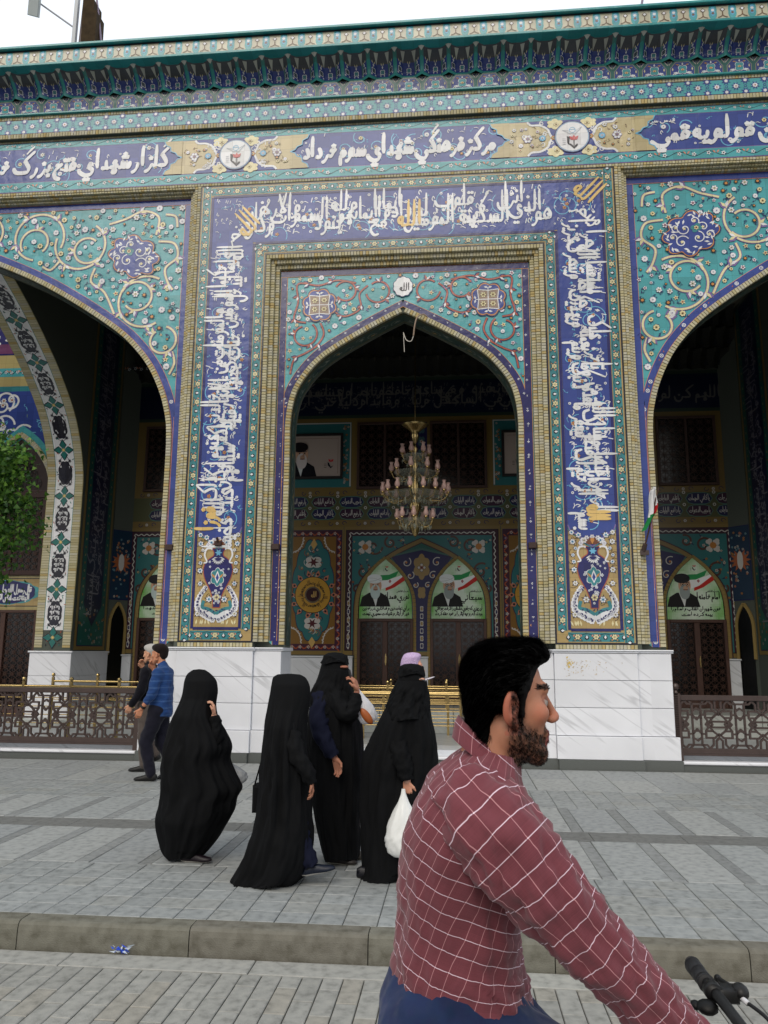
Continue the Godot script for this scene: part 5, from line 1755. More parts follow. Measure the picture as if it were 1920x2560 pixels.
func twin_panel(cx: float) -> void:
	var BR := lin(150, 128, 78)
	var m := Mos.new()
	m.tf = Transform2D(0, Vector2(cx, 0))
	m.rect(-1.795, 1.53, 1.795, 4.46, BR, 0)
	m.rect(-1.755, 1.62, 1.755, 4.385, DRK, 1)
	m.rect(-1.735, 1.64, 1.735, 4.37, lin(70, 40, 60), 2)
	m.rect(-1.60, 1.64, 1.60, 4.24, TURQ2, 3)
	for s in [1.0, -1.0]:
		# white wave edge
		var wv := PackedVector2Array()
		for i in 121:
			wv.append(Vector2((1.66 + 0.018 * sin(i * 0.95)) * s, 1.66 + 2.64 * i / 120.0))
		m.rib(wv, 0.022, WHI, 5)
		wv = PackedVector2Array()
		for i in 61:
			wv.append(Vector2(1.66 * s * i / 60.0, 4.30 + 0.018 * sin(i * 1.3)))
		m.rib(wv, 0.022, WHI, 5)
		for i in 14:
			var c := Vector2(1.672 * s, 1.74 + i * 0.19)
			if c.y < 3.0:
				m.poly(lobes(c, 0.035, 0.075, 4, 0.3, 20), WHI, 5)
				m.poly(lobes(c, 0.022, 0.05, 4, 0.3, 16), OCH if i % 2 else NAVY, 6)
		for q in [[1.1, 3.98, 0.20, 0.0, 6.0], [0.72, 4.08, 0.14, 2.0, -6.0], [1.34, 3.42, 0.19, 1.0, 6.0], [1.48, 3.02, 0.09, 1.0, -6.0]]:
			m.rib(spiral(Vector2(q[0] * s, q[1]), q[2], 0.05, q[3], q[4] * s, 24), 0.045, lin(96, 66, 60), 5)
			m.flower(Vector2(q[0] * s, q[1]), 0.04, 5, WHI, ORA, NAVY, 6)
		# white cross-shaped knot
		for k in 4:
			m.poly(lobes(Vector2(1.30 * s, 3.98) + Vector2.from_angle(k * PI / 2 + PI / 4) * 0.11, 0.08, 0.08, 3, 0.3, 18), WHI, 7)
		m.disc(Vector2(1.30 * s, 3.98), 0.075, ORA, 8, 8)
		for k in 34:
			var c := Vector2(R(0.3, 1.58) * s, R(2.8, 4.22))
			m.flower(c, R(0.02, 0.035), 5, [WHI, ORA, CRM, RED][k % 4], OCH, DRK, 4)
			m.leaf(c, R(0, TAU), 0.1, 0.03, NAVY, 4)
	# large arch
	var big := arch_pts(0.0, 1.50, 2.55, 4.13)
	m.poly(big, TEAL, 9)
	var foot := PackedVector2Array([Vector2(-1.50, 1.53)])
	foot.append_array(big)
	foot.append(Vector2(1.50, 1.53))
	m.rect(-1.50, 1.53, 1.50, 2.55, BR, 9)
	m.rib(foot, 0.13, lin(70, 36, 56), 10)
	m.rib(foot, 0.085, BR, 11)
	# blue kite between the two doorways
	var kite := PackedVector2Array([Vector2(0, 3.93), Vector2(0.72, 3.76), Vector2(0.36, 3.24), Vector2(0.17, 2.66), Vector2(0.16, 1.62), Vector2(-0.16, 1.62), Vector2(-0.17, 2.66), Vector2(-0.36, 3.24), Vector2(-0.72, 3.76)])
	m.poly(kite, NAVY, 10)
	m.rib(closed(kite), 0.05, lin(70, 120, 116), 11)
	m.poly(lobes(Vector2(0, 3.52), 0.2, 0.3, 6, 0.25, 40), OCH, 12)
	m.poly(lobes(Vector2(0, 2.93), 0.1, 0.15, 4, 0.25, 24), OCH, 12)
	m.flower(Vector2(0, 3.5), 0.1, 4, WHI, RED, DRK, 13)
	for s in [1.0, -1.0]:
		for q in [[0.35, 3.62, 0.12], [0.26, 3.32, 0.1], [0.14, 3.1, 0.07]]:
			m.rib(spiral(Vector2(q[0] * s, q[1]), q[2], 0.02, 1.0, 6.0 * s, 20), 0.02, WHI, 12)
			m.disc(Vector2(q[0] * s, q[1]), 0.028, ORA, 13, 6)
	for i in 6:
		m.poly(lobes(Vector2(0, 1.74 + i * 0.165), 0.045, 0.075, 4, 0.3, 20), WHI, 12)
		m.poly(lobes(Vector2(0, 1.74 + i * 0.165), 0.03, 0.05, 4, 0.3, 16), OCH if i % 2 else NAVY, 13)
	put("twin_arch_panel", m.mesh(), M.glaze_shaded, shrine, Transform3D(Basis(), Vector3(0, 0, IZ)))
	for s in [-1.0, 1.0]:
		var c: float = cx + s * 0.82
		# brick ring round each doorway
		var rb := Sol.new()
		rb.col = BR
		var ring_ := PackedVector2Array([Vector2(c - 0.66, 0.46)])
		ring_.append_array(arch_pts(c, 0.66, 2.5, 3.74))
		ring_.append(Vector2(c + 0.66, 0.46))
		var pr := PackedVector3Array()
		var q := even(ring_, 0.09)
		for i in q.size() - 1:
			var d := (q[i + 1] - q[i]).normalized()
			var nn := d.orthogonal() * 0.035
			var g := d * 0.004
			rb.prism(PackedVector2Array([q[i] - nn + g, q[i + 1] - nn - g, q[i + 1] + nn - g, q[i] + nn + g]), IZ, IZ + 0.05)
		stuff(put("doorway_bricks", rb.mesh(), M.brick, shrine))
		wood_door(c - 0.63, c + 0.63, 0.46, 2.34, IZ + 0.02, shrine)
		var blk := Sol.new()
		blk.col = lin(40, 34, 30)
		blk.prism(arch_pts(c, 0.64, 2.34, 3.70), IZ, IZ + 0.022)
		put("doorway_tympanum", blk.mesh(), M.dark_pane, shrine)

func medallion_panel(cx: float, w: float, at := Transform3D(), small := false) -> void:
	var m := Mos.new()
	m.tf = Transform2D(0, Vector2(cx, 0))
	var h := w * 0.5
	m.rect(-h - 0.03, 1.53, h + 0.03, 4.46, lin(150, 128, 78), 0)
	m.rect(-h, 1.62, h, 4.385, NAVY, 1)
	m.rect(-h + 0.012, 1.632, h - 0.012, 4.373, lin(80, 44, 70), 2)
	var y := 1.70
	while y < 4.36:
		for s in [1.0, -1.0]:
			m.rib(sinus(-0.1, 0.1, 0.03, 0.0, 8), 0.001, RED, 3)
			m.rib(PackedVector2Array([Vector2((h - 0.03) * s, y - 0.09), Vector2((h - 0.11) * s, y), Vector2((h - 0.03) * s, y + 0.09)]), 0.028, lin(190, 96, 60), 3)
			m.flower(Vector2((h - 0.07) * s, y), 0.04, 5, [WHI, CRM, LIL][int(y * 10) % 3], WHI, NAVY, 4)
		y += 0.19
	var x := -h + 0.2
	while x < h - 0.1:
		for yy in [1.70, 4.30]:
			m.rib(PackedVector2Array([Vector2(x - 0.09, yy - 0.04), Vector2(x, yy + 0.04), Vector2(x + 0.09, yy - 0.04)]), 0.028, lin(190, 96, 60), 3)
			m.flower(Vector2(x, yy), 0.04, 5, WHI, ORA, NAVY, 4)
		x += 0.19
	m.rect(-h + 0.14, 1.77, h - 0.14, 4.23, lin(150, 112, 56), 4)
	for s in [1.0, -1.0]:
		for e in [1.0, -1.0]:
			var wv := PackedVector2Array()
			for i in 26:
				var a := PI * 0.5 * i / 25.0
				wv.append(Vector2((h - 0.16 - 0.26 * cos(a) + 0.02 * sin(i * 1.7)) * s, 3.0 + (1.2 - 0.34 * sin(a) + 0.02 * cos(i * 1.7)) * e))
			m.rib(wv, 0.028, WHI, 6)
	var fld := lobes(Vector2(0, 3.0), h - 0.16, 1.2, 12, 0.07, 96)
	m.poly(fld, NAVY, 5)
	m.poly(lobes(Vector2(0, 3.0), h - 0.175, 1.18, 12, 0.07, 96), TURQ2, 6)
	for k in 60:
		var a := R(0, TAU)
		var c := Vector2(cos(a) * (h - 0.28) * R(0.3, 1.0), 3.0 + sin(a) * 1.05 * R(0.3, 1.0))
		m.rib(spiral(c, R(0.06, 0.12), 0.02, a, 4.0, 10), 0.014, [WHI, NAVY, RED, NAVY][k % 4], 7)
		m.flower(c, 0.03, 5, [ORA, WHI, CRM, PNK][k % 4], OCH, DRK, 8)
	for e in [1.0, -1.0]:
		m.poly(lobes(Vector2(0, 2.93 + 0.70 * e), 0.22, 0.15, 4, 0.3, 32), WHI, 9)
		m.star(Vector2(0, 2.93 + 0.70 * e), 0.05, 0.13, 6, lin(96, 40, 50), 10)
		m.leaf(Vector2(0, 2.93 + 1.0 * e), PI * 0.5 * e, 0.26, 0.16, GOL, 9)
	for k in 14:
		m.leaf(Vector2(0, 2.88) + Vector2.from_angle(k * TAU / 14) * 0.40, k * TAU / 14, 0.18, 0.11, PNK, 9)
		m.disc(Vector2(0, 2.88) + Vector2.from_angle(k * TAU / 14) * 0.48, 0.03, DRK, 10, 5)
	m.disc(Vector2(0, 2.88), 0.42, DRK, 11, 32)
	m.disc(Vector2(0, 2.88), 0.405, lin(214, 168, 70), 12, 32)
	m.disc(Vector2(0, 2.88), 0.19, lin(120, 110, 96), 13, 24)
	m.disc(Vector2(0, 2.88), 0.155, lin(60, 24, 34), 14, 24)
	for k in 15:
		var a := k * TAU / 15.0
		m.tf = Transform2D(0, Vector2(cx, 2.88)) * Transform2D(-a, Vector2.from_angle(-a + PI / 2) * 0.215)
		ink(m, word(["محمد", "علی", "حسن", "حسین", "الله"][k % 5]), Vector2(0.06, 0.03), 0.05, 0.06, 0.012, DRK, 14)
	m.tf = Transform2D(0, Vector2(cx, 0))
	ink(m, word("الله"), Vector2(0.09, 2.83), 0.06, 0.075, 0.02, GOL, 16)
	put("medallion_panel", m.mesh(), M.glaze_shaded, shrine, at * Transform3D(Basis(), Vector3(0, 0, IZ)))

func porch() -> void:
	# floor, threshold and steps
	var s := Sol.new()
	s.col = lin(200, 204, 204)
	s.box(Vector3(-14, -0.2, -6.2), Vector3(14, 0.10, -0.05))
	put("porch_floor", s.mesh(), M.marble_dim, shrine)
	for st in [[0.25, -3.35], [0.46, -4.0]]:
		for i in range(-5, 6):
			s = Sol.new()
			s.col = lin(206, 208, 200) * R(0.92, 1.04)
			s.cbox(Vector3(i * 1.45 - 0.7, 0.1, -6.0), Vector3(i * 1.45 + 0.742, st[0], st[1]), 0.012)
			put("step_slab", s.mesh(), M.marble_dim, shrine)
	for q in [[-13.5, -3.95], [-1.73, 1.73], [3.95, 13.5]]:
		s = Sol.new()
		s.col = Color.WHITE
		s.cbox(Vector3(q[0], 0.085, -0.3), Vector3(q[1], 0.13, 0.10), 0.012)
		put("threshold_slab", s.mesh(), M.marble, shrine)
		s = Sol.new()
		s.col = lin(236, 238, 240)
		s.box(Vector3(q[0], 0.1, -0.7), Vector3(q[1], 0.20, -0.12))
		put("threshold_upstand", s.mesh(), M.marble_dim, shrine)
		s = Sol.new()
		s.cbox(Vector3(q[0], -0.05, -0.3), Vector3(q[1], 0.083, 0.075), 0.004)
		put("granite_plinth", s.mesh(), M.granite, shrine)
	# inner wall, ceiling, end walls
	s = Sol.new()
	s.box(Vector3(-7.0, 0.1, -6.5), Vector3(8.2, 9.6, IZ - 0.005))
	put("inner_wall", s.mesh(), M.mortar, shrine)
	s = Sol.new()
	s.box(Vector3(-7.93, 9.3, -6.5), Vector3(14.8, 9.6, -0.6))
	put("ceiling", s.mesh(), M.plaster, shrine)
	s = Sol.new()
	s.col = lin(120, 118, 104)
	s.box(Vector3(7.15, 0.1, -5.6), Vector3(8.2, 9.4, -0.62))
	put("end_wall", s.mesh(), M.mortar, shrine)
	# left end wall: jamb and pointed opening that looks out sideways (profile in depth and height)
	var prof := curve(PackedVector2Array([Vector2(-3.95, 0.1), Vector2(-3.96, 2.5), Vector2(-3.97, 4.6), Vector2(-3.90, 5.5), Vector2(-3.45, 6.4), Vector2(-2.72, 7.1), Vector2(-2.08, 7.55), Vector2(-1.5, 7.9), Vector2(-0.97, 8.17), Vector2(-0.62, 8.33)]), 5)
	var pl := PackedVector2Array()
	for p in prof:
		pl.append(Vector2(-p.x, p.y))   # drawn in (-z, y), extruded along x
	pl.append(Vector2(0.62, 9.4))
	pl.append(Vector2(6.4, 9.4))
	pl.append(Vector2(6.4, 0.1))
	s = Sol.new()
	s.tf = Transform3D(Basis(Vector3(0, 0, -1), Vector3(0, 1, 0), Vector3(1, 0, 0)), Vector3())
	s.prism(pl, -7.93, -7.14)
	put("end_wall", s.mesh(), M.mortar, shrine)
	white_strip(prof)
	# marble foot of that jamb, dado slabs
	for q in [[-7.98, -7.08, -5.61, -3.90]]:
		var yy := [0.1, 0.55, 1.07, 1.54]
		for i in 3:
			s = Sol.new()
			s.col = Color.WHITE * R(0.94, 1.0)
			s.cbox(Vector3(q[0], yy[i] + 0.002, q[2]), Vector3(q[1], yy[i + 1] - 0.003, q[3]), 0.006)
			put("marble_block", s.mesh(), M.marble, shrine)
		s = Sol.new()
		s.cbox(Vector3(q[0] - 0.03, 1.54, q[2]), Vector3(q[1] + 0.03, 1.575, q[3] + 0.03), 0.01)
		put("marble_coping", s.mesh(), M.marble, shrine)
	for q in [[-6.99, -6.68], [-3.76, -1.52], [-0.1, 0.18], [1.60, 3.84], [6.62, 7.15], [5.02, 5.38], [-5.3, -4.94]]:
		s = Sol.new()
		s.col = Color.WHITE * 0.96
		s.cbox(Vector3(q[0], 0.46, IZ - 0.02), Vector3(q[1], 1.47, IZ + 0.06), 0.006)
		put("dado_slab", s.mesh(), M.marble_dim, shrine)
		s = Sol.new()
		s.cbox(Vector3(q[0] - 0.01, 1.472, IZ - 0.02), Vector3(q[1] + 0.01, 1.505, IZ + 0.09), 0.008)
		put("dado_coping", s.mesh(), M.marble_dim, shrine)
	for cx in [IC, 5.2, -5.12]:
		twin_panel(cx)
	medallion_panel(-2.46, 1.32)
	medallion_panel(2.54, 1.32)
	# angled corner pieces with a narrow doorway
	for sx in [-1.0, 1.0]:
		var t := Transform3D(Basis(Vector3.UP, -sx * 0.93), Vector3(6.995 * sx, 0, -5.8))
		s = Sol.new()
		s.tf = t
		s.box(Vector3(-0.3, 0.1, -0.2), Vector3(0.3, 9.3, -0.01))
		put("corner_wall", s.mesh(), M.mortar, shrine)
		var m := Mos.new()
		m.rect(-0.25, 2.75, 0.25, 4.38, NAVY, 0)
		m.rect(-0.235, 2.77, 0.235, 4.365, lin(30, 60, 90), 1)
		for k in 40:
			m.flower(Vector2(R(-0.2, 0.2), R(2.8, 4.3)), 0.03, 5, [WHI, SKYB, ORA, PNK][k % 4], OCH, DRK, 2)
		for k in 12:
			m.leaf(Vector2(0, 3.62), k * TAU / 12, 0.26, 0.09, lin(190, 110, 70), 5)
		m.poly(lobes(Vector2(0, 3.62), 0.085, 0.2, 2, 0.2, 24), WHI, 6)
		put("corner_panel", m.mesh(), M.glaze_shaded, shrine, t)
		s = Sol.new()
		s.tf = t
		s.col = lin(14, 13, 13)
		s.prism(arch_pts(0, 0.17, 2.1, 2.62), -0.01, 0.004)
		s.box(Vector3(-0.17, 0.46, -0.01), Vector3(0.17, 2.1, 0.004))
		put("corner_doorway", s.mesh(), M.dark_pane, shrine)
		s = Sol.new()
		s.tf = t
		s.col = lin(150, 128, 78)
		var rp := PackedVector2Array([Vector2(-0.2, 1.5)])
		rp.append_array(arch_pts(0, 0.2, 2.1, 2.68))
		rp.append(Vector2(0.2, 1.5))
		for i in rp.size() - 1:
			var d := (rp[i + 1] - rp[i]).normalized().orthogonal() * 0.03
			s.prism(PackedVector2Array([rp[i] - d, rp[i + 1] - d, rp[i + 1] + d, rp[i] + d]), -0.01, 0.03)
		put("corner_arch", s.mesh(), M.brick, shrine)
		# long dark-blue inscription on the side wall
		m = Mos.new()
		m.rect(-0.72, 1.60, 0.72, 9.2, lin(150, 128, 78), 0)
		m.rect(-0.62, 1.68, 0.62, 9.2, NAVY, 1)
		m.rect(-0.60, 1.70, 0.60, 9.2, TEAL, 2)
		m.poly(PackedVector2Array([Vector2(-0.42, 9.2), Vector2(-0.42, 2.55), Vector2(0, 2.1), Vector2(0.42, 2.55), Vector2(0.42, 9.2)]), lin(30, 34, 80), 3)
		for k in 40:
			m.flower(Vector2(R(-0.58, 0.58), R(1.74, 2.5)), 0.035, 5, [WHI, SKYB, ORA][k % 3], OCH, DRK, 3)
		for k in 38:
			for h in [1.0, -1.0]:
				m.flower(Vector2(0.51 * h, 2.6 + k * 0.17), 0.03, 5, [CRM, ORA][k % 2], OCH, DRK, 3)
		m.tf = Transform2D(PI / 2, Vector2(0.36, 9.0))
		stacked(m, "إنا فتحنا لک فتحا مبینا لیغفر لک الله ما تقدم من ذنبک وما تأخر ویتم نعمته علیک ویهدیک صراطا مستقیما", 6.2, 0.72, 0.035, 2, lin(150, 150, 170), 5)
		var wt := Transform3D(Basis(Vector3.UP, PI / 2 if sx < 0 else -PI / 2), Vector3(-7.135 if sx < 0 else 7.145, 0, -4.80))
		put("side_inscription", m.mesh(), M.glaze_shaded, shrine, wt)
	# cartouche band, window storey, text band, rows of small hollow vaults
	var m := Mos.new()
	m.rect(-6.9, 4.46, 7.15, 5.34, lin(140, 118, 70), 0)
	m.rect(-6.9, 4.62, 7.15, 5.19, lin(96, 100, 70), 1)
	for i in range(-10, 11):
		for r in 2:
			var c := Vector2(IC + i * 0.655 + 0.33, 4.765 + r * 0.28)
			var cp := PackedVector2Array([c + Vector2(-0.29, 0), c + Vector2(-0.23, 0.10), c + Vector2(-0.12, 0.13), c + Vector2(0.12, 0.13), c + Vector2(0.23, 0.10), c + Vector2(0.29, 0), c + Vector2(0.23, -0.10), c + Vector2(0.12, -0.13), c + Vector2(-0.12, -0.13), c + Vector2(-0.23, -0.10)])
			m.fan(cp, [lin(40, 42, 96), lin(70, 36, 70)][(i + r) % 2], 2)
			m.rib(closed(cp), 0.014, lin(90, 150, 140), 3)
			line(m, ["یا قاضی الحاجات", "یا کافی المهمات", "یا رفیع الدرجات", "یا دافع البلیات", "یا مجیب الدعوات"][(i + 10 + r * 2) % 5], c + Vector2(0.23, -0.03), 0.46, 0.07, 0.016, WHI, 4)
			m.ring(c + Vector2(0.3275, 0.14), 0.02, 0.038, WHI, 4, 8)
		for yy in [4.54, 5.265]:
			m.flower(Vector2(IC + i * 0.655, yy), 0.04, 6, WHI, CRM, NAVY, 3)
			for h in [1.0, -1.0]:
				m.rib(spiral(Vector2(IC + i * 0.655 + 0.16 * h, yy), 0.06, 0.02, 0, 5.0 * h, 10), 0.014, NAVY, 2)
	put("cartouche_band", m.mesh(), M.glaze_shaded, shrine, Transform3D(Basis(), Vector3(0, 0, IZ)))
	m = Mos.new()
	m.rect(-6.9, 5.34, 7.15, 7.08, lin(140, 118, 70), 0)
	for cx in [IC, 5.2, -5.12]:
		m.rect(cx - 0.13, 5.4, cx + 0.13, 6.95, NAVY, 1)
		for k in 5:
			m.poly(lobes(Vector2(cx, 5.55 + k * 0.31), 0.09, 0.14, 4, 0.3, 24), lin(80, 120, 130), 2)
			m.flower(Vector2(cx, 5.55 + k * 0.31), 0.05, 5, WHI, ORA, DRK, 3)
	for h in [1.0, -1.0]:
		m.rect(IC + 1.66 * h, 5.40, IC + 3.6 * h, 6.98, TURQ2, 1)
		m.rib(PackedVector2Array([Vector2(IC + 1.68 * h, 5.42), Vector2(IC + 1.68 * h, 6.96), Vector2(IC + 3.58 * h, 6.96)]), 0.03, WHI, 2)
		for k in 30:
			m.flower(Vector2(IC + R(1.72, 1.84) * h, R(5.45, 6.9)), 0.03, 5, [WHI, ORA][k % 2], OCH, DRK, 3)
	put("window_storey", m.mesh(), M.glaze_shaded, shrine, Transform3D(Basis(), Vector3(0, 0, IZ)))
	for cx in [IC, 5.2, -5.12]:
		for h in [1.0, -1.0]:
			var x0: float = cx + (0.2 if h > 0 else -1.52)
			s = Sol.new()
			s.col = Color.WHITE * 0.8
			for e in [[0.0, 0.06], [0.63, 0.69], [1.26, 1.32]]:
				s.cbox(Vector3(x0 + e[0], 5.38, IZ), Vector3(x0 + e[1], 6.9, IZ + 0.06), 0.01)
			s.cbox(Vector3(x0, 6.9, IZ), Vector3(x0 + 1.32, 6.96, IZ + 0.06), 0.01)
			s.cbox(Vector3(x0, 5.34, IZ), Vector3(x0 + 1.32, 5.4, IZ + 0.08), 0.01)
			var w := put("window", s.mesh(), M.wood, shrine)
			for e in [0.06, 0.69]:
				lattice("pane", x0 + e, x0 + e + 0.57, 5.4, 6.9, IZ + 0.02, 0.19, w)
	m = Mos.new()
	m.rect(-6.9, 7.08, 7.15, 8.06, lin(60, 80, 70), 0)
	m.rect(-6.9, 7.16, 7.15, 7.98, lin(28, 34, 70), 1)
	m.tf = Transform2D(0, Vector2(3.4, 7.27))
	stacked(m, "صلواتک علیه وعلی آبائه فی هذه الساعة وفی کل ساعة ولیا وحافظا وقائدا وناصرا ودلیلا وعینا حتی تسکنه أرضک طوعا", 6.8, 0.62, 0.045, 2, lin(120, 120, 122), 3)
	m.tf = Transform2D()
	line(m, "اللهم کن لولیک", Vector2(6.9, 7.42), 1.9, 0.16, 0.05, lin(120, 120, 122), 3)
	put("text_band", m.mesh(), M.glaze_shaded, shrine, Transform3D(Basis(), Vector3(0, 0, IZ)))
	var cell := Sol.new()
	for q in 3:
		pass
	cell.col = lin(72, 76, 66)
	var f := 6
	for i in f:
		for j in 4:
			var qd := []
			for e in [[i, j], [i + 1, j], [i + 1, j + 1], [i, j + 1]]:
				var u: float = -0.15 + 0.30 * e[0] / f
				var v: float = e[1] / 4.0
				var dep := 0.22 * pow(v, 1.6) + 0.10 * absf(u) / 0.15
				qd.append(Vector3(u, 0.40 * v, dep))
			cell.quad(qd[0], qd[1], qd[2], qd[3])
	cell.col = lin(150, 150, 146)
	cell.tri(Vector3(-0.15, 0.30, 0.27), Vector3(-0.11, 0.40, 0.31), Vector3(-0.15, 0.40, 0.33))
	cell.tri(Vector3(0.15, 0.30, 0.27), Vector3(0.15, 0.40, 0.33), Vector3(0.11, 0.40, 0.31))
	cell.col = lin(60, 74, 120)
	cell.tri(Vector3(-0.05, 0.08, 0.06), Vector3(0.05, 0.08, 0.06), Vector3(0, 0.24, 0.10))
	var cmesh := cell.mesh()
	var all := Sol.new()
	for r in 3:
		for i in range(-23, 24):
			var t := Vector3(i * 0.30 + 0.15 * (r % 2), 8.08 + r * 0.40, IZ + 0.26 * r)
			for k in range(0, cell.v.size()):
				all.v.append(cell.v[k] + t)
				all.c.append(cell.c[k])
	stuff(put("vault_cells", all.mesh(), M.plaster, shrine))

func white_strip(prof: PackedVector2Array) -> void:
	# the reveal of the side opening: brick edges, white tiled strip with medallions
	var acc := PackedFloat32Array([0.0])
	var tot := 0.0
	for i in prof.size() - 1:
		tot += prof[i].distance_to(prof[i + 1])
		acc.append(tot)
	var m := Mos.new()
	var ln := PackedVector2Array()
	var lo := PackedVector2Array()
	for i in prof.size():
		ln.append(Vector2(acc[i], 0))
		if acc[i] > 1.4:
			lo.append(Vector2(acc[i], 0))
	m.rib(lo, 0.80, lin(150, 140, 92), 0)
	m.rib(lo, 0.46, lin(40, 130, 130), 1)
	m.rib(lo, 0.42, WHI, 2)
	var k := 0
	var x := 1.75
	while x < tot - 0.2:
		var o := Vector2(x, 0)
		if k % 2 == 0:
			for e in 4:
				m.leaf(o, e * PI / 2, 0.24, 0.17, DRK, 3)
				m.leaf(o, e * PI / 2, 0.215, 0.14, TEAL, 4)
			m.star(o, 0.02, 0.05, 8, GOL, 5)
		else:
			m.poly(lobes(o, 0.27, 0.165, 8, 0.10, 48), DRK, 3)
			m.tf = Transform2D(-PI / 2 + PI, o)
			m.tf = Transform2D(PI / 2, o + Vector2(0.0, 0.0))
			for r in 3:
				line(m, ["الملک لله", "العزة لله", "القدرة لله"][(k + r) % 3], Vector2(0.105, -0.15 + r * 0.105), 0.21, 0.042, 0.015, WHI, 4)
			m.tf = Transform2D()
		for h in [1.0, -1.0]:
			m.star(o + Vector2(0.26, 0.11 * h), 0.02, 0.05, 7, DRK, 3)
			m.rib(curve(PackedVector2Array([o + Vector2(0.2, 0.03 * h), o + Vector2(0.26, 0.1 * h), o + Vector2(0.34, 0.06 * h)]), 3), 0.012, DRK, 3)
			for e in 3:
				m.leaf(o + Vector2(R(-0.2, 0.3), R(0.13, 0.18) * h), R(0, TAU), 0.07, 0.022, [DRK, RED, TEAL][e], 3)
		x += 0.50
		k += 1
	var f := func(p: Vector3) -> Vector3:
		var i := 0
		while i < acc.size() - 2 and acc[i + 1] < p.x:
			i += 1
		var g := clampf((p.x - acc[i]) / maxf(acc[i + 1] - acc[i], 1e-5), 0.0, 1.0)
		var d := (prof[i + 1] - prof[i]).normalized()
		var b := prof[i].lerp(prof[i + 1], g) + Vector2(d.y, -d.x) * (p.z + 0.004)
		return Vector3(-7.535 + p.y, b.y, b.x)
	put("white_tile_strip", m.mesh(f), M.glaze, shrine)
	# bricks either side of the strip, set on the curve
	var rb := Sol.new()
	var ev := even(prof, 0.055)
	for i in ev.size() - 1:
		if ev[i].y < 1.62:
			continue
		var d := (ev[i + 1] - ev[i]).normalized()
		var bs := Basis(Vector3(1, 0, 0), Vector3(0, d.y, d.x), Vector3(0, -d.x, d.y))
		for xx in [-7.84, -7.23]:
			rb.tf = Transform3D(bs, Vector3(xx, (ev[i].y + ev[i + 1].y) * 0.5, (ev[i].x + ev[i + 1].x) * 0.5))
			rb.col = tone()
			rb.cbox(Vector3(-0.085, -0.024, -0.03), Vector3(0.085, 0.024, 0.012), 0.003)
	stuff(put("reveal_bricks", rb.mesh(), M.brick, shrine))

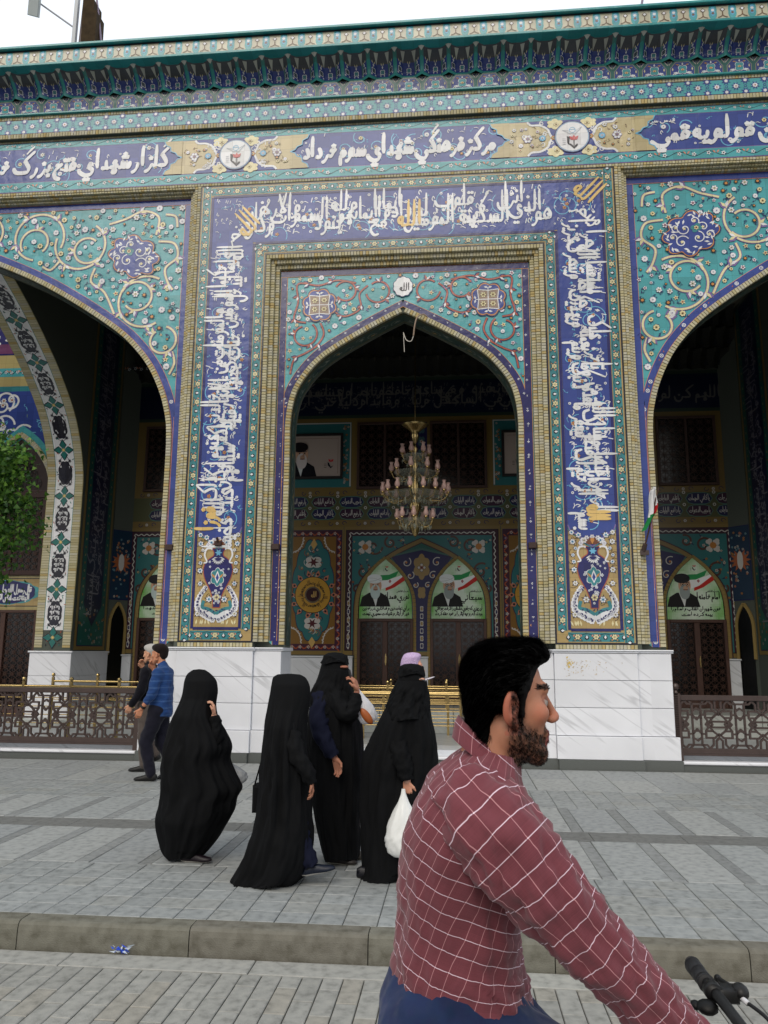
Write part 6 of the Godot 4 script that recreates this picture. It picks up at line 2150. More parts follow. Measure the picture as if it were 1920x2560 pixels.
func side_wing() -> void:   # the next wall, seen through the side opening
	var w := thing("wing_wall", "tiled wall with tall arched lattice window, seen through the side opening behind the tree", "wall")
	var s := Sol.new()
	s.box(Vector3(-16, 0.1, -6.5), Vector3(-7.93, 12.0, -5.62))
	put("wall", s.mesh(), M.mortar, w)
	var BR := lin(176, 160, 108)
	var m := Mos.new()
	m.rect(-13, 1.5, -7.95, 11.9, BR, 0)
	m.rect(-13, 8.76, -8.0, 9.6, NAVY, 1)
	m.rect(-13, 8.8, -8.0, 9.05, lin(110, 60, 100), 2)
	line(m, "الله یا محمد یا علی", Vector2(-8.1, 9.15), 3.6, 0.2, 0.06, WHI, 3)
	m.rect(-13, 8.2, -8.0, 8.42, TURQ, 1)
	for i in 30:
		m_vine(m, i, 0.3, 0.2)
		m.tf = Transform2D(0, Vector2(-12.5 + i * 0.3, 8.31))
	m.tf = Transform2D()
	m.rect(-13, 5.0, -8.0, 7.95, TURQ2, 1)
	m.rect(-12.9, 5.0, -8.1, 7.82, COB, 2)
	for k in 26:
		var c := Vector2(R(-11, -8.2), R(5.6, 7.7))
		m.rib(spiral(c, R(0.2, 0.32), 0.05, R(0, 6), 6.0, 24), 0.05, WHI, 3)
		m.flower(c, 0.07, 6, WHI, ORA, NAVY, 4)
	for k in 50:
		twigs(m, Vector2(R(-11, -8.2), R(5.4, 7.75)), 0.12, SKYB, 3)
	var ao := arch_pts(-9.6, 1.06, 5.2, 6.95)
	m.poly(ao, TURQ, 5)
	m.rect(-10.66, 1.5, -8.54, 5.2, BR, 5)
	m.rect(-10.5, 2.58, -8.72, 3.24, DRK, 6)
	m.rect(-10.48, 2.6, -8.74, 3.22, OCH, 7)
	m.poly(lobes(Vector2(-9.6, 2.91), 0.80, 0.29, 10, 0.08, 60), TURQ, 8)
	m.poly(lobes(Vector2(-9.6, 2.91), 0.70, 0.27, 6, 0.06, 60), NAVY, 9)
	line(m, "قال رسول الله صلی الله علیه", Vector2(-9.02, 2.92), 1.15, 0.10, 0.035, WHI, 10)
	line(m, "الجنة تحت ظلال السیوف", Vector2(-9.06, 2.74), 1.0, 0.08, 0.035, WHI, 10)
	put("tile_panel", m.mesh(), M.glaze, w, Transform3D(Basis(), Vector3(0, 0, -5.615)))
	s = Sol.new()
	var rp := PackedVector2Array([Vector2(-10.47, 3.3)])
	rp.append_array(arch_pts(-9.6, 0.87, 5.2, 6.72))
	rp.append(Vector2(-8.73, 3.3))
	var q := even(rp, 0.06)
	for i in q.size() - 1:
		var d := (q[i + 1] - q[i]).normalized()
		var nn := d.orthogonal() * 0.055
		s.col = tone()
		s.prism(PackedVector2Array([q[i] - nn + d * 0.003, q[i + 1] - nn - d * 0.003, q[i + 1] + nn - d * 0.003, q[i] + nn + d * 0.003]), -5.62, -5.53)
	stuff(put("arch_bricks", s.mesh(), M.brick, w))
	s = Sol.new()
	s.col = lin(150, 110, 96)
	s.prism(arch_pts(-9.6, 0.80, 5.2, 6.6), -5.62, -5.595)
	s.col = lin(190, 140, 120)
	s.cbox(Vector3(-10.4, 5.14, -5.62), Vector3(-8.8, 5.32, -5.53), 0.015)
	for x in [-10.4, -9.66, -8.9]:
		s.cbox(Vector3(x, 3.3, -5.62), Vector3(x + 0.1, 5.14, -5.53), 0.015)
	s.cbox(Vector3(-10.4, 3.3, -5.62), Vector3(-8.8, 3.42, -5.54), 0.015)
	var wd := put("window", s.mesh(), M.wood, w)
	lattice("pane", -10.3, -9.66, 3.42, 5.14, -5.575, 0.16, wd, Transform3D(), 0.014)
	lattice("pane", -9.56, -8.9, 3.42, 5.14, -5.575, 0.16, wd, Transform3D(), 0.014)
	m = Mos.new()
	for i in 5:
		for j in 5:
			var c := Vector2(-10.1 + i * 0.25 + 0.125 * (j % 2), 5.5 + j * 0.22)
			if Geometry2D.is_point_in_polygon(c, arch_pts(-9.6, 0.70, 5.2, 6.4)):
				for k in 4:
					m.t3(c, c + Vector2.from_angle(k * PI / 2 + 0.3) * 0.11, c + Vector2.from_angle(k * PI / 2 + 1.0) * 0.11, lin(110, 130, 126), 3)
				m.ring(c, 0.10, 0.115, lin(110, 80, 70), 4, 8)
	put("fanlight", m.mesh(), M.dark_pane, wd, Transform3D(Basis(), Vector3(0, 0, -5.59)))
	wood_door(-10.45, -8.8, 0.1, 2.5, -5.62, w)


# ------------------------------------------------------------------ things on and around the porch
func print_mat() -> Material:
	return M.print

func figure_print(m: Mos, o: Vector2, s: float, turban: Color, beard: Color, robe: Color, glasses := false, l := 4.0, side := 0.0) -> void:   # a printed half-length portrait
	var sk := lin(206, 164, 136)
	m.poly(PackedVector2Array([o + Vector2(-0.36, -0.42) * s, o + Vector2(-0.30, -0.2) * s, o + Vector2(-0.14, -0.1) * s, o + Vector2(0.14, -0.1) * s, o + Vector2(0.30, -0.2) * s, o + Vector2(0.36, -0.42) * s]), robe, l)
	m.t3(o + Vector2(-0.09, -0.1) * s, o + Vector2(0.09, -0.1) * s, o + Vector2(0.02, -0.42) * s, lin(220, 224, 222), l + 1)
	m.poly(lobes(o + Vector2(0.01 + side * 0.03, 0.06) * s, 0.135 * s, 0.19 * s, 2, 0.0, 24), sk, l + 2)
	m.poly(lobes(o + Vector2(side * 0.04, -0.08) * s, 0.12 * s, 0.17 * s, 2, 0.06, 24), beard, l + 3)
	m.disc(o + Vector2(side * 0.06, 0.0) * s, 0.055 * s, sk * 0.9, l + 4, 8)
	m.rib(PackedVector2Array([o + Vector2(-0.05 + side * 0.06, -0.035) * s, o + Vector2(0.05 + side * 0.06, -0.035) * s]), 0.018 * s, lin(120, 70, 64), l + 5)
	m.leaf(o + Vector2(side * 0.09, 0.09) * s, -PI / 2, 0.10 * s, 0.045 * s, sk * 0.75, l + 5)
	for h in [-1.0, 1.0]:
		m.disc(o + Vector2(0.055 * h + side * 0.05, 0.085) * s, 0.016 * s, DRK, l + 6, 6)
		m.rib(PackedVector2Array([o + Vector2(0.02 * h + side * 0.05, 0.118) * s, o + Vector2(0.095 * h + side * 0.05, 0.125) * s]), 0.018 * s, lin(90, 84, 80), l + 6)
		if glasses:
			m.ring(o + Vector2(0.058 * h + side * 0.05, 0.085) * s, 0.036 * s, 0.045 * s, lin(70, 60, 50), l + 7, 10)
	m.poly(lobes(o + Vector2(-0.01, 0.22) * s, 0.19 * s, 0.11 * s, 2, 0.1, 28), turban, l + 7)
	m.rib(curve(PackedVector2Array([o + Vector2(-0.17, 0.16) * s, o + Vector2(0.0, 0.18) * s, o + Vector2(0.16, 0.25) * s]), 4), 0.014 * s, turban * 0.7, l + 8)
	m.rib(curve(PackedVector2Array([o + Vector2(-0.17, 0.24) * s, o + Vector2(0.0, 0.23) * s, o + Vector2(0.15, 0.17) * s]), 4), 0.014 * s, turban * 0.78, l + 8)

func poster(cx: float, label: String, nm: Array, lines: Array, dark: bool, spectacles: bool) -> void:
	var t := thing("banner", label, "banner", "arched portrait banners over the inner doors", Vector3(cx, 2.345, IZ + 0.055))
	var m := Mos.new()
	m.dz = 0.0006
	var edge := arch_pts(0, 0.60, 0.16, 1.345)
	var full := PackedVector2Array([Vector2(-0.60, 0)])
	full.append_array(edge)
	full.append(Vector2(0.60, 0))
	# printed ground: pale in the middle, green towards the rim
	var n := 26
	var nz := FastNoiseLite.new()
	nz.seed = int(cx * 10)
	nz.frequency = 2.4
	for i in n:
		for j in 28:
			var cell := PackedVector2Array([Vector2(-0.6 + 1.2 * i / n, 1.345 * j / 28), Vector2(-0.6 + 1.2 * (i + 1) / n, 1.345 * j / 28), Vector2(-0.6 + 1.2 * (i + 1) / n, 1.345 * (j + 1) / 28), Vector2(-0.6 + 1.2 * i / n, 1.345 * (j + 1) / 28)])
			for c in Geometry2D.intersect_polygons(cell, full):
				var q := (cell[0] + cell[2]) * 0.5
				var e := clampf(pow(absf(q.x) / 0.62, 2.0) + pow(maxf(0.0, q.y - 0.75) / 0.75, 2.0) + nz.get_noise_2dv(q) * 0.55, 0.0, 1.0)
				m.fan(c, lin(216, 232, 214).lerp(lin(112, 178, 84), e), 0)
	var red := lin(190, 50, 46)
	m.poly(PackedVector2Array([Vector2(-0.12, 0.98), Vector2(0.08, 0.99), Vector2(0.30, 1.08), Vector2(0.24, 0.95), Vector2(0.05, 0.87), Vector2(-0.12, 0.86)]), lin(52, 148, 88), 2)
	m.poly(PackedVector2Array([Vector2(-0.12, 0.86), Vector2(0.05, 0.87), Vector2(0.36, 0.98), Vector2(0.40, 0.92), Vector2(0.1, 0.72), Vector2(-0.1, 0.66)]), lin(238, 240, 240), 2)
	m.poly(PackedVector2Array([Vector2(0.0, 0.69), Vector2(0.12, 0.74), Vector2(0.40, 0.95), Vector2(0.44, 0.86), Vector2(0.2, 0.70), Vector2(0.0, 0.62)]), red, 3)
	m.ring(Vector2(0.10, 0.84), 0.012, 0.03, lin(170, 90, 90), 4, 8)
	m.rib(PackedVector2Array([Vector2(0.10, 0.80), Vector2(0.10, 0.88)]), 0.012, lin(170, 90, 90), 4)
	emblem_small(m, Vector2(0.02, 1.15), 0.09)
	figure_print(m, Vector2(-0.24, 0.68), 0.98, lin(46, 44, 48) if dark else lin(226, 232, 232), lin(190, 208, 206) if not spectacles else lin(150, 160, 158), lin(34, 34, 36), spectacles, 4.0, 1.0 if spectacles else 0.2)
	line(m, "حضرت آیت الله العظمی", Vector2(0.53, 0.60), 0.28, 0.022, 0.008, DRK, 4)
	line(m, nm[0], Vector2(0.54, 0.45 if nm[0].length() > 7 else 0.43), nm[1], 0.082, 0.026, lin(24, 22, 28), 4, 0.2)
	line(m, lines[0], Vector2(0.54, 0.205), 1.06, 0.048, 0.019, lin(20, 20, 24), 4, 0.3)
	line(m, lines[1], Vector2(0.54 if lines[1].length() > 18 else 0.36, 0.085), 1.06 if lines[1].length() > 18 else 0.66, 0.048, 0.019, lin(20, 20, 24), 4, 0.3)
	put("printed_face", m.mesh(), M.print, t)
	var s := Sol.new()
	s.col = lin(200, 210, 200)
	s.prism(full, -0.012, -0.002)
	put("sheet", s.mesh(), M.print, t)

func emblem_small(o: Mos, c: Vector2, r: float) -> void:
	for h in [1.0, -1.0]:
		o.leaf(c + Vector2(0.1, 0.0) * r, PI / 2 - 0.7 * h, 0.6 * r, 0.35 * r, lin(196, 60, 66), 4)
	o.poly(PackedVector2Array([c + Vector2(-0.4, 0) * r, c + Vector2(-0.2, -0.1) * r, c + Vector2(0.1, -0.7) * r, c + Vector2(0.5, -0.5) * r, c + Vector2(0.1, -0.95) * r, c + Vector2(-0.35, -0.5) * r]), DRK, 4)
	for i in 3:
		o.rib(PackedVector2Array([c + Vector2(-0.9, -0.3 - 0.25 * i) * r, c + Vector2(-0.55, -0.3 - 0.25 * i) * r]), 0.06 * r, DRK, 4)

func portrait(cx: float, label: String, only_mark: bool) -> void:
	var t := thing("framed_portrait", label, "portrait", "", Vector3(cx, 5.60, IZ + 0.03))
	var s := Sol.new()
	s.col = lin(96, 66, 52)
	s.cbox(Vector3(-0.80, 0, 0), Vector3(0.80, 0.06, 0.05), 0.01)
	s.cbox(Vector3(-0.80, 1.04, 0), Vector3(0.80, 1.10, 0.05), 0.01)
	s.cbox(Vector3(-0.80, 0.06, 0), Vector3(-0.74, 1.04, 0.048), 0.01)
	s.cbox(Vector3(0.74, 0.06, 0), Vector3(0.80, 1.04, 0.048), 0.01)
	put("frame", s.mesh(), M.wood, t)
	var m := Mos.new()
	m.rect(-0.74, 0.06, 0.74, 1.04, lin(176, 160, 150), 0)
	m.rib(PackedVector2Array([Vector2(-0.68, 0.98), Vector2(0.68, 0.98), Vector2(0.68, 0.12)]), 0.008, lin(120, 90, 80), 1)
	emblem_small(m, Vector2(0.5, 0.40) if not only_mark else Vector2(-0.42, 0.40), 0.16)
	if not only_mark:
		figure_print(m, Vector2(-0.22, 0.52), 1.12, lin(22, 20, 24), lin(216, 206, 204), lin(20, 20, 22), false, 2.0, 0.8)
	else:
		figure_print(m, Vector2(0.25, 0.52), 1.12, lin(22, 20, 24), lin(150, 150, 150), lin(60, 48, 40), true, 2.0, -0.6)
	put("picture", m.mesh(), M.print, t, Transform3D(Basis(), Vector3(0, 0, 0.02)))

func chandelier() -> void:
	var t := thing("chandelier", "large brass chandelier with many pink glass tulip shades hanging in the middle arch", "chandelier", "", Vector3(0.05, 0, -3.0))
	var s := Sol.new()
	s.col = Color.WHITE
	s.lathe(PackedVector2Array([Vector2(0.02, 5.62), Vector2(0.05, 5.66), Vector2(0.08, 5.76), Vector2(0.06, 5.82), Vector2(0.12, 5.88), Vector2(0.22, 5.95), Vector2(0.265, 5.985), Vector2(0.25, 6.0), Vector2(0.12, 5.96), Vector2(0.0, 5.95)]), 24)
	put("canopy_bowl", s.mesh(true), M.brass, t)
	s = Sol.new()
	s.lathe(PackedVector2Array([Vector2(0.012, 9.3), Vector2(0.012, 5.62), Vector2(0.03, 5.58), Vector2(0.055, 5.5), Vector2(0.02, 5.42), Vector2(0.05, 5.3), Vector2(0.07, 5.18), Vector2(0.03, 5.06), Vector2(0.06, 4.9), Vector2(0.09, 4.72), Vector2(0.05, 4.6), Vector2(0.10, 4.45), Vector2(0.12, 4.34), Vector2(0.05, 4.2), Vector2(0.08, 4.05), Vector2(0.10, 3.95), Vector2(0.05, 3.82), Vector2(0.0, 3.76)]), 16)
	put("stem", s.mesh(true), M.brass, t)
	# one tulip shade, then copies
	var gl := mat("shade_glass", lin(226, 190, 180), 0.18, false, 0.6)
	gl.transparency = BaseMaterial3D.TRANSPARENCY_ALPHA_DEPTH_PRE_PASS
	gl.albedo_color.a = 0.62
	gl.roughness = 0.3
	gl.backlight_enabled = true
	gl.backlight = Color(0.5, 0.4, 0.38)
	s = Sol.new()
	s.lathe(PackedVector2Array([Vector2(0.018, 0.0), Vector2(0.042, 0.02), Vector2(0.052, 0.05), Vector2(0.045, 0.09), Vector2(0.028, 0.13), Vector2(0.030, 0.155), Vector2(0.042, 0.178)]), 12)
	var sh := s.mesh(true)
	var cr := mat("crystal", lin(160, 165, 150), 0.08, false, 0.8)
	cr.transparency = BaseMaterial3D.TRANSPARENCY_ALPHA_DEPTH_PRE_PASS
	cr.albedo_color.a = 0.45
	cr.roughness = 0.26
	var drop := Sol.new()
	drop.lathe(PackedVector2Array([Vector2(0, 0.0), Vector2(0.013, -0.03), Vector2(0.008, -0.06), Vector2(0, -0.09)]), 6)
	var dm := Sol.new()
	for tier in [[5.40, 0.27, 7, 0.0], [5.06, 0.46, 9, 0.3], [4.63, 0.64, 16, 0.1], [4.13, 0.35, 9, 0.2]]:
		var r: float = tier[1]
		var y: float = tier[0]
		for k in tier[2]:
			var a: float = tier[3] + TAU * k / tier[2]
			var d := Vector3(cos(a), 0, sin(a))
			var arm := Sol.new()
			arm.tube(curve3(PackedVector3Array([Vector3(0, y - 0.02, 0) + d * 0.05, Vector3(0, y - 0.16, 0) + d * r * 0.45, Vector3(0, y - 0.14, 0) + d * r * 0.85, Vector3(0, y - 0.02, 0) + d * r]), 4), 0.012, 0.008, 6)
			arm.lathe(PackedVector2Array([Vector2(0.0, -0.03), Vector2(0.03, -0.012), Vector2(0.05, 0.004), Vector2(0.0, 0.006)]), 10, Vector3(0, y - 0.01, 0) + d * r)
			put("arm", arm.mesh(true), M.brass, t)
			put("lamp_shade", sh, gl, t, Transform3D(Basis(), Vector3(0, y, 0) + d * r))
			for e in 5:
				var f := R(0.25, 1.0)
				dm.tf = Transform3D(Basis(), Vector3(0, y - 0.06 - 0.10 * sin(f * 3.0) * 0.8 - R(0, 0.05), 0) + d.rotated(Vector3.UP, R(-0.2, 0.2)) * r * f)
				dm.lathe(PackedVector2Array([Vector2(0, 0.0), Vector2(0.015, -0.035), Vector2(0.008, -0.07), Vector2(0, -0.10)]), 5)
		# garlands
		var bowl := Sol.new()
		bowl.lathe(PackedVector2Array([Vector2(0.05, y - 0.20), Vector2(r * 0.4, y - 0.17), Vector2(r * 0.75, y - 0.10), Vector2(r * 0.92, y - 0.03)]), 20)
		put("glass_bowl", bowl.mesh(true), cr, t)
	stuff(put("crystal_drops", dm.mesh(), cr, t))

func strap_panel(x0: float, x1: float, y0: float, y1: float) -> ArrayMesh:   # interlaced octagon-and-square bars
	var s := Sol.new()
	s.col = Color.WHITE
	var n := maxi(1, roundi((x1 - x0) / 0.62))
	var w := (x1 - x0) / n
	var h := y1 - y0
	var bar := func(pts: Array) -> void:
		for fx in [false, true]:
			for fy in [false, true]:
				for i in pts.size() - 1:
					var a := Vector2(pts[i][0], pts[i][1])
					var b := Vector2(pts[i + 1][0], pts[i + 1][1])
					for e in n:
						var p := a
						var q := b
						if fx:
							p.x = 1.0 - p.x
							q.x = 1.0 - q.x
						if fy:
							p.y = 1.0 - p.y
							q.y = 1.0 - q.y
						var u := Vector2(x0 + (e + p.x) * w, y0 + p.y * h)
						var v := Vector2(x0 + (e + q.x) * w, y0 + q.y * h)
						var d := (v - u).normalized()
						var nn := d.orthogonal() * 0.013
						u -= d * 0.006
						v += d * 0.006
						var dz := 0.0015 * ((i + (1 if fx else 0) + (2 if fy else 0)) % 4)
						s.prism(PackedVector2Array([u - nn, v - nn, v + nn, u + nn]), -0.012 - dz, 0.012 + dz)
	bar.call([[0.0, 0.30], [0.10, 0.22], [0.30, 0.22], [0.30, 0.36], [0.14, 0.36], [0.0, 0.26]])
	bar.call([[0.5, 0.36], [0.40, 0.36], [0.40, 0.22], [0.5, 0.16]])
	bar.call([[0.30, 0.30], [0.40, 0.30], [0.5, 0.40]])
	bar.call([[0.14, 0.22], [0.14, 0.08], [0.22, 0.0]])
	bar.call([[0.40, 0.22], [0.40, 0.08], [0.33, 0.0]])
	bar.call([[0.22, 0.0], [0.29, 0.07], [0.5, 0.07]])
	bar.call([[0.07, 0.0], [0.07, 0.16], [0.0, 0.22]])
	bar.call([[0.30, 0.36], [0.24, 0.44], [0.30, 0.5]])
	bar.call([[0.14, 0.36], [0.20, 0.44], [0.14, 0.5]])
	bar.call([[0.40, 0.36], [0.40, 0.5]])
	bar.call([[0.0, 0.44], [0.14, 0.44], [0.24, 0.5]])
	return s.mesh()

func fence(x0: float, x1: float, label: String, post_at: float) -> void:
	var t := thing("fence", label, "fence", "", Vector3(0, 0, -0.02))
	var s := Sol.new()
	s.cbox(Vector3(x0, 0.955, -0.03), Vector3(x1, 1.03, 0.035), 0.008)
	put("top_rail", s.mesh(), M.steel, t)
	s = Sol.new()
	s.cbox(Vector3(x0, 0.20, -0.03), Vector3(x1, 0.30, 0.03), 0.006)
	s.cbox(Vector3(x0, 0.235, -0.03), Vector3(x1, 0.25, 0.036), 0.003)
	put("bottom_rail", s.mesh(), M.steel, t)
	var n := maxi(1, roundi((x1 - x0) / 2.5))
	for i in n:
		put("strapwork_panel", strap_panel(x0 + (x1 - x0) * i / n, x0 + (x1 - x0) * (i + 1) / n, 0.30, 0.955), M.steel, t)
	for x in [x0, x1, post_at]:
		s = Sol.new()
		s.cbox(Vector3(x - 0.05, 0.13, -0.05), Vector3(x + 0.05, 1.05, 0.05), 0.008)
		if x == post_at:
			s.lathe(PackedVector2Array([Vector2(0.0, 1.05), Vector2(0.03, 1.06), Vector2(0.02, 1.09), Vector2(0.045, 1.12), Vector2(0.05, 1.15), Vector2(0.035, 1.185), Vector2(0.0, 1.20)]), 12, Vector3(x, 0, 0))
		put("post", s.mesh(), M.steel, t)

func railing(x0: float, x1: float, z: float, y0: float, top: float, label: String, balls := false, posts := 1.05) -> void:
	var t := thing("railing", label, "railing", "brass queue railings in the porch", Vector3(0, 0, z))
	var s := Sol.new()
	s.tube(PackedVector3Array([Vector3(x0, top, 0), Vector3(x1, top, 0)]), 0.022, -1, 8)
	put("handrail", s.mesh(true), M.brass, t)
	for k in 4:
		s = Sol.new()
		var y := y0 + (top - y0) * (0.30 + 0.16 * k)
		s.tube(PackedVector3Array([Vector3(x0, y, 0), Vector3(x1, y + R(-0.006, 0.006), 0)]), 0.008, -1, 6)
		put("rail", s.mesh(true), M.brass, t)
	var x := x0
	while x <= x1 + 0.01:
		s = Sol.new()
		s.box(Vector3(x - 0.022, y0, -0.022), Vector3(x + 0.022, top + (0.08 if balls else 0.0), 0.022))
		if balls:
			s.ell(Vector3(x, top + 0.12, 0), Vector3(0.035, 0.04, 0.035))
		put("post", s.mesh(), M.brass, t)
		x += posts

func flag() -> void:
	var t := thing("flag", "small green, white and red flag furled on a short pole on the right pier", "flag", "", Vector3(3.60, 3.14, 0.0))
	var s := Sol.new()
	s.tube(PackedVector3Array([Vector3(0.0, 0.02, 0.0), Vector3(0.045, 0.22, 0.08), Vector3(0.13, 0.62, 0.17), Vector3(0.19, 0.86, 0.22)]), 0.013, 0.010, 8)
	put("pole", s.mesh(true), M.wood, t)
	s = Sol.new()
	s.tube(PackedVector3Array([Vector3(-0.02, -0.08, -0.05), Vector3(0.005, 0.06, 0.02)]), 0.04, 0.034, 10)
	s.box(Vector3(-0.07, -0.10, -0.06), Vector3(0.06, -0.03, 0.0))
	put("bracket", s.mesh(), M.steel, t)
	# cloth: three strips gathered round the pole, folds hanging
	var cl := mat("flag_cloth", Color.WHITE, 0.7, true, 0.2)
	cl.backlight_enabled = true
	cl.backlight = Color(0.35, 0.35, 0.35)
	var c := Sol.new()
	var n := 14
	var m := 16
	var pt := func(i: int, j: int) -> Vector3:
		var u := float(i) / n
		var v := float(j) / m
		var along_ := lerpf(0.42, 0.90, v)
		var base := Vector3(0.21 * along_, 0.97 * along_, 0.245 * along_)
		var fold := sin(u * 11.0 + v * 3.0) * 0.028
		var drop := u * (0.26 - 0.10 * v)
		return base + Vector3(-drop * 0.55 + fold * 0.5 + 0.04 * sin(v * 5.0), -drop * (0.75 - 0.5 * v) + 0.02 * sin(u * 7.0), fold + 0.04 * u)
	for i in n:
		for j in m:
			var f := float(j) / m + 0.06 * sin(i * 0.6)
			c.col = lin(34, 120, 66) if f < 0.30 else (lin(226, 226, 228) if f < 0.78 else lin(226, 226, 228))
			if f >= 0.22 and f < 0.45 and i < 5:
				c.col = lin(176, 34, 40)
			c.quad(pt.call(i, j), pt.call(i + 1, j), pt.call(i + 1, j + 1), pt.call(i, j + 1))
	put("cloth", c.mesh(true), cl, t)

func tree() -> void:
	var t := thing("tree", "young bright green broadleaf tree at the left edge, in front of the side opening", "tree", "", Vector3(-6.74, 0.0, 0.6))
	var s := Sol.new()
	s.col = lin(96, 80, 62)
	var limbs := [PackedVector3Array([Vector3(0, -0.1, 0), Vector3(0.03, 1.0, 0.02), Vector3(-0.02, 2.0, 0), Vector3(0.05, 3.0, 0.05), Vector3(0.0, 4.2, 0)])]
	s.tube(curve3(limbs[0], 4), 0.085, 0.02, 9)
	var cl := []
	for k in 30:
		var a := R(0, TAU)
		var y := R(2.25, 4.35)
		var e := Vector3(cos(a) * R(0.4, 1.05) * (1.0 - 0.28 * absf(y - 3.3)), y + R(0.1, 0.5), sin(a) * R(0.3, 0.9))
		s.tube(curve3(PackedVector3Array([Vector3(0.02, y - 0.35, 0.02), Vector3(e.x * 0.5, y + 0.05, e.z * 0.5), e]), 3), 0.022, 0.006, 5)
		cl.append(e)
		cl.append(Vector3(e.x * 0.55, y, e.z * 0.55))
	put("trunk", s.mesh(true), M.wood, t)
	var lf := mat("leaf", Color.WHITE, 0.45, true, 0.4)
	lf.backlight_enabled = true
	lf.backlight = Color(0.5, 0.6, 0.2)
	var v := Sol.new()
	for c in cl:
		var shade := R(0.75, 1.25)
		for k in 190:
			var o: Vector3 = c + Vector3(rng.randfn(0, 0.19), rng.randfn(0, 0.17), rng.randfn(0, 0.19))
			var b := Basis(Vector3(R(-1, 1), R(-1, 1), R(-1, 1)).normalized(), R(0, TAU))
			var sz := R(0.03, 0.075)
			v.col = [lin(78, 118, 42), lin(58, 98, 38), lin(100, 138, 52), lin(46, 80, 34)][rng.randi() % 4] * shade
			v.tf = Transform3D(b, o)
			# five-pointed leaf
			v.tri(Vector3(0, 0, 0), Vector3(sz * 0.55, sz * 0.35, sz * 0.12), Vector3(0, sz * 1.15, 0))
			v.tri(Vector3(0, 0, 0), Vector3(0, sz * 1.15, 0), Vector3(-sz * 0.55, sz * 0.35, sz * 0.12))
			v.tri(Vector3(0, 0, 0), Vector3(sz * 0.75, sz * -0.05, 0.0), Vector3(sz * 0.45, sz * 0.6, sz * 0.1))
			v.tri(Vector3(0, 0, 0), Vector3(-sz * 0.45, sz * 0.6, sz * 0.1), Vector3(-sz * 0.75, sz * -0.05, 0.0))
	put("crown", v.mesh(), lf, t)

func roof_things() -> void:
	var t := thing("lamp_post", "grey post with slanting arm and square floodlight above the roof edge", "lamp post", "", Vector3(-6.44, 11.79, -1.0))
	var s := Sol.new()
	s.col = lin(90, 78, 80)
	s.tube(PackedVector3Array([Vector3(0.05, 0, 0), Vector3(0.12, 3.2, 0)]), 0.055, 0.05, 10)
	put("post", s.mesh(true), M.paint, t)
	s = Sol.new()
	s.col = lin(190, 194, 198)
	s.box(Vector3(-0.10, 0, -0.03), Vector3(-0.03, 3.1, 0.05))
	put("cable_duct", s.mesh(), M.paint, t)
	s = Sol.new()
	s.col = lin(160, 160, 166)
	s.tube(PackedVector3Array([Vector3(-0.05, 1.78, 0.0), Vector3(-0.80, 2.36, 0.05)]), 0.018, -1, 6)
	put("arm", s.mesh(true), M.paint, t)
	s = Sol.new()
	s.tf = Transform3D(Basis(Vector3(0, 0, 1), -0.35) * Basis(Vector3(1, 0, 0), 0.5), Vector3(-0.90, 2.25, 0.1))
	s.col = lin(196, 200, 200)
	s.cbox(Vector3(-0.12, -0.16, -0.03), Vector3(0.12, 0.16, 0.03), 0.01)
	s.box(Vector3(-0.05, 0.16, -0.05), Vector3(0.09, 0.24, 0.02))
	put("floodlight", s.mesh(), M.paint, t)
	var c := thing("roof_column", "rough stub of a square concrete column beside the lamp post on the roof", "column", "", Vector3(-6.10, 11.6, -1.0))
	s = Sol.new()
	s.col = lin(120, 104, 84)
	s.prism(PackedVector2Array([Vector2(-0.15, 0), Vector2(0.13, 0), Vector2(0.09, 2.2), Vector2(0.03, 2.24), Vector2(0.02, 2.46), Vector2(-0.21, 2.56)]), -0.16, 0.16)
	put("shaft", s.mesh(), M.concrete, c)
	for q in [[Vector3(-5.70, 11.7, -1.0), Vector3(-6.28, 15.2, -1.0), "purple-grey guy rope running up to the left beside the concrete column"], [Vector3(3.98, 11.7, -1.0), Vector3(4.42, 13.9, -1.0), "purple-grey guy rope rising over the right end of the roof"]]:
		var w := thing("guy_rope", q[2], "rope", "", q[0])
		s = Sol.new()
		s.col = lin(138, 124, 146)
		s.tube(PackedVector3Array([Vector3(), q[1] - q[0]]), 0.022, -1, 6)
		put("rope", s.mesh(true), M.paint, w)

